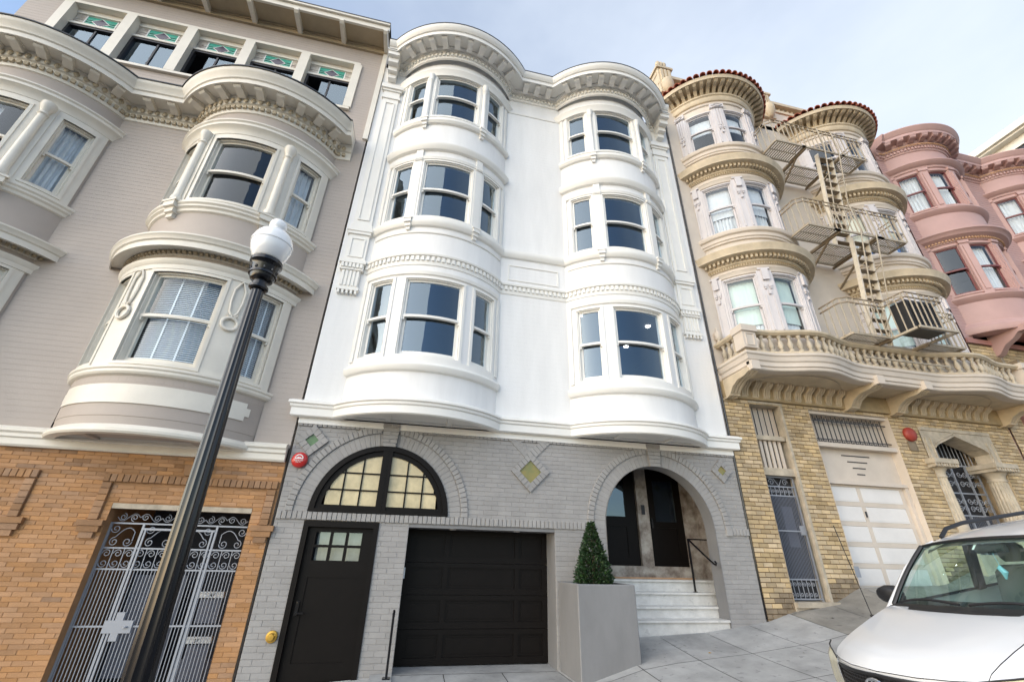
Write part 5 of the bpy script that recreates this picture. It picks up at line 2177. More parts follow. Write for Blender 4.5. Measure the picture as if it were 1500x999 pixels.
def build_yellow_base(h):
    bk = part_empty('brick_wall', h)
    N_ = (7.40, 8.28, 4.97)
    G_ = (9.02, 11.34, 4.95)
    E_ = (12.17, 14.45, 4.76)

    def iv(z, back=False):
        L_ = [(YL, YR)]
        if z < N_[2]:
            L_ = subtract(L_, N_[0], N_[1])
        if z < G_[2]:
            L_ = subtract(L_, G_[0], G_[1])
        if z < E_[2]:
            L_ = subtract(L_, E_[0], E_[1])
        return L_

    mb = MB()
    for za, zb in ((0.2, E_[2]), (E_[2], G_[2]), (G_[2], N_[2]), (N_[2], 5.06)):
        for l, r_ in iv((za + zb) / 2, True):
            mb.add([(l, -0.002, za), (r_, -0.002, za), (r_, -0.002, zb), (l, -0.002, zb)], [(0, 1, 2, 3)])
    mb.obj('wall_backing', 'yellowmortar', bk, recalc=False, angle=0)

    def mf(c, rnd):
        g = lerp_tab(FRONT, c[0])
        if c[2] < g + 0.30 and rnd.random() < 1.15 - (c[2] - g) / 0.3:
            return 'soot'
        return 'yellowbrick'
    lay_bricks(bk, iv, 0.35, 5.03, 0.087, 0.215, 0.014, 'yellowbrick', gap=0.013, limit=300, seed=9, mfun=mf)
    # ---- narrow service door
    d = part_empty('service_door', h)
    x0, x1, zt = N_
    D = 0.28
    zb = 0.98
    m = MB()
    for x in (x0, x1):
        m.add([(x, -0.02, 0.5), (x, D, 0.5), (x, D, zt), (x, -0.02, zt)], [(0, 1, 2, 3)])
    m.add([(x0, -0.02, zt), (x1, -0.02, zt), (x1, D, zt), (x0, D, zt)], [(0, 1, 2, 3)])
    m.obj('reveal', 'stone', d, recalc=False, angle=0)
    m = MB()
    m.box(x0 - 0.02, x1 + 0.02, -0.03, 0.02, zt, zt + 0.05)
    m.box(x1 - 0.06, x1 + 0.0, -0.024, 0.04, zb, zt)
    m.box(x0, x1, 0.08, D, 4.15, 4.25)
    m.box(x0, x1, 0.04, D, 3.36, 3.52)
    m.box(x0 - 0.02, x1 + 0.08, -0.10, D, zb - 0.09, zb)
    m.box(x0 - 0.02, x1 + 0.06, -0.05, D, 0.5, zb - 0.09)
    m.obj('door_trim', 'stone', d, angle=0)
    m = MB()
    m.box(x0, x1, D - 0.02, D, 4.22, zt)
    m.obj('transom_panel', 'ycream', d, angle=0)
    gate_bars(d, x0 + 0.06, x1 - 0.10, 4.25, zt - 0.06, 0.16, 6, 0.011, 'bronze', 'window_bar')
    sl = MB()
    sl.box(-0.035, 0.035, 0, 0.03, 0, 0.63)
    sl = sl.mesh('slat', 'ycream', angle=0)
    for q in range(6):
        link('slat', sl, d, (x0 + 0.10 + 0.125 * q, 0.15, 3.52))
    m = MB()
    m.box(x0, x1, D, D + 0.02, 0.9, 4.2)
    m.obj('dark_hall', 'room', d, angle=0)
    m = MB()
    m.box(x1 - 0.42, x1 - 0.16, 0.26, 0.265, 1.95, 2.75)
    m.obj('notice_panel', 'frost', d, angle=0)
    Y = 0.14
    m = MB()
    for z in (1.02, 1.36, 2.25, 2.95, 3.14, 3.34):
        m.bar((x0, Y, z), (x1 - 0.05, Y, z), 0.025 if z != 2.25 else 0.05, 0.025)
    for x in (x0 + 0.02, x1 - 0.07):
        m.bar((x, Y, zb), (x, Y, 3.35), 0.03)
    m.box(x1 - 0.20, x1 - 0.10, Y - 0.03, Y + 0.01, 2.18, 2.36)
    m.obj('gate_frame', 'silveriron', d, angle=0)
    gate_bars(d, x0 + 0.05, x1 - 0.10, 1.36, 2.95, Y, 22, 0.006, 'blueiron')
    gate_bars(d, x0 + 0.09, x1 - 0.14, 1.02, 1.36, Y, 7, 0.008, 'silveriron')
    gate_bars(d, x0 + 0.09, x1 - 0.14, 2.95, 3.14, Y, 7, 0.008, 'silveriron')
    for q in range(6):
        xm = x0 + 0.14 + 0.107 * q
        scroll_obj(d, [ring_scroll(xm, 1.10, 0.04, a0=PI), ring_scroll(xm, 1.27, 0.04, a0=PI, flip=-1), ring_scroll(xm, 3.05, 0.04, a0=PI)], Y, 0.006, 'silveriron')
    for s_ in (-1, 1):
        xm = (x0 + x1) / 2 - 0.02
        scroll_obj(d, [ring_scroll(xm + s_ * 0.17, 3.23, 0.07, a0=0 if s_ > 0 else PI, flip=s_), [(xm, 3.15), (xm + s_ * 0.10, 3.30), (xm + s_ * 0.25, 3.31)]], Y, 0.006, 'silveriron')
    # ---- white garage door under a panel and a barred transom
    g = part_empty('garage', h)
    x0, x1, zt = G_
    D = 0.30
    zb = 1.22
    m = MB()
    for x in (x0, x1):
        m.add([(x, -0.02, 0.6), (x, D, 0.6), (x, D, zt), (x, -0.02, zt)], [(0, 1, 2, 3)])
    m.add([(x0, -0.02, zt), (x1, -0.02, zt), (x1, D, zt), (x0, D, zt)], [(0, 1, 2, 3)])
    m.obj('reveal', 'ycream', g, recalc=False, angle=0)
    m = MB()
    m.box(x0, x1, 0.04, D, zt - 0.07, zt - 0.002)
    m.box(x0, x1, 0.02, D, 4.10, 4.20)
    m.box(x0, x1, 0.08, D, 3.28, 3.36)
    m.box(x1 - 0.10, x1 - 0.002, 0.10, D, zb, 3.28)
    m.box(x0 + 0.002, x0 + 0.06, 0.10, D, zb, 3.28)
    m.obj('garage_trim', 'ycream', g, angle=0)
    m = MB()
    m.box(x0, x1, 0.20, 0.22, 3.36, 4.10)
    m.box(x0, x1, 0.24, 0.26, 4.20, zt - 0.07)
    m.obj('garage_panel', 'ycream', g, angle=0)
    for q, (w_, z) in enumerate(((0.80, 3.96), (0.56, 3.82), (0.36, 3.68), (0.22, 3.54))):
        mm = MB()
        mm.box(10.22 - w_ / 2, 10.22 + w_ / 2, 0.19, 0.20, z - 0.012, z + 0.012)
        mm.obj('vent_slot', 'room', g, angle=0)
    gate_bars(g, x0 + 0.08, x1 - 0.14, 4.20, zt - 0.08, 0.12, 17, 0.012, 'bronze', 'window_bar')
    m = MB()
    m.bar((x0, 0.12, 4.30), (x1, 0.12, 4.30), 0.02)
    m.bar((x0, 0.12, zt - 0.20), (x1, 0.12, zt - 0.20), 0.02)
    m.obj('bar_rail', 'bronze', g, angle=0)
    for q in range(16):
        xm = x0 + 0.08 + (x1 - x0 - 0.22) * (q + 0.5) / 16
        scroll_obj(g, [ring_scroll(xm, 4.25, 0.035, a0=PI), ring_scroll(xm, zt - 0.15, 0.035, a0=PI)], 0.12, 0.007, 'bronze')
    rows = 5
    zz = [zb + (3.28 - zb) * i / rows for i in range(rows + 1)]
    fr = MB()
    fr.box(x0 + 0.06, x1 - 0.10, 0.19, 0.21, zb, 3.28)
    for z in zz:
        fr.box(x0 + 0.06, x1 - 0.10, 0.17, 0.19, max(zb, z - 0.045), min(3.28, z + 0.045))
    xm = x0 + 0.94
    for x in (x0 + 0.10, xm, x1 - 0.16):
        fr.box(x - 0.05, x + 0.05, 0.1705, 0.19, zb + 0.045, 3.28 - 0.045)
    fr.obj('door_rails', 'ycream', g, angle=0)
    for i in range(rows):
        for xa, xb in ((x0 + 0.15, xm - 0.05), (xm + 0.05, x1 - 0.21)):
            m = MB()
            m.box(xa + 0.002, xb - 0.002, 0.176, 0.19, zz[i] + 0.05, zz[i + 1] - 0.05)
            m.box(xa + 0.03, xb - 0.03, 0.172, 0.176, zz[i] + 0.075, zz[i + 1] - 0.075)
            m.obj('door_panel', 'whitedoor', g, angle=0)
    m = MB()
    m.box(xm - 0.015, xm + 0.015, 0.15, 0.17, 2.6, 2.72)
    m.obj('door_lock', 'bronze', g, angle=0)
    m = MB()
    m.box(x0 - 0.02, x0 + 0.10, -0.024, 0.0, 1.42, 1.62)
    m.obj('wall_vent', 'silveriron', g, angle=0)
    # ---- entrance with Tudor arch, columns and iron gate
    e = part_empty('entrance', h)
    x0, x1, zt = E_
    m = MB()
    ix0, ix1 = x0 + 0.28, x1 - 0.30
    arch = [(ix0, 4.26), (ix0 + 0.10, 4.34), (ix0 + 0.75, 4.60), (ix1 - 0.15, 4.32), (ix1, 4.22)]
    full = [(x0, 4.0), (x0, zt), (x1, zt), (x1, 4.0), (ix1, 4.0)] + arch[::-1] + [(ix0, 4.0)]
    # surround built as strips between arch and frame
    top = [(x0, zt), (ix0, zt)] + [(p[0], zt) for p in arch[1:-1]] + [(ix1, zt), (x1, zt)]
    m.prism([(x0, 3.95), (ix0, 3.95), (ix0, zt), (x0, zt)], -0.035, 0.3)
    m.prism([(ix1, 3.95), (x1, 3.95), (x1, zt), (ix1, zt)], -0.035, 0.3)
    for a, b in zip(arch[:-1], arch[1:]):
        m.prism([a, b, (b[0], zt), (a[0], zt)], -0.035, 0.35)
    m.obj('arch_surround', 'stone', e, angle=0)
    m = MB()
    for dd, yy in ((0.05, -0.07), (0.11, -0.05)):
        for a, b in zip(arch[:-1], arch[1:]):
            m.prism([(a[0], a[1] + dd - 0.045), (b[0], b[1] + dd - 0.045), (b[0], b[1] + dd), (a[0], a[1] + dd)], yy, 0)
    m.box(x0 + 0.02, x1 - 0.02, -0.06, 0, zt - 0.06, zt + 0.02)
    for x in (x0 + 0.05, ix0 - 0.06, ix1 + 0.05, x1 - 0.07):
        m.box(x, x + 0.035, -0.06, -0.03, 3.98, zt - 0.25)
    m.obj('arch_moulding', 'stone', e, angle=0)
    for x in (ix0 - 0.10, ix1 + 0.08):
        m = MB()
        c = (x, 0.10, 0)
        m.lathe([(0, 1.7), (0.26, 1.7), (0.26, 1.85), (0.205, 1.92), (0.205, 2.55)], c, 20)
        fl = []
        for z, r_ in ((2.552, 0.20), (3.50, 0.172), (3.56, 0.172)):
            ring = []
            for j in range(48):
                rr = r_ * (1.0 if j % 3 else 0.90)
                ring.append((c[0] + rr * cos(2 * PI * j / 48), c[1] + rr * sin(2 * PI * j / 48), z))
            fl.append(ring)
        m.rings(fl)
        m.lathe([(0, 3.56), (0.19, 3.56), (0.19, 3.60), (0.17, 3.62), (0.19, 3.70), (0.25, 3.78), (0, 3.78)], c, 20)
        m.obj('column', 'stone', e, angle=35)
        m = MB()
        m.box(x - 0.32, x + 0.32, -0.20, 0.42, 3.78, 3.86)
        m.box(x - 0.36, x + 0.36, -0.24, 0.46, 3.86, 3.97)
        for q in range(9):
            m.box(x - 0.33 + 0.0825 * q - 0.02, x - 0.33 + 0.0825 * q + 0.02, -0.225, -0.20, 3.79, 3.86)
        m.obj('capital', 'stone', e, angle=0)
    m = MB()
    for x, y1 in ((x0, 0.72), (x1, 0.72)):
        m.add([(x, -0.02, 0.8), (x, y1, 0.8), (x, y1, 4.7), (x, -0.02, 4.7)], [(0, 1, 2, 3)])
    m.add([(x0, 0.3, 4.7), (x1, 0.3, 4.7), (x1, 1.2, 4.7), (x0, 1.2, 4.7)], [(0, 1, 2, 3)])
    m.obj('reveal', 'yellowbrick', e, recalc=False, angle=0)
    m = MB()
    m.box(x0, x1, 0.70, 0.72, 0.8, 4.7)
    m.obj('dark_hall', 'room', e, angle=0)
    Y = 0.40
    S = 'silveriron'
    m = MB()
    a, b = ix0 - 0.12, ix1 + 0.02
    for z in (3.98, 3.30, 2.78, 2.0):
        m.bar((a, Y, z), (b, Y, z), 0.03)
    for x in (a + 0.02, ix0 + 0.28, (a + b) / 2 + 0.1, b - 0.35, b):
        m.bar((x, Y, 1.3), (x, Y, 3.98), 0.035)
    m.box(ix0 + 0.35, ix0 + 0.60, Y - 0.03, Y - 0.01, 1.95, 2.10)
    m.box(ix0 + 0.44, ix0 + 0.52, Y - 0.032, Y - 0.012, 1.85, 2.2)
    m.obj('gate_frame', S, e, angle=0)
    gate_bars(e, a + 0.05, b - 0.02, 3.98, 4.62, Y, 15, 0.009, S)
    gate_bars(e, a + 0.04, b - 0.02, 1.3, 2.78, Y, 34, 0.006, 'blueiron')
    nx = 5
    for i in range(nx):
        xm = a + (b - a) * (i + 0.5) / nx
        for z, s_ in ((3.52, 1), (3.76, -1), (2.93, 1), (3.12, -1)):
            scroll_obj(e, [ring_scroll(xm - 0.085, z, 0.08, a0=0, flip=s_), ring_scroll(xm + 0.085, z, 0.08, a0=PI, flip=-s_)], Y, 0.009, S)
    m = MB()
    m.box(x0 - 0.1, x1 + 0.1, -0.3, 1.2, 1.0, 1.9)
    m.obj('entrance_step', 'stone', e, angle=0)


build_yellow()

# ================================================================== PINK HOUSE
PL_, PR = 15.38, 24.4
PB = [Bay(17.15, 0.80, 1.62), Bay(21.75, 0.80, 1.62)]


def build_pink():
    h = thing('row_house', 'dusty pink bay-windowed house with bracketed cornice on a brown brick base', 'house', (20, 0, 0), 'row houses climbing the hill')
    k = math.degrees(1 / 1.62)
    shell(h, PL_, PR, 1.0, 15.9, 'pink')
    e = PB[0].half(0)
    fw = MB()
    for a, b in ((PL_, PB[0].cx - e), (PB[0].cx + e, PB[1].cx - e), (PB[1].cx + e, PR)):
        boards(fw, flat, a, b, 7.66, 15.3, 0.11, lip=0.008)
    stuff(fw.obj('siding', 'pink', h, recalc=False, angle=0))
    FL = {'F2': (9.20, 10.90, 10.05), 'F3': (12.55, 14.10, 13.33)}
    AN = ((-58.5, -36.5), (-27.5, -4.5), (4.5, 27.5), (36.5, 58.5))
    for bi, b in enumerate(PB):
        wl = MB()
        holes, us, zs = [], [-b.ae(), b.ae()], [7.9, 15.4]
        for f, (z0, z1, zr) in FL.items():
            zs += [z0 - 0.02, z1]
            for a0, a1 in AN:
                holes.append((a0, a1, z0 - 0.02, z1))
                us += [a0, a1]
        wall_grid(wl, b.p, us, zs, holes, nsub=3)
        merge(wl).obj('bay_wall', 'pink', h, recalc=False, angle=30)
        t = MB()
        b.band(t, [(0, 14.24), (0.04, 14.25), (0.06, 14.32), (0.14, 14.36), (0.19, 14.42), (0.22, 14.45), (0.22, 14.49), (0, 14.53)])
        b.band(t, [(0, 12.20), (0.06, 12.24), (0.12, 12.30), (0.15, 12.34), (0.15, 12.38), (0, 12.41)])
        b.band(t, [(0, 11.02), (0.04, 11.03), (0.06, 11.10), (0.10, 11.12), (0.22, 11.18), (0.27, 11.26), (0.33, 11.30), (0.33, 11.35), (0, 11.40)])
        b.band(t, [(0, 8.85), (0.06, 8.89), (0.12, 8.95), (0.15, 8.99), (0.15, 9.03), (0, 9.06)])
        b.band(t, [(-0.25, 7.80), (0.16, 7.80), (0.18, 7.84), (0.18, 7.98), (0.12, 8.04), (0.08, 8.14), (0.0, 8.18)])
        split(t, 'window_moulding', 'pink', h)
        e1 = b.ae(0.09, 0.02)
        dentils(h, arc_pts(b, 0.05, -e1, e1), 0.08, 0.045, 0.05, 11.06, 11.13, 'pinkgold')
        for f, (z0, z1, zr) in FL.items():
            for a0, a1 in AN:
                wd = window(h, b.p, k, a0, a1, z0, z1, trim='pink', sash='sashmaroon', glass='oldglass', zr=zr, casing=0.03, cd_=0.03, n=4, st=0.045, bot=0.06)
                cm = MB()
                if f == 'F3':
                    curtain_sheet(cm, b.p, k, a0 + 1, a1 - 1, z0, z1 - 0.02, -0.22)
                    cm.obj('curtain', 'curtain', wd, recalc=False)
                elif a0 > -30:
                    curtain_sheet(cm, b.p, k, a0 + 1, a1 - 1, z0, z1 - 0.02, -0.22, amp=0.01)
                    cm.obj('curtain', 'curtain', wd, recalc=False)
            for u in (-61.5, -32, 0, 32, 61.5):
                pm = MB()
                hw = 4.0 if abs(u) < 50 else 2.2
                pm.mbox(b.p, u - hw, u + hw, 0, 0.05, z0 - 0.14, z1 + 0.08, 2)
                pm.mbox(b.p, u - hw * 0.5, u + hw * 0.5, 0.05, 0.075, z0, z1 - 0.08, 1)
                pm.mbox(b.p, u - hw * 1.15, u + hw * 1.15, 0.0, 0.09, z1 + 0.02, z1 + 0.12, 1)
                pm.obj('pilaster', 'pink', h, angle=0)
        for z0, z1 in ((8.6, 11.1), (12.0, 14.4)):
            room(h, b, z0, z1, dback=-0.30)
        so = MB()
        eb = b.ae(0.1)
        so.add([b.p(-eb + 2 * eb * i / 20, 0.1, 7.86) for i in range(21)], [tuple(range(21))])
        so.obj('bay_soffit', 'pinkdark', h, angle=0)
        cb = MB()
        cb.rings([[(x, y, z) for y, z in ((0, 0), (-0.95, 0), (-1.0, -0.08), (-0.90, -0.18), (-0.70, -0.17), (-0.55, -0.30), (-0.30, -0.42), (-0.12, -0.62), (0, -0.66))] for x in (-0.11, 0.11)])
        cbm = cb.mesh('scroll_bracket', 'pink', angle=30)
        for x in (b.cx - 0.75, b.cx + 0.75):
            link('scroll_bracket', cbm, h, (x, -0.005, 7.86))
    t = MB()
    fsweep(t, PB, PL_, PR, [(0, 15.10), (0.03, 15.11), (0.05, 15.16), (0.05, 15.27), (0.10, 15.29), (0.12, 15.40), (0.14, 15.42), (0.14, 15.52), (0.40, 15.55), (0.42, 15.56), (0.42, 15.66), (0.46, 15.70), (0.50, 15.80),
                            (0.53, 15.84), (0.53, 15.88), (0, 15.95)])
    t.obj('cornice', 'pink', h, angle=30)
    dentils(h, fpath(PB, PL_ + .1, PR - .1, 0.05), 0.10, 0.06, 0.05, 15.17, 15.26, 'pink')
    dentils(h, fpath(PB, PL_ + .1, PR - .1, 0.10), 0.07, 0.045, 0.03, 15.31, 15.37, 'pinkgold', 'bead_course')
    me = bracket_mesh('bracket', 0.17, 0.26, 0.14, 'pink')
    for b in PB:
        for q in range(11):
            a = -52 + 10.4 * q
            x, y, z = b.p(a, 0.14, 0)
            link('bracket', me, h, (x, y, 15.545), rz=R(a))
    for x in (19.1, 19.5, 19.9):
        link('bracket', me, h, (x, -0.14, 15.545))
    t = MB()
    t.box(PL_, PR, -0.05, 0, 7.55, 7.70)
    t.obj('belt_course', 'pinkdark', h, angle=0)
    bk = part_empty('brick_wall', h)
    m = MB()
    m.add([(PL_, -0.002, 1.0), (PR, -0.002, 1.0), (PR, -0.002, 7.55), (PL_, -0.002, 7.55)], [(0, 1, 2, 3)])
    m.obj('wall_backing', 'yellowmortar', bk, recalc=False, angle=0)
    lay_bricks(bk, lambda z: [(PL_, 16.0), (18.3, PR)] if 3.0 < z < 5.6 else [(PL_, PR)], 1.5, 7.5, 0.10, 0.30, 0.014, 'yellowbrick', gap=0.014, limit=120, seed=11)
    m = MB()
    m.box(16.0, 18.3, -0.01, 0.0, 3.0, 5.6)
    m.obj('dark_opening', 'room', h, angle=0)
    m = MB()
    frame_rect(m, flat, 15.95, 18.35, 2.9, 5.7, 0.12, 0.12, 0, 0.10)
    m.obj('window_surround', 'pinkdark', h, angle=0)
    for x in (15.9, 16.5):
        m = MB()
        m.box(x - 0.05, x + 0.05, -0.30, 0, 6.6, 7.0)
        m.obj('wall_bracket', 'raildark', h, angle=0)


build_pink()


def build_far():
    h = thing('apartment_building', 'pale cream building with a projecting eave, rising behind the pink house at the frame edge', 'building', (25.5, 2, 0))
    X0 = 24.5
    m = MB()
    m.box(X0 + 0.5, X0 + 9, -1.0, 10, 1.5, 19.2)
    m.obj('wall', 'cream', h, angle=0)
    m = MB()
    m.box(X0, X0 + 9.4, -1.6, 10.5, 19.3, 19.62)
    m.box(X0 + 0.15, X0 + 9.2, -1.4, 10.3, 19.2, 19.3)
    m.obj('eave', 'cream', h, angle=0)
    wm = MB()
    frame_rect(wm, lambda u, d, z: (X0 + 0.5 - d, u, z), -0.4, 0.8, 17.2, 18.8, 0.1, 0.1, 0, 0.08, 1)
    f = wm.obj('window', 'cream', h, angle=0)
    g = MB()
    g.add([(X0 + 0.49, 0.7, 17.3), (X0 + 0.49, -0.3, 17.3), (X0 + 0.49, -0.3, 18.7), (X0 + 0.49, 0.7, 18.7)], [(0, 1, 2, 3)])
    g.obj('pane', 'bronze', f, recalc=False, angle=0)


build_far()

# ================================================================== FIRE ESCAPE
def rail_run(parent, pts, z0, hgt, m='rail', step=0.16, tops=(1.0, 0.86)):
    """railing along a plan polyline: two rails and separate balusters"""
    mb = MB()
    for t in tops:
        mb.tube([(x, y, z0 + hgt * t) for x, y in pts], 0.019, 6)
    split(mb, 'handrail', 'raildark', parent, angle=60)
    bm = MB()
    bm.bar((0, 0, 0), (0, 0, hgt), 0.020, 0.020)
    me = bm.mesh('baluster', m, angle=0)
    for x, y, a in along(pts, step):
        link('baluster', me, parent, (x, y, z0))


def platform(parent, rects, z, m='rail', step=0.075):
    """grating: steel flats along Y inside an angle frame"""
    p = part_empty('platform', parent)
    fm = MB()
    for x0, x1, y0, y1 in rects:
        fm.box(x0, x1, y0 - 0.02, y0 + 0.02, z - 0.035, z + 0.02)
        fm.box(x0, x1, y1 - 0.02, y1 + 0.02, z - 0.035, z + 0.02)
        fm.box(x0 - 0.02, x0 + 0.02, y0 + 0.02, y1 - 0.02, z - 0.034, z + 0.019)
        fm.box(x1 - 0.02, x1 + 0.02, y0 + 0.02, y1 - 0.02, z - 0.034, z + 0.019)
        ym = (y0 + y1) / 2
        fm.box(x0, x1, ym - 0.012, ym + 0.012, z - 0.03, z - 0.006)
    split(fm, 'platform_frame', m, p)
    for x0, x1, y0, y1 in rects:
        n = max(2, int((x1 - x0) / step))
        sm = MB()
        sm.box(-0.018, 0.018, y0 + 0.02, y1 - 0.02, -0.005, 0.008)
        me = sm.mesh('slat', m, angle=0)
        for q in range(n):
            link('slat', me, p, (x0 + (x1 - x0) * (q + 0.5) / n, 0, z))
    return p


def build_escape():
    t = thing('fire_escape', 'beige iron fire escape of three railed landings joined by ladders, on the cream stucco house', 'fire escape', (11.1, -0.6, 6.45))
    Z1, Z2, Z3 = 6.46, 9.52, 12.72
    # landings
    platform(t, [(9.55, 10.62, -1.28, -0.72), (11.72, 12.86, -1.28, -0.72), (10.62, 11.72, -0.90, -0.12)], Z1)
    platform(t, [(9.20, 10.20, -1.42, -0.85), (11.35, 12.35, -1.42, -0.92), (10.20, 11.35, -0.88, -0.12)], Z2)
    platform(t, [(9.20, 10.22, -1.38, -0.80), (11.50, 12.35, -1.38, -0.85), (10.22, 11.50, -0.72, -0.12)], Z3)
    fm = MB()
    fm.box(10.0, 11.6, -1.44, -1.40, Z2 - 0.035, Z2 + 0.02)
    fm.box(10.1, 11.6, -1.40, -1.36, Z3 - 0.035, Z3 + 0.02)
    split(fm, 'front_bar', 'rail', t)
    r1 = part_empty('railing', t)
    rail_run(r1, [(9.50, -0.70), (9.50, -1.20), (9.66, -1.32), (10.68, -1.32), (10.72, -1.84), (11.76, -1.84), (11.80, -1.32), (12.90, -1.30), (12.90, -0.72)], Z1, 0.95)
    # projecting shelf frame of the basket
    fm = MB()
    fm.bar((10.70, -0.9, Z1), (10.70, -1.88, Z1), 0.06, 0.05)
    fm.bar((11.78, -0.9, Z1), (11.78, -1.88, Z1), 0.06, 0.05)
    fm.bar((10.67, -1.88, Z1), (11.81, -1.88, Z1), 0.06, 0.05)
    split(fm, 'basket_frame', 'rail', t)
    r2 = part_empty('railing', t)
    rail_run(r2, [(9.12, -0.80), (9.12, -1.30), (9.28, -1.44), (12.40, -1.44), (12.40, -0.90)], Z2, 0.90)
    r3 = part_empty('railing', t)
    rail_run(r3, [(9.12, -0.70), (9.12, -1.28), (9.28, -1.40), (12.40, -1.40), (12.40, -0.85)], Z3, 0.90)
    # support brackets under the landings
    for z, xs, y1 in ((Z1, (10.62, 11.72), -1.28), (Z2, (10.20, 11.40), -1.40), (Z3, (10.22, 11.50), -1.36)):
        for x in xs:
            m = MB()
            m.bar((x, y1, z - 0.05), (x, -0.02, z - 0.05), 0.05, 0.06)
            m.bar((x, y1 * 0.75, z - 0.06), (x, -0.02, z - 0.75), 0.04, 0.04)
            m.obj('support_bracket', 'raildark', t, angle=0)
    # ladders between landings: two flat stringers and treads
    for z0, z1, xa, xb in ((Z1, Z2, 10.72, 10.98), (Z2, Z3, 10.72, 10.98)):
        l = part_empty('ladder', t)
        yb, yt = -0.80, -1.18
        for dx in (0.0, 0.50):
            m = MB()
            m.bar((xa + dx, yb, z0), (xa + dx + 0.10, yt, z1 + 0.05), 0.035, 0.11)
            m.obj('stringer', 'raillight', l, angle=0)
        n = 11
        tm = MB()
        tm.box(0.02, 0.48, -0.07, 0.07, -0.01, 0.012)
        tm = tm.mesh('tread', 'raildark', angle=0)
        for q in range(n):
            f = (q + 0.6) / n
            link('tread', tm, l, (xa + 0.10 * f, yb + (yt - yb) * f, z0 + (z1 - z0) * f))
        for dx in (0.0, 0.50):
            m = MB()
            p0, p1 = Vector((xa + dx, yb, z0)), Vector((xa + dx + 0.10, yt, z1))
            off = Vector((0, -0.30, 0.10))
            m.tube([p0 + Vector((0, -0.05, 0.55)), p0 + off + Vector((0, 0, 0.75)), p1 + off, p1 + Vector((0, -0.28, 0.9))], 0.016, 6)
            for f in (0.35, 0.7):
                c = p0 + (p1 - p0) * f
                m.bar(c, c + off, 0.018, 0.018)
            m.obj('ladder_rail', 'rail', l, angle=60)
    # sloping drop rail beneath the lowest landing
    m = MB()
    m.bar((9.95, -1.06, 5.98), (12.35, -1.10, 5.98), 0.035, 0.03)
    for x in (10.55, 11.6):
        m.bar((x, -1.07, 5.98), (x, -1.07, 5.80), 0.025)
    m.obj('drop_rail', 'rail', t, angle=0)
    # air conditioner standing in the basket
    a = thing('air_conditioner', 'black box air conditioner unit behind the bars of the lowest fire escape landing', 'air conditioner', (11.25, -1.55, 6.5))
    m = MB()
    m.box(10.84, 11.66, -1.74, -1.36, 6.50, 7.28)
    m.obj('housing', 'acblack', a, angle=0)
    sl = MB()
    sl.box(10.88, 11.62, -1.765, -1.74, -0.012, 0.012)
    sl = sl.mesh('louvre', 'acblack', angle=0)
    for q in range(13):
        link('louvre', sl, a, (0, 0, 6.56 + 0.052 * q))
    m = MB()
    for q in range(3):
        m.box(11.05 + 0.2 * q, 11.15 + 0.2 * q, -1.772, -1.75, 6.60, 6.66)
    split(m, 'vent_cover', 'bronze', a)


# ================================================================== STREET LAMP
def build_lamp():
    bx, by = -2.03, -3.28
    bz = walk_z(bx, by)
    t = thing('street_lamp', 'fluted black street lamp post topped by a white acorn globe', 'street lamp', (bx, by, bz))
    lean = lambda z: (bx - 0.020 * (z - 0.6), by, z)

    def flute(prof, n=12, depth=0.10):
        m = MB()
        rs = []
        for r_, z in prof:
            c = lean(z)
            ring = []
            for j in range(n * 4):
                rr = r_ * (1 - depth * (0, 0.75, 1, 0.75)[j % 4])
                ring.append((c[0] + rr * cos(2 * PI * j / (n * 4)), c[1] + rr * sin(2 * PI * j / (n * 4)), z))
            rs.append(ring)
        m.rings(rs)
        return m

    flute([(0.120, bz + 0.75), (0.117, bz + 1.0), (0.105, 1.3), (0.091, 2.3), (0.079, 3.3), (0.069, 4.46)]).obj('post', 'blackiron', t, angle=50)
    m = MB()
    m.lathe([(0, 0), (0.27, 0), (0.27, 0.10), (0.24, 0.14), (0.23, 0.30), (0.20, 0.36), (0.21, 0.42), (0.18, 0.62), (0.19, 0.70), (0.165, 0.78), (0, 0.78)], (bx, by, bz), 24)
    m.obj('post_base', 'blackiron', t, angle=30)
    z0 = 4.45
    c = lean(z0)
    m = MB()
    m.lathe([(0, 0), (0.085, 0), (0.108, 0.015), (0.108, 0.045), (0.085, 0.06), (0.080, 0.12), (0.125, 0.14), (0.140, 0.17), (0.150, 0.32), (0.165, 0.35), (0.185, 0.37), (0.185, 0.41), (0.165, 0.43), (0, 0.43)], c, 24)
    m.lathe([(0.150, 0.20), (0.158, 0.20), (0.158, 0.23), (0.150, 0.23)], c, 24)
    for j in range(10):
        a = 2 * PI * j / 10
        m.lathe([(0, 0.235), (0.014, 0.245), (0.016, 0.26), (0.014, 0.275), (0, 0.285)], (c[0] + 0.15 * cos(a), c[1] + 0.15 * sin(a), c[2]), 6)
    split(m, 'lamp_fitter', 'blackiron', t, angle=30, keep=True)
    zg = z0 + 0.43
    c = lean(zg)
    m = MB()
    m.lathe([(0, 0), (0.150, 0), (0.168, 0.02), (0.205, 0.09), (0.232, 0.18), (0.240, 0.25), (0.228, 0.33), (0.195, 0.40), (0.150, 0.44), (0.105, 0.466), (0.084, 0.478), (0.080, 0.495), (0.098, 0.515), (0.106, 0.555), (0.100, 0.60), (0.070, 0.635), (0.03, 0.65), (0, 0.652)], c, 36)
    m.obj('lamp_globe', 'lampglass', t, angle=60)
    m = MB()
    m.lathe([(0.2445, 0.235), (0.2475, 0.25), (0.2445, 0.265)], c, 36)
    m.lathe([(0, 0.645), (0.014, 0.65), (0.012, 0.675), (0, 0.685)], c, 8)
    split(m, 'globe_trim', 'lampglass', t, angle=60)


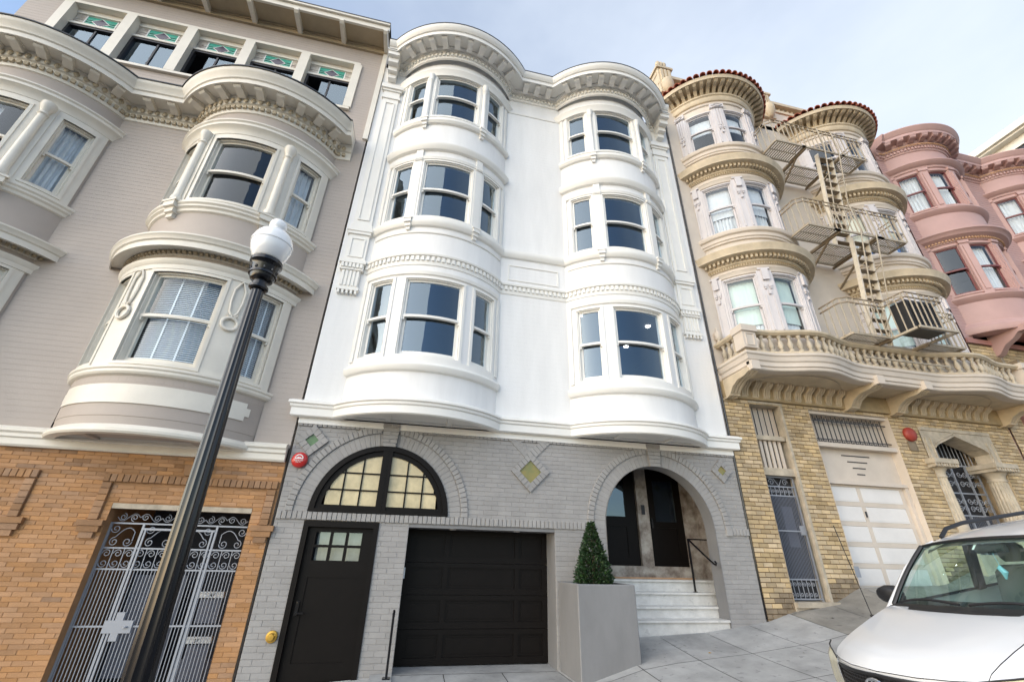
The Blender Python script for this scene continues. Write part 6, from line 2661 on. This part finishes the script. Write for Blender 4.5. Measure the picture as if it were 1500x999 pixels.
# ================================================================== SMALL THINGS
def build_small():
    # planter and clipped bush
    t = thing('planter', 'tall square gray stucco planter beside the garage holding a clipped bush', 'planter', (3.15, -0.5, 0.2))
    x0, x1, y0, y1, zt = 2.665, 3.625, -1.0, -0.03, 1.278
    m = MB()
    w_ = 0.07
    def loop_(d, z, i=0.0):
        c_ = 0.012
        X0_, X1_, Y0_, Y1_ = x0 + d, x1 - d, y0 + d, y1 - d
        return [(X0_ + c_, Y0_, z), (X1_ - c_, Y0_, z), (X1_, Y0_ + c_, z), (X1_, Y1_ - c_, z), (X1_ - c_, Y1_, z), (X0_ + c_, Y1_, z), (X0_, Y1_ - c_, z), (X0_, Y0_ + c_, z)]
    m.rings([loop_(0, -0.1), loop_(0, zt - 0.012), loop_(0.012, zt), loop_(w_, zt), loop_(w_ + 0.005, zt - 0.2)], caps=False)
    m.obj('box', 'graysmooth', t, angle=0)
    m = MB()
    m.add([(x0 + 0.05, y0 + 0.05, zt - 0.06), (x1 - 0.05, y0 + 0.05, zt - 0.06), (x1 - 0.05, y1 - 0.05, zt - 0.06), (x0 + 0.05, y1 - 0.05, zt - 0.06)], [(0, 1, 2, 3)])
    m.obj('soil', 'earth', t, recalc=False, angle=0)
    cx, cy, cz = 3.14, -0.50, zt - 0.06
    b = thing('topiary_bush', 'dark green cone-shaped bush clipped to a point in the gray planter', 'bush', (cx, cy, cz))
    m = MB()
    m.tube([(cx, cy, cz - 0.05), (cx + 0.01, cy, cz + 0.5), (cx, cy, cz + 0.95)], [0.03, 0.022, 0.008], 7)
    rnd = random.Random(5)
    for q in range(60):
        z = rnd.uniform(0.05, 0.9)
        a = rnd.uniform(0, 2 * PI)
        rr = (0.30 * (1 - z / 1.05)) * 0.9
        m.tube([(cx, cy, cz + z * 0.9), (cx + rr * cos(a), cy + rr * sin(a), cz + z + 0.06)], 0.004, 4)
    split(m, 'trunk', 'bark', b, keep=True)
    lv = {'leaf': MB(), 'leaf2': MB()}
    H = 0.99
    for q in range(5600):
        z = H * (1 - math.sqrt(rnd.random())) if rnd.random() < 0.8 else rnd.uniform(0, H)
        prof = 0.285 * (1 - (z / H) ** 1.15) * (1 - 0.25 * max(0, 0.12 - z) / 0.12) + 0.025
        a = rnd.uniform(0, 2 * PI)
        rr = prof * (rnd.uniform(0.72, 1.0) if rnd.random() < 0.8 else rnd.uniform(0.95, 1.16)) * (1 + 0.07 * sin(5 * a + 9 * z))
        p = Vector((cx + rr * cos(a), cy + rr * sin(a), cz + z))
        n = Vector((cos(a), sin(a), rnd.uniform(0.1, 1.1))) + Vector((rnd.gauss(0, .5), rnd.gauss(0, .5), rnd.gauss(0, .4)))
        n.normalize()
        s_ = n.cross(Vector((rnd.gauss(0, 1), rnd.gauss(0, 1), rnd.gauss(0, 1)))).normalized()
        l_ = rnd.uniform(0.035, 0.062)
        w_ = l_ * 0.30
        up = n.cross(s_)
        tgt = lv['leaf2'] if rnd.random() < 0.10 else lv['leaf']
        tip = p + n * l_
        mid = p + n * l_ * 0.5
        tgt.add([tuple(p), tuple(mid + s_ * w_ + up * 0.004), tuple(tip), tuple(mid - s_ * w_ + up * 0.004)], [(0, 1, 2), (0, 2, 3)])
    for mname, mb in lv.items():
        stuff(mb.obj('foliage', mname, b, recalc=False, angle=0))
    # red alarm bell with white print, by the left edge of the gray brick
    a = thing('alarm_bell', 'bright red fire alarm bell with white print, on gray brick left of the fanlight', 'alarm bell', (-1.955, -0.02, 3.055), 'alarm bells on the house fronts')
    m = MB()
    rs = []
    for r_, d in ((0.02, 0.0), (0.128, 0.0), (0.132, -0.02), (0.128, -0.045), (0.112, -0.066), (0.07, -0.082), (0.02, -0.086)):
        rs.append([(-1.955 + r_ * cos(2 * PI * j / 32), -0.022 + d, 3.055 + r_ * sin(2 * PI * j / 32)) for j in range(32)])
    m.rings(rs)
    m.obj('gong', 'red', a, angle=50)
    m = MB()
    arc = [(-1.955 + 0.060 * cos(PI * j / 12), -0.105, 3.072 + 0.060 * sin(PI * j / 12)) for j in range(13)]
    m.tube(arc, 0.009, 4)
    m.bar((-2.02, -0.106, 3.070), (-1.89, -0.106, 3.070), 0.012, 0.012)
    m.box(-1.985, -1.925, -0.111, -0.103, 3.078, 3.090)
    split(m, 'bell_emblem', 'signwhite', a)
    for txt, z, s_ in (('FIRE ALARM', 3.036, 0.024), ('CALL 911', 3.008, 0.020)):
        me = text_mesh(txt, s_ * 1.1)
        me.materials.append(MT['signwhite'])
        link('bell_lettering', me, a, (-1.955, -0.1105, z))
    a = thing('alarm_bell', 'faded dark red round alarm bell on the yellow brick left of the stone archway', 'alarm bell', (11.82, -0.02, 4.53), 'alarm bells on the house fronts')
    m = MB()
    rs = []
    for r_, d in ((0.02, 0.0), (0.17, 0.0), (0.175, -0.03), (0.165, -0.07), (0.13, -0.10), (0.06, -0.115), (0.02, -0.118)):
        rs.append([(11.80 + r_ * cos(2 * PI * j / 28), -0.022 + d, 4.55 + r_ * sin(2 * PI * j / 28)) for j in range(28)])
    m.rings(rs)
    m.obj('gong', 'redold', a, angle=50)
    m = MB()
    m.tube([(11.96, -0.03, 4.62), (12.03, -0.03, 4.62), (12.05, -0.03, 4.50)], 0.008, 5)
    m.obj('conduit', 'raildark', a)
    pl = thing('plaque', 'small square brown metal plaque under the dark red alarm bell', 'plaque', (11.78, -0.02, 4.26))
    m = MB()
    m.box(11.66, 11.92, -0.035, -0.016, 4.15, 4.38)
    m.obj('plate', 'raildark', pl, angle=0)
    m = MB()
    frame_rect(m, lambda u, d, z: (u, -0.035 - d, z), 11.67, 11.91, 4.16, 4.37, 0.015, 0.015, 0, 0.006, 1)
    m.obj('plate_rim', 'raildark', pl, angle=0)
    # brass cap by the black door
    a = thing('pipe_cap', 'round brass standpipe cap on the gray brick beside the black side door', 'pipe cap', (-1.79, -0.02, 0.5))
    m = MB()
    rs = []
    for r_, d in ((0.01, 0.0), (0.075, 0.0), (0.082, -0.012), (0.075, -0.03), (0.055, -0.034), (0.05, -0.075), (0.042, -0.085), (0.01, -0.087)):
        rs.append([(-1.775 + r_ * cos(2 * PI * j / 20), -0.018 + d, 0.505 + r_ * sin(2 * PI * j / 20)) for j in range(20)])
    m.rings(rs)
    m.obj('cap', 'gold', a, angle=40)
    m = MB()
    for j in range(2):
        a_ = PI * j + 0.5
        m.bar((-1.775 + 0.04 * cos(a_), -0.08, 0.505 + 0.04 * sin(a_)), (-1.775 + 0.066 * cos(a_), -0.08, 0.505 + 0.066 * sin(a_)), 0.02, 0.02)
    split(m, 'cap_lug', 'gold', a)
    # post rail beside the garage
    a = thing('handrail', 'thin black handrail post standing on the curb between side door and garage', 'handrail', (-0.1, -0.35, 0.0), 'iron handrails at the gray base')
    m = MB()
    m.bar((-0.055, -0.30, -0.05), (-0.055, -0.30, 0.80), 0.035, 0.035)
    m.tube([(-0.055, -0.30, 0.78), (-0.055, -0.305, 0.84), (-0.055, -0.35, 0.86), (-0.055, -0.42, 0.83)], 0.020, 8)
    m.obj('post', 'blackiron', a, angle=40)
    m = MB()
    m.box(-0.11, 0.0, -0.36, -0.24, 0.02, 0.035)
    m.obj('foot_plate', 'blackiron', a, angle=0)
    m = MB()
    m.box(-0.30, 0.018, -0.55, -0.024, -0.2, 0.02)
    cb = m.obj('curb', 'concrete', None, angle=0)
    structure(cb)
    # entrance handrail on the marble steps
    a = thing('handrail', 'black iron handrail sloping down the white marble entrance steps', 'handrail', (5.75, 0.5, 1.09), 'iron handrails at the gray base')
    m = MB()
    m.bar((5.72, 0.62, 1.09), (5.72, 0.62, 2.06), 0.03, 0.03)
    m.tube([(5.72, 0.62, 2.05), (5.80, 0.10, 1.66), (5.82, 0.02, 1.60), (5.82, -0.03, 1.58), (5.82, -0.05, 1.62), (5.82, -0.02, 1.645)], 0.018, 8)
    m.bar((5.72, 0.62, 2.05), (6.40, 0.64, 2.05), 0.025, 0.025)
    m.obj('rail', 'blackiron', a, angle=40)
    m = MB()
    m.lathe([(0, 0), (0.045, 0), (0.045, 0.012), (0, 0.012)], (5.72, 0.62, 1.093), 10)
    m.obj('flange', 'blackiron', a)
    # bird
    b = thing('bird', 'tiny dark bird gliding high in the sky over the pink house', 'bird', (27.4, 1.0, 22.2))
    v = FW * F_PX + RT * (1481 - 750) - UP * (186 - 499.5)
    p = CAMP + v * (34 / v.length)
    b.location = p
    m = MB()
    m.tube([p + Vector((-0.09, 0, 0)), p, p + Vector((0.08, 0, 0.01))], [0.006, 0.022, 0.005], 6)
    m.obj('body', 'acblack', b)
    m = MB()
    for s_ in (-1, 1):
        m.add([tuple(p + Vector((-0.03, 0, 0.01))), tuple(p + Vector((0.04, 0, 0.01))), tuple(p + Vector((0.0, s_ * 0.17, 0.06))), tuple(p + Vector((-0.05, s_ * 0.16, 0.055)))], [(0, 1, 2, 3)])
        m.add([tuple(p + Vector((-0.03, 0, 0.004))), tuple(p + Vector((0.04, 0, 0.004))), tuple(p + Vector((0.0, s_ * 0.17, 0.055))), tuple(p + Vector((-0.05, s_ * 0.16, 0.05)))], [(0, 3, 2, 1)])
    split(m, 'wing', 'acblack', b)
    # litter leaves on the pavement
    for i, (px, py) in enumerate(((1040, 957), (1178, 957), (1220, 906), (1153, 931))):
        v = FW * F_PX + RT * (px - 750) - UP * (py - 499.5)
        q = CAMP + v * 0.004
        for s in range(4000):
            q = CAMP + v * (0.004 + s * 4e-6 * 4)
            if q.z <= walk_z(q.x, q.y):
                break
        m = MB()
        r_ = (0.03, 0.03, 0.035, 0.02)[i]
        a_ = i * 1.3
        pts = [(q.x + r_ * cos(a_), q.y + r_ * sin(a_), q.z + 0.012), (q.x + 0.4 * r_ * cos(a_ + 1.6), q.y + 0.4 * r_ * sin(a_ + 1.6), q.z + 0.02), (q.x - r_ * cos(a_), q.y - r_ * sin(a_), q.z + 0.012), (q.x - 0.4 * r_ * cos(a_ + 1.6), q.y - 0.4 * r_ * sin(a_ + 1.6), q.z + 0.008)]
        m.add(pts, [(0, 1, 2), (0, 2, 3)])
        o = m.obj('fallen_leaf', ('gold', 'raildark', 'acblack', 'signwhite')[i], None, recalc=False, angle=0)
        tag(o, ('small yellow fallen leaf on the concrete in front of the marble steps', 'small brown fallen leaf on the concrete nearest the white car', 'small dark scrap on the concrete before the iron service gate', 'small white paper scrap on the concrete below the yellow brick pier')[i], ('leaf', 'leaf', 'litter', 'litter')[i], 'litter scattered on the pavement')


# ================================================================== CAR
def build_car():
    X0, Y0, z0 = 3.81, -4.86, -0.018
    yaw, pit, rol = R(-4.2), R(8.7), R(-2.1)
    t = thing('parked_car', 'white sport utility car with black roof rails, parked at the kerb facing downhill', 'car', (X0, Y0, z0))
    bk_ = Vector((cos(yaw) * cos(pit), sin(yaw) * cos(pit), sin(pit)))
    s0 = Vector((0, 0, 1)).cross(bk_).normalized()
    n0 = bk_.cross(s0)
    sd_ = s0 * cos(rol) + n0 * sin(rol)
    nrm = bk_.cross(sd_)
    t.rotation_euler = Matrix(((bk_.x, sd_.x, nrm.x), (bk_.y, sd_.y, nrm.y), (bk_.z, sd_.z, nrm.z))).to_euler()

    def ob(mb, name, m, parent=t, **k):
        o = mb.obj(name, m, None, **k)
        o.parent = parent
        return o

    # body side: cross sections (half) at stations along the length; y from centre line outward
    # each: x, list of (y, z)
    def sec(x, hood, hw, belt, w_, low):
        return x, hood, hw, belt, w_, low
    S = [  # x,  top z at centre, shoulder y, shoulder z, side y, side z
        (0.02, 0.74, 0.62, 0.72, 0.80, 0.60),
        (0.03, 0.90, 0.64, 0.885, 0.805, 0.70),
        (0.07, 0.945, 0.65, 0.925, 0.82, 0.74),
        (0.16, 0.985, 0.66, 0.965, 0.84, 0.78),
        (0.35, 1.035, 0.67, 1.015, 0.872, 0.82),
        (0.60, 1.085, 0.68, 1.065, 0.895, 0.86),
        (0.85, 1.130, 0.70, 1.105, 0.905, 0.90),
        (1.08, 1.165, 0.72, 1.135, 0.91, 0.93),
        (1.30, 1.16, 0.76, 1.12, 0.912, 0.94)]
    def swp(y):
        return 0.14 * (abs(y) / 0.5) ** 2.0

    def ring_pts(s_):
        x, zc, ys, zs, yw, zw = s_
        half = [(0.0, zc), (ys * 0.45, zc - 0.004), (ys * 0.74, zc - (zc - zs) * 0.35), (ys * 0.80, zc - (zc - zs) * 0.55 + 0.004), (ys, zs + 0.012), (ys + (yw - ys) * 0.55, zs - 0.02), (yw - 0.02, zs - (zs - zw) * 0.5), (yw, zw), (yw, zw - 0.2), (yw - 0.02, 0.36), (yw - 0.06, 0.28)]
        return half
    rings = [[(s_[0] + swp(y) * (1 if s_[0] < 0.2 else max(0.0, 1 - (s_[0] - 0.2) / 0.9)), y, z) for y, z in ring_pts(s_)] for s_ in S]
    nose = MB()
    hood = MB()
    m = len(rings[0])
    HI = 4
    for sgn in (1, -1):
        for i in range(len(rings) - 1):
            for j in range(m - 1):
                q = [rings[i][j], rings[i + 1][j], rings[i + 1][j + 1], rings[i][j + 1]]
                q = [(x, sgn * y, z) for x, y, z in q]
                f = [(0, 1, 2, 3)] if sgn > 0 else [(3, 2, 1, 0)]
                (hood if (i >= 1 and j < HI) else nose).add(q, f)
    # lift the hood a few millimetres so its shut line shows
    hood.v = [(x, y, z + 0.006) for x, y, z in hood.v]
    ob(merge(hood), 'hood', 'carwhite', angle=60)
    # sides behind the front wheel, doors, tail
    T = [(1.30, 0.912, 1.12, 0.94), (2.0, 0.918, 1.13, 0.94), (3.0, 0.918, 1.14, 0.95), (4.0, 0.905, 1.15, 0.96), (4.45, 0.87, 1.14, 0.95), (4.62, 0.80, 1.10, 0.92)]
    for sgn in (1, -1):
        for (xa, wa, ba, sa), (xb, wb, bb, sb) in zip(T[:-1], T[1:]):
            A = [(xa, wa - 0.045, ba), (xa, wa - 0.012, ba - 0.07), (xa, wa, sa), (xa, wa, sa - 0.2), (xa, wa - 0.02, 0.36), (xa, wa - 0.06, 0.28)]
            B = [(xb, wb - 0.045, bb), (xb, wb - 0.012, bb - 0.07), (xb, wb, sb), (xb, wb, sb - 0.2), (xb, wb - 0.02, 0.36), (xb, wb - 0.06, 0.28)]
            for j in range(5):
                q = [A[j], B[j], B[j + 1], A[j + 1]]
                q = [(x, sgn * y, z) for x, y, z in q]
                nose.add(q, [(0, 1, 2, 3)] if sgn > 0 else [(3, 2, 1, 0)])
    nose.add([(4.62, -0.80, 0.28), (4.62, 0.80, 0.28), (4.62, 0.76, 1.10), (4.62, -0.76, 1.10)], [(0, 1, 2, 3)])
    nose.add([(0.10, -0.6, 0.28), (0.10, 0.6, 0.28), (0.05, 0.66, 0.70), (0.05, -0.66, 0.70)], [(0, 1, 2, 3)])
    nose.add([(0.10, -0.85, 0.28), (4.6, -0.85, 0.28), (4.6, 0.85, 0.28), (0.10, 0.85, 0.28)], [(0, 1, 2, 3)])
    ob(merge(nose), 'body', 'carwhite', angle=40)
    # bumper
    bm = MB()
    pr = [(0.0, 0.30), (-0.06, 0.34), (-0.08, 0.46), (-0.06, 0.56), (0.0, 0.60)]
    st = []
    for i in range(17):
        y = -0.90 + 1.8 * i / 16
        c = swp(y) * 0.9
        st.append([(0.02 + dx + c, y * (1.0), z) for dx, z in pr] + [(0.16 + c, y, 0.60), (0.16 + c, y, 0.30)])
    bm.rings(st)
    ob(bm, 'bumper', 'carwhite', angle=40)
    bodyx = lambda z: lerp_tab([(0.3, 0.02), (0.74, 0.02), (0.88, 0.028), (0.925, 0.06), (0.965, 0.14), (1.05, 0.4)], z)
    # grille: dark insert with honeycomb bars and oval badge
    g = MB()
    for i in range(12):
        ya, yb = -0.50 + i / 12.0, -0.50 + (i + 1) / 12.0
        f = lambda y, z: (bodyx(z) + swp(y) - 0.012, y, z)
        zl = lambda y: 0.70 + 0.03 * abs(y / 0.5)
        zu = lambda y: 0.882 - 0.018 * abs(y / 0.5)
        g.add([f(ya, zl(ya)), f(yb, zl(yb)), f(yb, zu(yb)), f(ya, zu(ya))], [(0, 1, 2, 3)])
    ob(merge(g), 'grille', 'carblack', recalc=False, angle=40)
    mesh_ = MB()
    for z in (0.735, 0.765, 0.795, 0.825, 0.85):
        mesh_.tube([(bodyx(z) + swp(y) - 0.020, y, z) for y in [-0.47 + 0.94 * q / 12 for q in range(13)]], 0.006, 5)
    for q in range(27):
        y = -0.46 + 0.92 * q / 26
        mesh_.tube([(bodyx(z) + swp(y) - 0.018, y, z) for z in (0.72, 0.86)], 0.005, 5)
    ob(mesh_, 'grille_mesh', 'carblack', angle=60)
    rim = MB()
    up = [(f(y, zu(y))[0] - 0.006, y, zu(y)) for y in [-0.52 + 1.04 * q / 16 for q in range(17)]]
    dn = [(f(y, zl(y))[0] - 0.006, y, zl(y)) for y in [0.52 - 1.04 * q / 16 for q in range(17)]]
    rim.tube(up + dn + up[:1], 0.013, 6, caps=False)
    ob(rim, 'grille_surround', 'carblack', angle=60)
    bd = MB()
    bc = f(0, 0.805)
    ell = lambda a, b, oz=0.0: [(bc[0] - 0.036 + 0.0, a * cos(2 * PI * q / 28), bc[2] + oz + b * sin(2 * PI * q / 28)) for q in range(29)]
    bd.tube(ell(0.085, 0.058), 0.009, 6, caps=False)
    bd.tube(ell(0.028, 0.054), 0.007, 6, caps=False)
    bd.tube(ell(0.066, 0.020, 0.028), 0.007, 6, caps=False)
    ob(bd, 'badge', 'chrome', angle=60)
    # headlights wrap round the corners
    for sgn in (1, -1):
        hl = MB()
        n = 10
        rows = 5
        gpt = []
        for i in range(n + 1):
            u = i / n
            y = 0.56 + 0.335 * u
            line = []
            for j in range(rows + 1):
                v = j / rows
                zlo, zhi = 0.70 - 0.06 * u, 0.89 + 0.055 * u
                z = zlo + (zhi - zlo) * v
                x = bodyx(z) * (1 - 0.3 * u) + swp(y) * (1 - 0.26 * u) - 0.022 - 0.012 * sin(PI * v) + 0.18 * max(0.0, u - 0.8) + 0.05 * u * v
                line.append((x, sgn * y, z))
            gpt.append(line)
        for i in range(n):
            for j in range(rows):
                q = [gpt[i][j], gpt[i + 1][j], gpt[i + 1][j + 1], gpt[i][j + 1]]
                hl.add(q, [(0, 1, 2, 3)] if sgn > 0 else [(3, 2, 1, 0)])
        ob(merge(hl), 'headlight', 'headlight', recalc=False, angle=60)
        sm = MB()
        edge = [gpt[i][rows] for i in range(n + 1)]
        sm.tube([(x - 0.003, y, z + 0.004) for x, y, z in edge], 0.006, 5)
        ob(sm, 'headlight_seal', 'carblack', angle=60)
    # cowl, wipers
    cw = MB()
    cwl = []
    for i in range(17):
        y = -0.80 + 1.6 * i / 16
        bx_ = 1.02 + 0.16 * (y / 0.8) ** 2
        zc = 1.152 - 0.035 * (y / 0.8) ** 2
        cwl.append([(bx_ - 0.05, y, zc + 0.012), (bx_ + 0.16, y, zc + 0.055), (bx_ + 0.16, y, zc - 0.05), (bx_ - 0.05, y, zc - 0.03)])
    cw.rings(cwl)
    ob(cw, 'cowl', 'carblack', angle=40)
    for y0_, y1_ in ((0.62, -0.02), (-0.10, -0.72)):
        wp = MB()
        pts = []
        for q in range(9):
            y = y0_ + (y1_ - y0_) * q / 8
            pts.append((1.06 + 0.16 * (y / 0.8) ** 2, y, 1.205 - 0.035 * (y / 0.8) ** 2 + 0.03 * sin(PI * q / 8)))
        wp.tube(pts, 0.011, 6)
        ob(wp, 'wiper', 'carblack', angle=60)
    # windscreen: curved sheet between cowl and roof header
    def ws(u, v):
        y = u * (0.79 - 0.12 * v)
        xb = 1.07 + 0.17 * u * u
        xt = 1.66 + 0.12 * u * u
        zb = 1.175 - 0.035 * u * u
        zt = 1.655 - 0.045 * u * u
        b = 0.02 * sin(PI * v)
        return (xb + (xt - xb) * v - b * 0.5, y, zb + (zt - zb) * v + b)
    wg = MB()
    for i in range(16):
        for j in range(6):
            u0, u1 = -1 + 2 * i / 16, -1 + 2 * (i + 1) / 16
            wg.add([ws(u1, j / 6), ws(u0, j / 6), ws(u0, (j + 1) / 6), ws(u1, (j + 1) / 6)], [(0, 1, 2, 3)])
    ob(merge(wg), 'windscreen', 'carglass', recalc=False, angle=60)
    ht = MB()
    top = [ws(-1 + 2 * q / 20, 0.985) for q in range(21)]
    ht.tube([(x - 0.004, y, z + 0.003) for x, y, z in top], 0.014, 5)
    ob(ht, 'screen_seal', 'carblack', angle=60)
    # roof
    rf = MB()
    XS = [1.66, 1.85, 2.2, 2.8, 3.4, 3.9, 4.25, 4.4]
    ZS = [1.655, 1.685, 1.715, 1.735, 1.73, 1.71, 1.67, 1.63]
    US = [-1, -0.93, -0.8, -0.5, 0, 0.5, 0.8, 0.93, 1]
    def rp(i, u):
        x = XS[i] + (0.12 * u * u if i == 0 else (0.09 * u * u if i == 1 else 0))
        hw = 0.67 + (0.03 if 1 < i < 6 else 0)
        return (x, u * hw, ZS[i] - 0.045 * u * u - (0.03 if abs(u) == 1 else 0))
    for i in range(len(XS) - 1):
        for a_, b_ in zip(US[:-1], US[1:]):
            rf.add([rp(i, a_), rp(i + 1, a_), rp(i + 1, b_), rp(i, b_)], [(0, 1, 2, 3)])
            q = [rp(i, a_), rp(i + 1, a_), rp(i + 1, b_), rp(i, b_)]
            rf.add([(x, y * 0.985, z - 0.045) for x, y, z in q], [(3, 2, 1, 0)])
    ob(merge(rf), 'roof', 'carwhite', recalc=False, angle=40)
    # pillars
    for sgn in (1, -1):
        ap = MB()
        pts = [(1.20, sgn * 0.825, 1.10), (1.36, sgn * 0.805, 1.24), (1.55, sgn * 0.765, 1.42), (1.78, sgn * 0.695, 1.585), (1.95, sgn * 0.690, 1.625)]
        ap.tube(pts, [0.04, 0.034, 0.030, 0.026, 0.02], 8)
        ob(ap, 'front_pillar', 'carwhite', angle=60)
        tr = MB()
        tr.tube([(ws(sgn, v)[0] - 0.012, ws(sgn, v)[1] - sgn * 0.006, ws(sgn, v)[2] + 0.006) for v in (0, 0.2, 0.4, 0.6, 0.8, 0.98)], 0.020, 6)
        ob(tr, 'pillar_trim', 'carblack', angle=60)
        for xa, xb in ((2.45, 2.42), (3.45, 3.40)):
            mp_ = MB()
            mp_.bar((xa, sgn * 0.865, 1.12), (xb, sgn * 0.70, 1.66), 0.10, 0.05)
            ob(mp_, 'door_pillar', 'carblack', angle=0)
        rp_ = MB()
        rp_.bar((4.50, sgn * 0.82, 1.12), (4.25, sgn * 0.68, 1.63), 0.16, 0.05)
        ob(rp_, 'rear_pillar', 'carwhite', angle=0)
        for xa, xb, xc, xd in ((1.40, 2.42, 2.38, 1.92), (2.50, 3.42, 3.36, 2.46), (3.50, 4.42, 4.22, 3.44)):
            sg = MB()
            q = [(xa, sgn * 0.86, 1.13), (xb, sgn * 0.865, 1.14), (xc, sgn * 0.71, 1.64), (xd, sgn * 0.71, 1.63)]
            sg.add(q, [(0, 3, 2, 1)] if sgn > 0 else [(0, 1, 2, 3)])
            ob(sg, 'side_window', 'carglass', recalc=False, angle=0)
        bl = MB()
        bl.bar((1.35, sgn * 0.872, 1.125), (4.45, sgn * 0.855, 1.14), 0.022, 0.022)
        ob(bl, 'belt_moulding', 'carblack', angle=0)
        rr = MB()
        rr.tube([(1.98, sgn * 0.60, 1.665), (2.10, sgn * 0.605, 1.735), (2.35, sgn * 0.61, 1.765), (3.7, sgn * 0.61, 1.765), (4.0, sgn * 0.60, 1.735), (4.1, sgn * 0.595, 1.68)], 0.020, 8)
        ob(rr, 'roof_rail', 'carblack', angle=60)
        mi = MB()
        rs = []
        for x, w_, h_ in ((1.36, 0.055, 0.04), (1.385, 0.115, 0.075), (1.44, 0.125, 0.085), (1.50, 0.11, 0.075)):
            rs.append([(x, sgn * (0.985 + w_ * cos(2 * PI * j / 14)), 1.205 + h_ * sin(2 * PI * j / 14)) for j in range(14)])
        mi.rings(rs)
        mi.bar((1.44, sgn * 0.86, 1.16), (1.44, sgn * 0.92, 1.18), 0.08, 0.05)
        split(mi, 'wing_mirror', 'carblack', t, angle=50, keep=True, local=True)
    # aerial on the kerb-side wing (kerb side is +Y)
    an = MB()
    an.tube([(0.93, 0.79, 1.06), (0.93, 0.79, 1.10)], 0.016, 8)
    an.tube([(0.93, 0.79, 1.10), (0.95, 0.80, 1.93)], 0.0042, 5)
    split(an, 'aerial', 'carblack', t, angle=60, keep=True, local=True)
    # wheels
    for x in (0.85, 3.62):
        for sgn in (1, -1):
            ty = MB()
            rs = []
            for r_, y in ((0.20, 0.70), (0.33, 0.70), (0.352, 0.73), (0.352, 0.88), (0.33, 0.91), (0.20, 0.91)):
                rs.append([(x + r_ * cos(2 * PI * j / 24), sgn * y, 0.352 + r_ * sin(2 * PI * j / 24)) for j in range(24)])
            ty.rings(rs, caps=False)
            wh = part_empty('wheel', t)
            wh.matrix_parent_inverse = Matrix.Identity(4)
            ob(ty, 'tyre', 'tyre', parent=wh, angle=40)
            ri = MB()
            rs = []
            for r_, y in ((0.22, 0.74), (0.22, 0.905), (0.19, 0.895), (0.06, 0.88), (0.01, 0.89)):
                rs.append([(x + r_ * cos(2 * PI * j / 20), sgn * y, 0.352 + r_ * sin(2 * PI * j / 20)) for j in range(20)])
            ri.rings(rs)
            ob(ri, 'rim', 'chrome', parent=wh, angle=40)
    # interior
    da = MB()
    das = []
    for i in range(13):
        y = -0.74 + 1.48 * i / 12
        s_ = 0.16 * (y / 0.8) ** 2
        das.append([(1.16 + s_, y, 1.13), (1.40 + s_, y, 1.165), (1.62, y, 1.10), (1.66, y, 0.80), (1.16 + s_, y, 0.80)])
    da.rings(das)
    ob(da, 'dashboard', 'cardash', angle=40)
    fl = MB()
    fl.box(1.6, 4.5, -0.80, 0.80, 0.45, 0.50)
    ob(fl, 'floor_pan', 'carinterior', angle=0)
    for x in (2.2, 3.2):
        for sgn in (1, -1):
            se = MB()
            rs = []
            for x_, z, hw, th in ((x, 0.72, 0.24, 0.08), (x + 0.12, 1.0, 0.25, 0.07), (x + 0.20, 1.28, 0.22, 0.055), (x + 0.22, 1.34, 0.15, 0.05)):
                rs.append([(x_ + th * sin(2 * PI * j / 12), sgn * 0.38 + hw * cos(2 * PI * j / 12), z) for j in range(12)])
            se.rings(rs)
            ob(se, 'seat_back', 'carinterior', angle=50)
            hd = MB()
            rs = []
            for z, hw, th in ((1.37, 0.10, 0.035), (1.41, 0.13, 0.045), (1.50, 0.13, 0.045), (1.54, 0.09, 0.03)):
                rs.append([(x + 0.24 + th * sin(2 * PI * j / 12), sgn * 0.38 + hw * cos(2 * PI * j / 12), z) for j in range(12)])
            hd.rings(rs)
            ob(hd, 'headrest', 'carinterior', angle=50)
            cu = MB()
            cu.box(x - 0.45, x + 0.05, sgn * 0.38 - 0.25, sgn * 0.38 + 0.25, 0.55, 0.74)
            ob(cu, 'seat_cushion', 'carinterior', angle=0)
    sw = MB()
    c = Vector((1.78, -0.38, 1.05))
    ax, bx2 = Vector((0, 1, 0)), Vector((0.35, 0, 0.93)).normalized()
    sw.tube([c + (ax * cos(2 * PI * q / 24) + bx2 * sin(2 * PI * q / 24)) * 0.185 for q in range(25)], 0.016, 6, caps=False)
    sw.bar(c - ax * 0.18, c + ax * 0.18, 0.05, 0.02)
    ob(sw, 'steering_wheel', 'cardash', angle=60)
    rm = MB()
    rm.rings([[(1.72, y, 1.56 + 0.035 * sin(2 * PI * j / 12)) if False else (1.72 + 0.02 * cos(2 * PI * j / 12), y, 1.56 + 0.038 * sin(2 * PI * j / 12)) for j in range(12)] for y in (-0.13, -0.11, 0.11, 0.13)])
    ob(rm, 'rear_view_mirror', 'cardash', angle=50)
    hg = MB()
    hg.tube([(1.715, 0.0, 1.52), (1.713, 0.0, 1.42)], 0.002, 4)
    hg.tube([(1.715, 0.0, 1.42), (1.715, 0.012, 1.40), (1.715, -0.01, 1.36), (1.715, 0.008, 1.31)], [0.006, 0.022, 0.026, 0.008], 7)
    split(hg, 'hanging_charm', 'charm', t, keep=True, local=True)
    sticker = MB()
    a_, b_ = ws(0.02, 0.80), ws(0.05, 0.88)
    sticker.add([(a_[0] + 0.02, a_[1], a_[2]), (a_[0] + 0.02, b_[1], a_[2]), (b_[0] + 0.02, b_[1], b_[2]), (b_[0] + 0.02, a_[1], b_[2])], [(0, 1, 2, 3)])
    ob(sticker, 'toll_tag', 'signwhite', recalc=False, angle=0)


MT['charm'] = mat('pale_blue_plastic', (0.25, 0.55, 0.68), 0.4)
build_escape()
build_lamp()
build_small()
build_car()
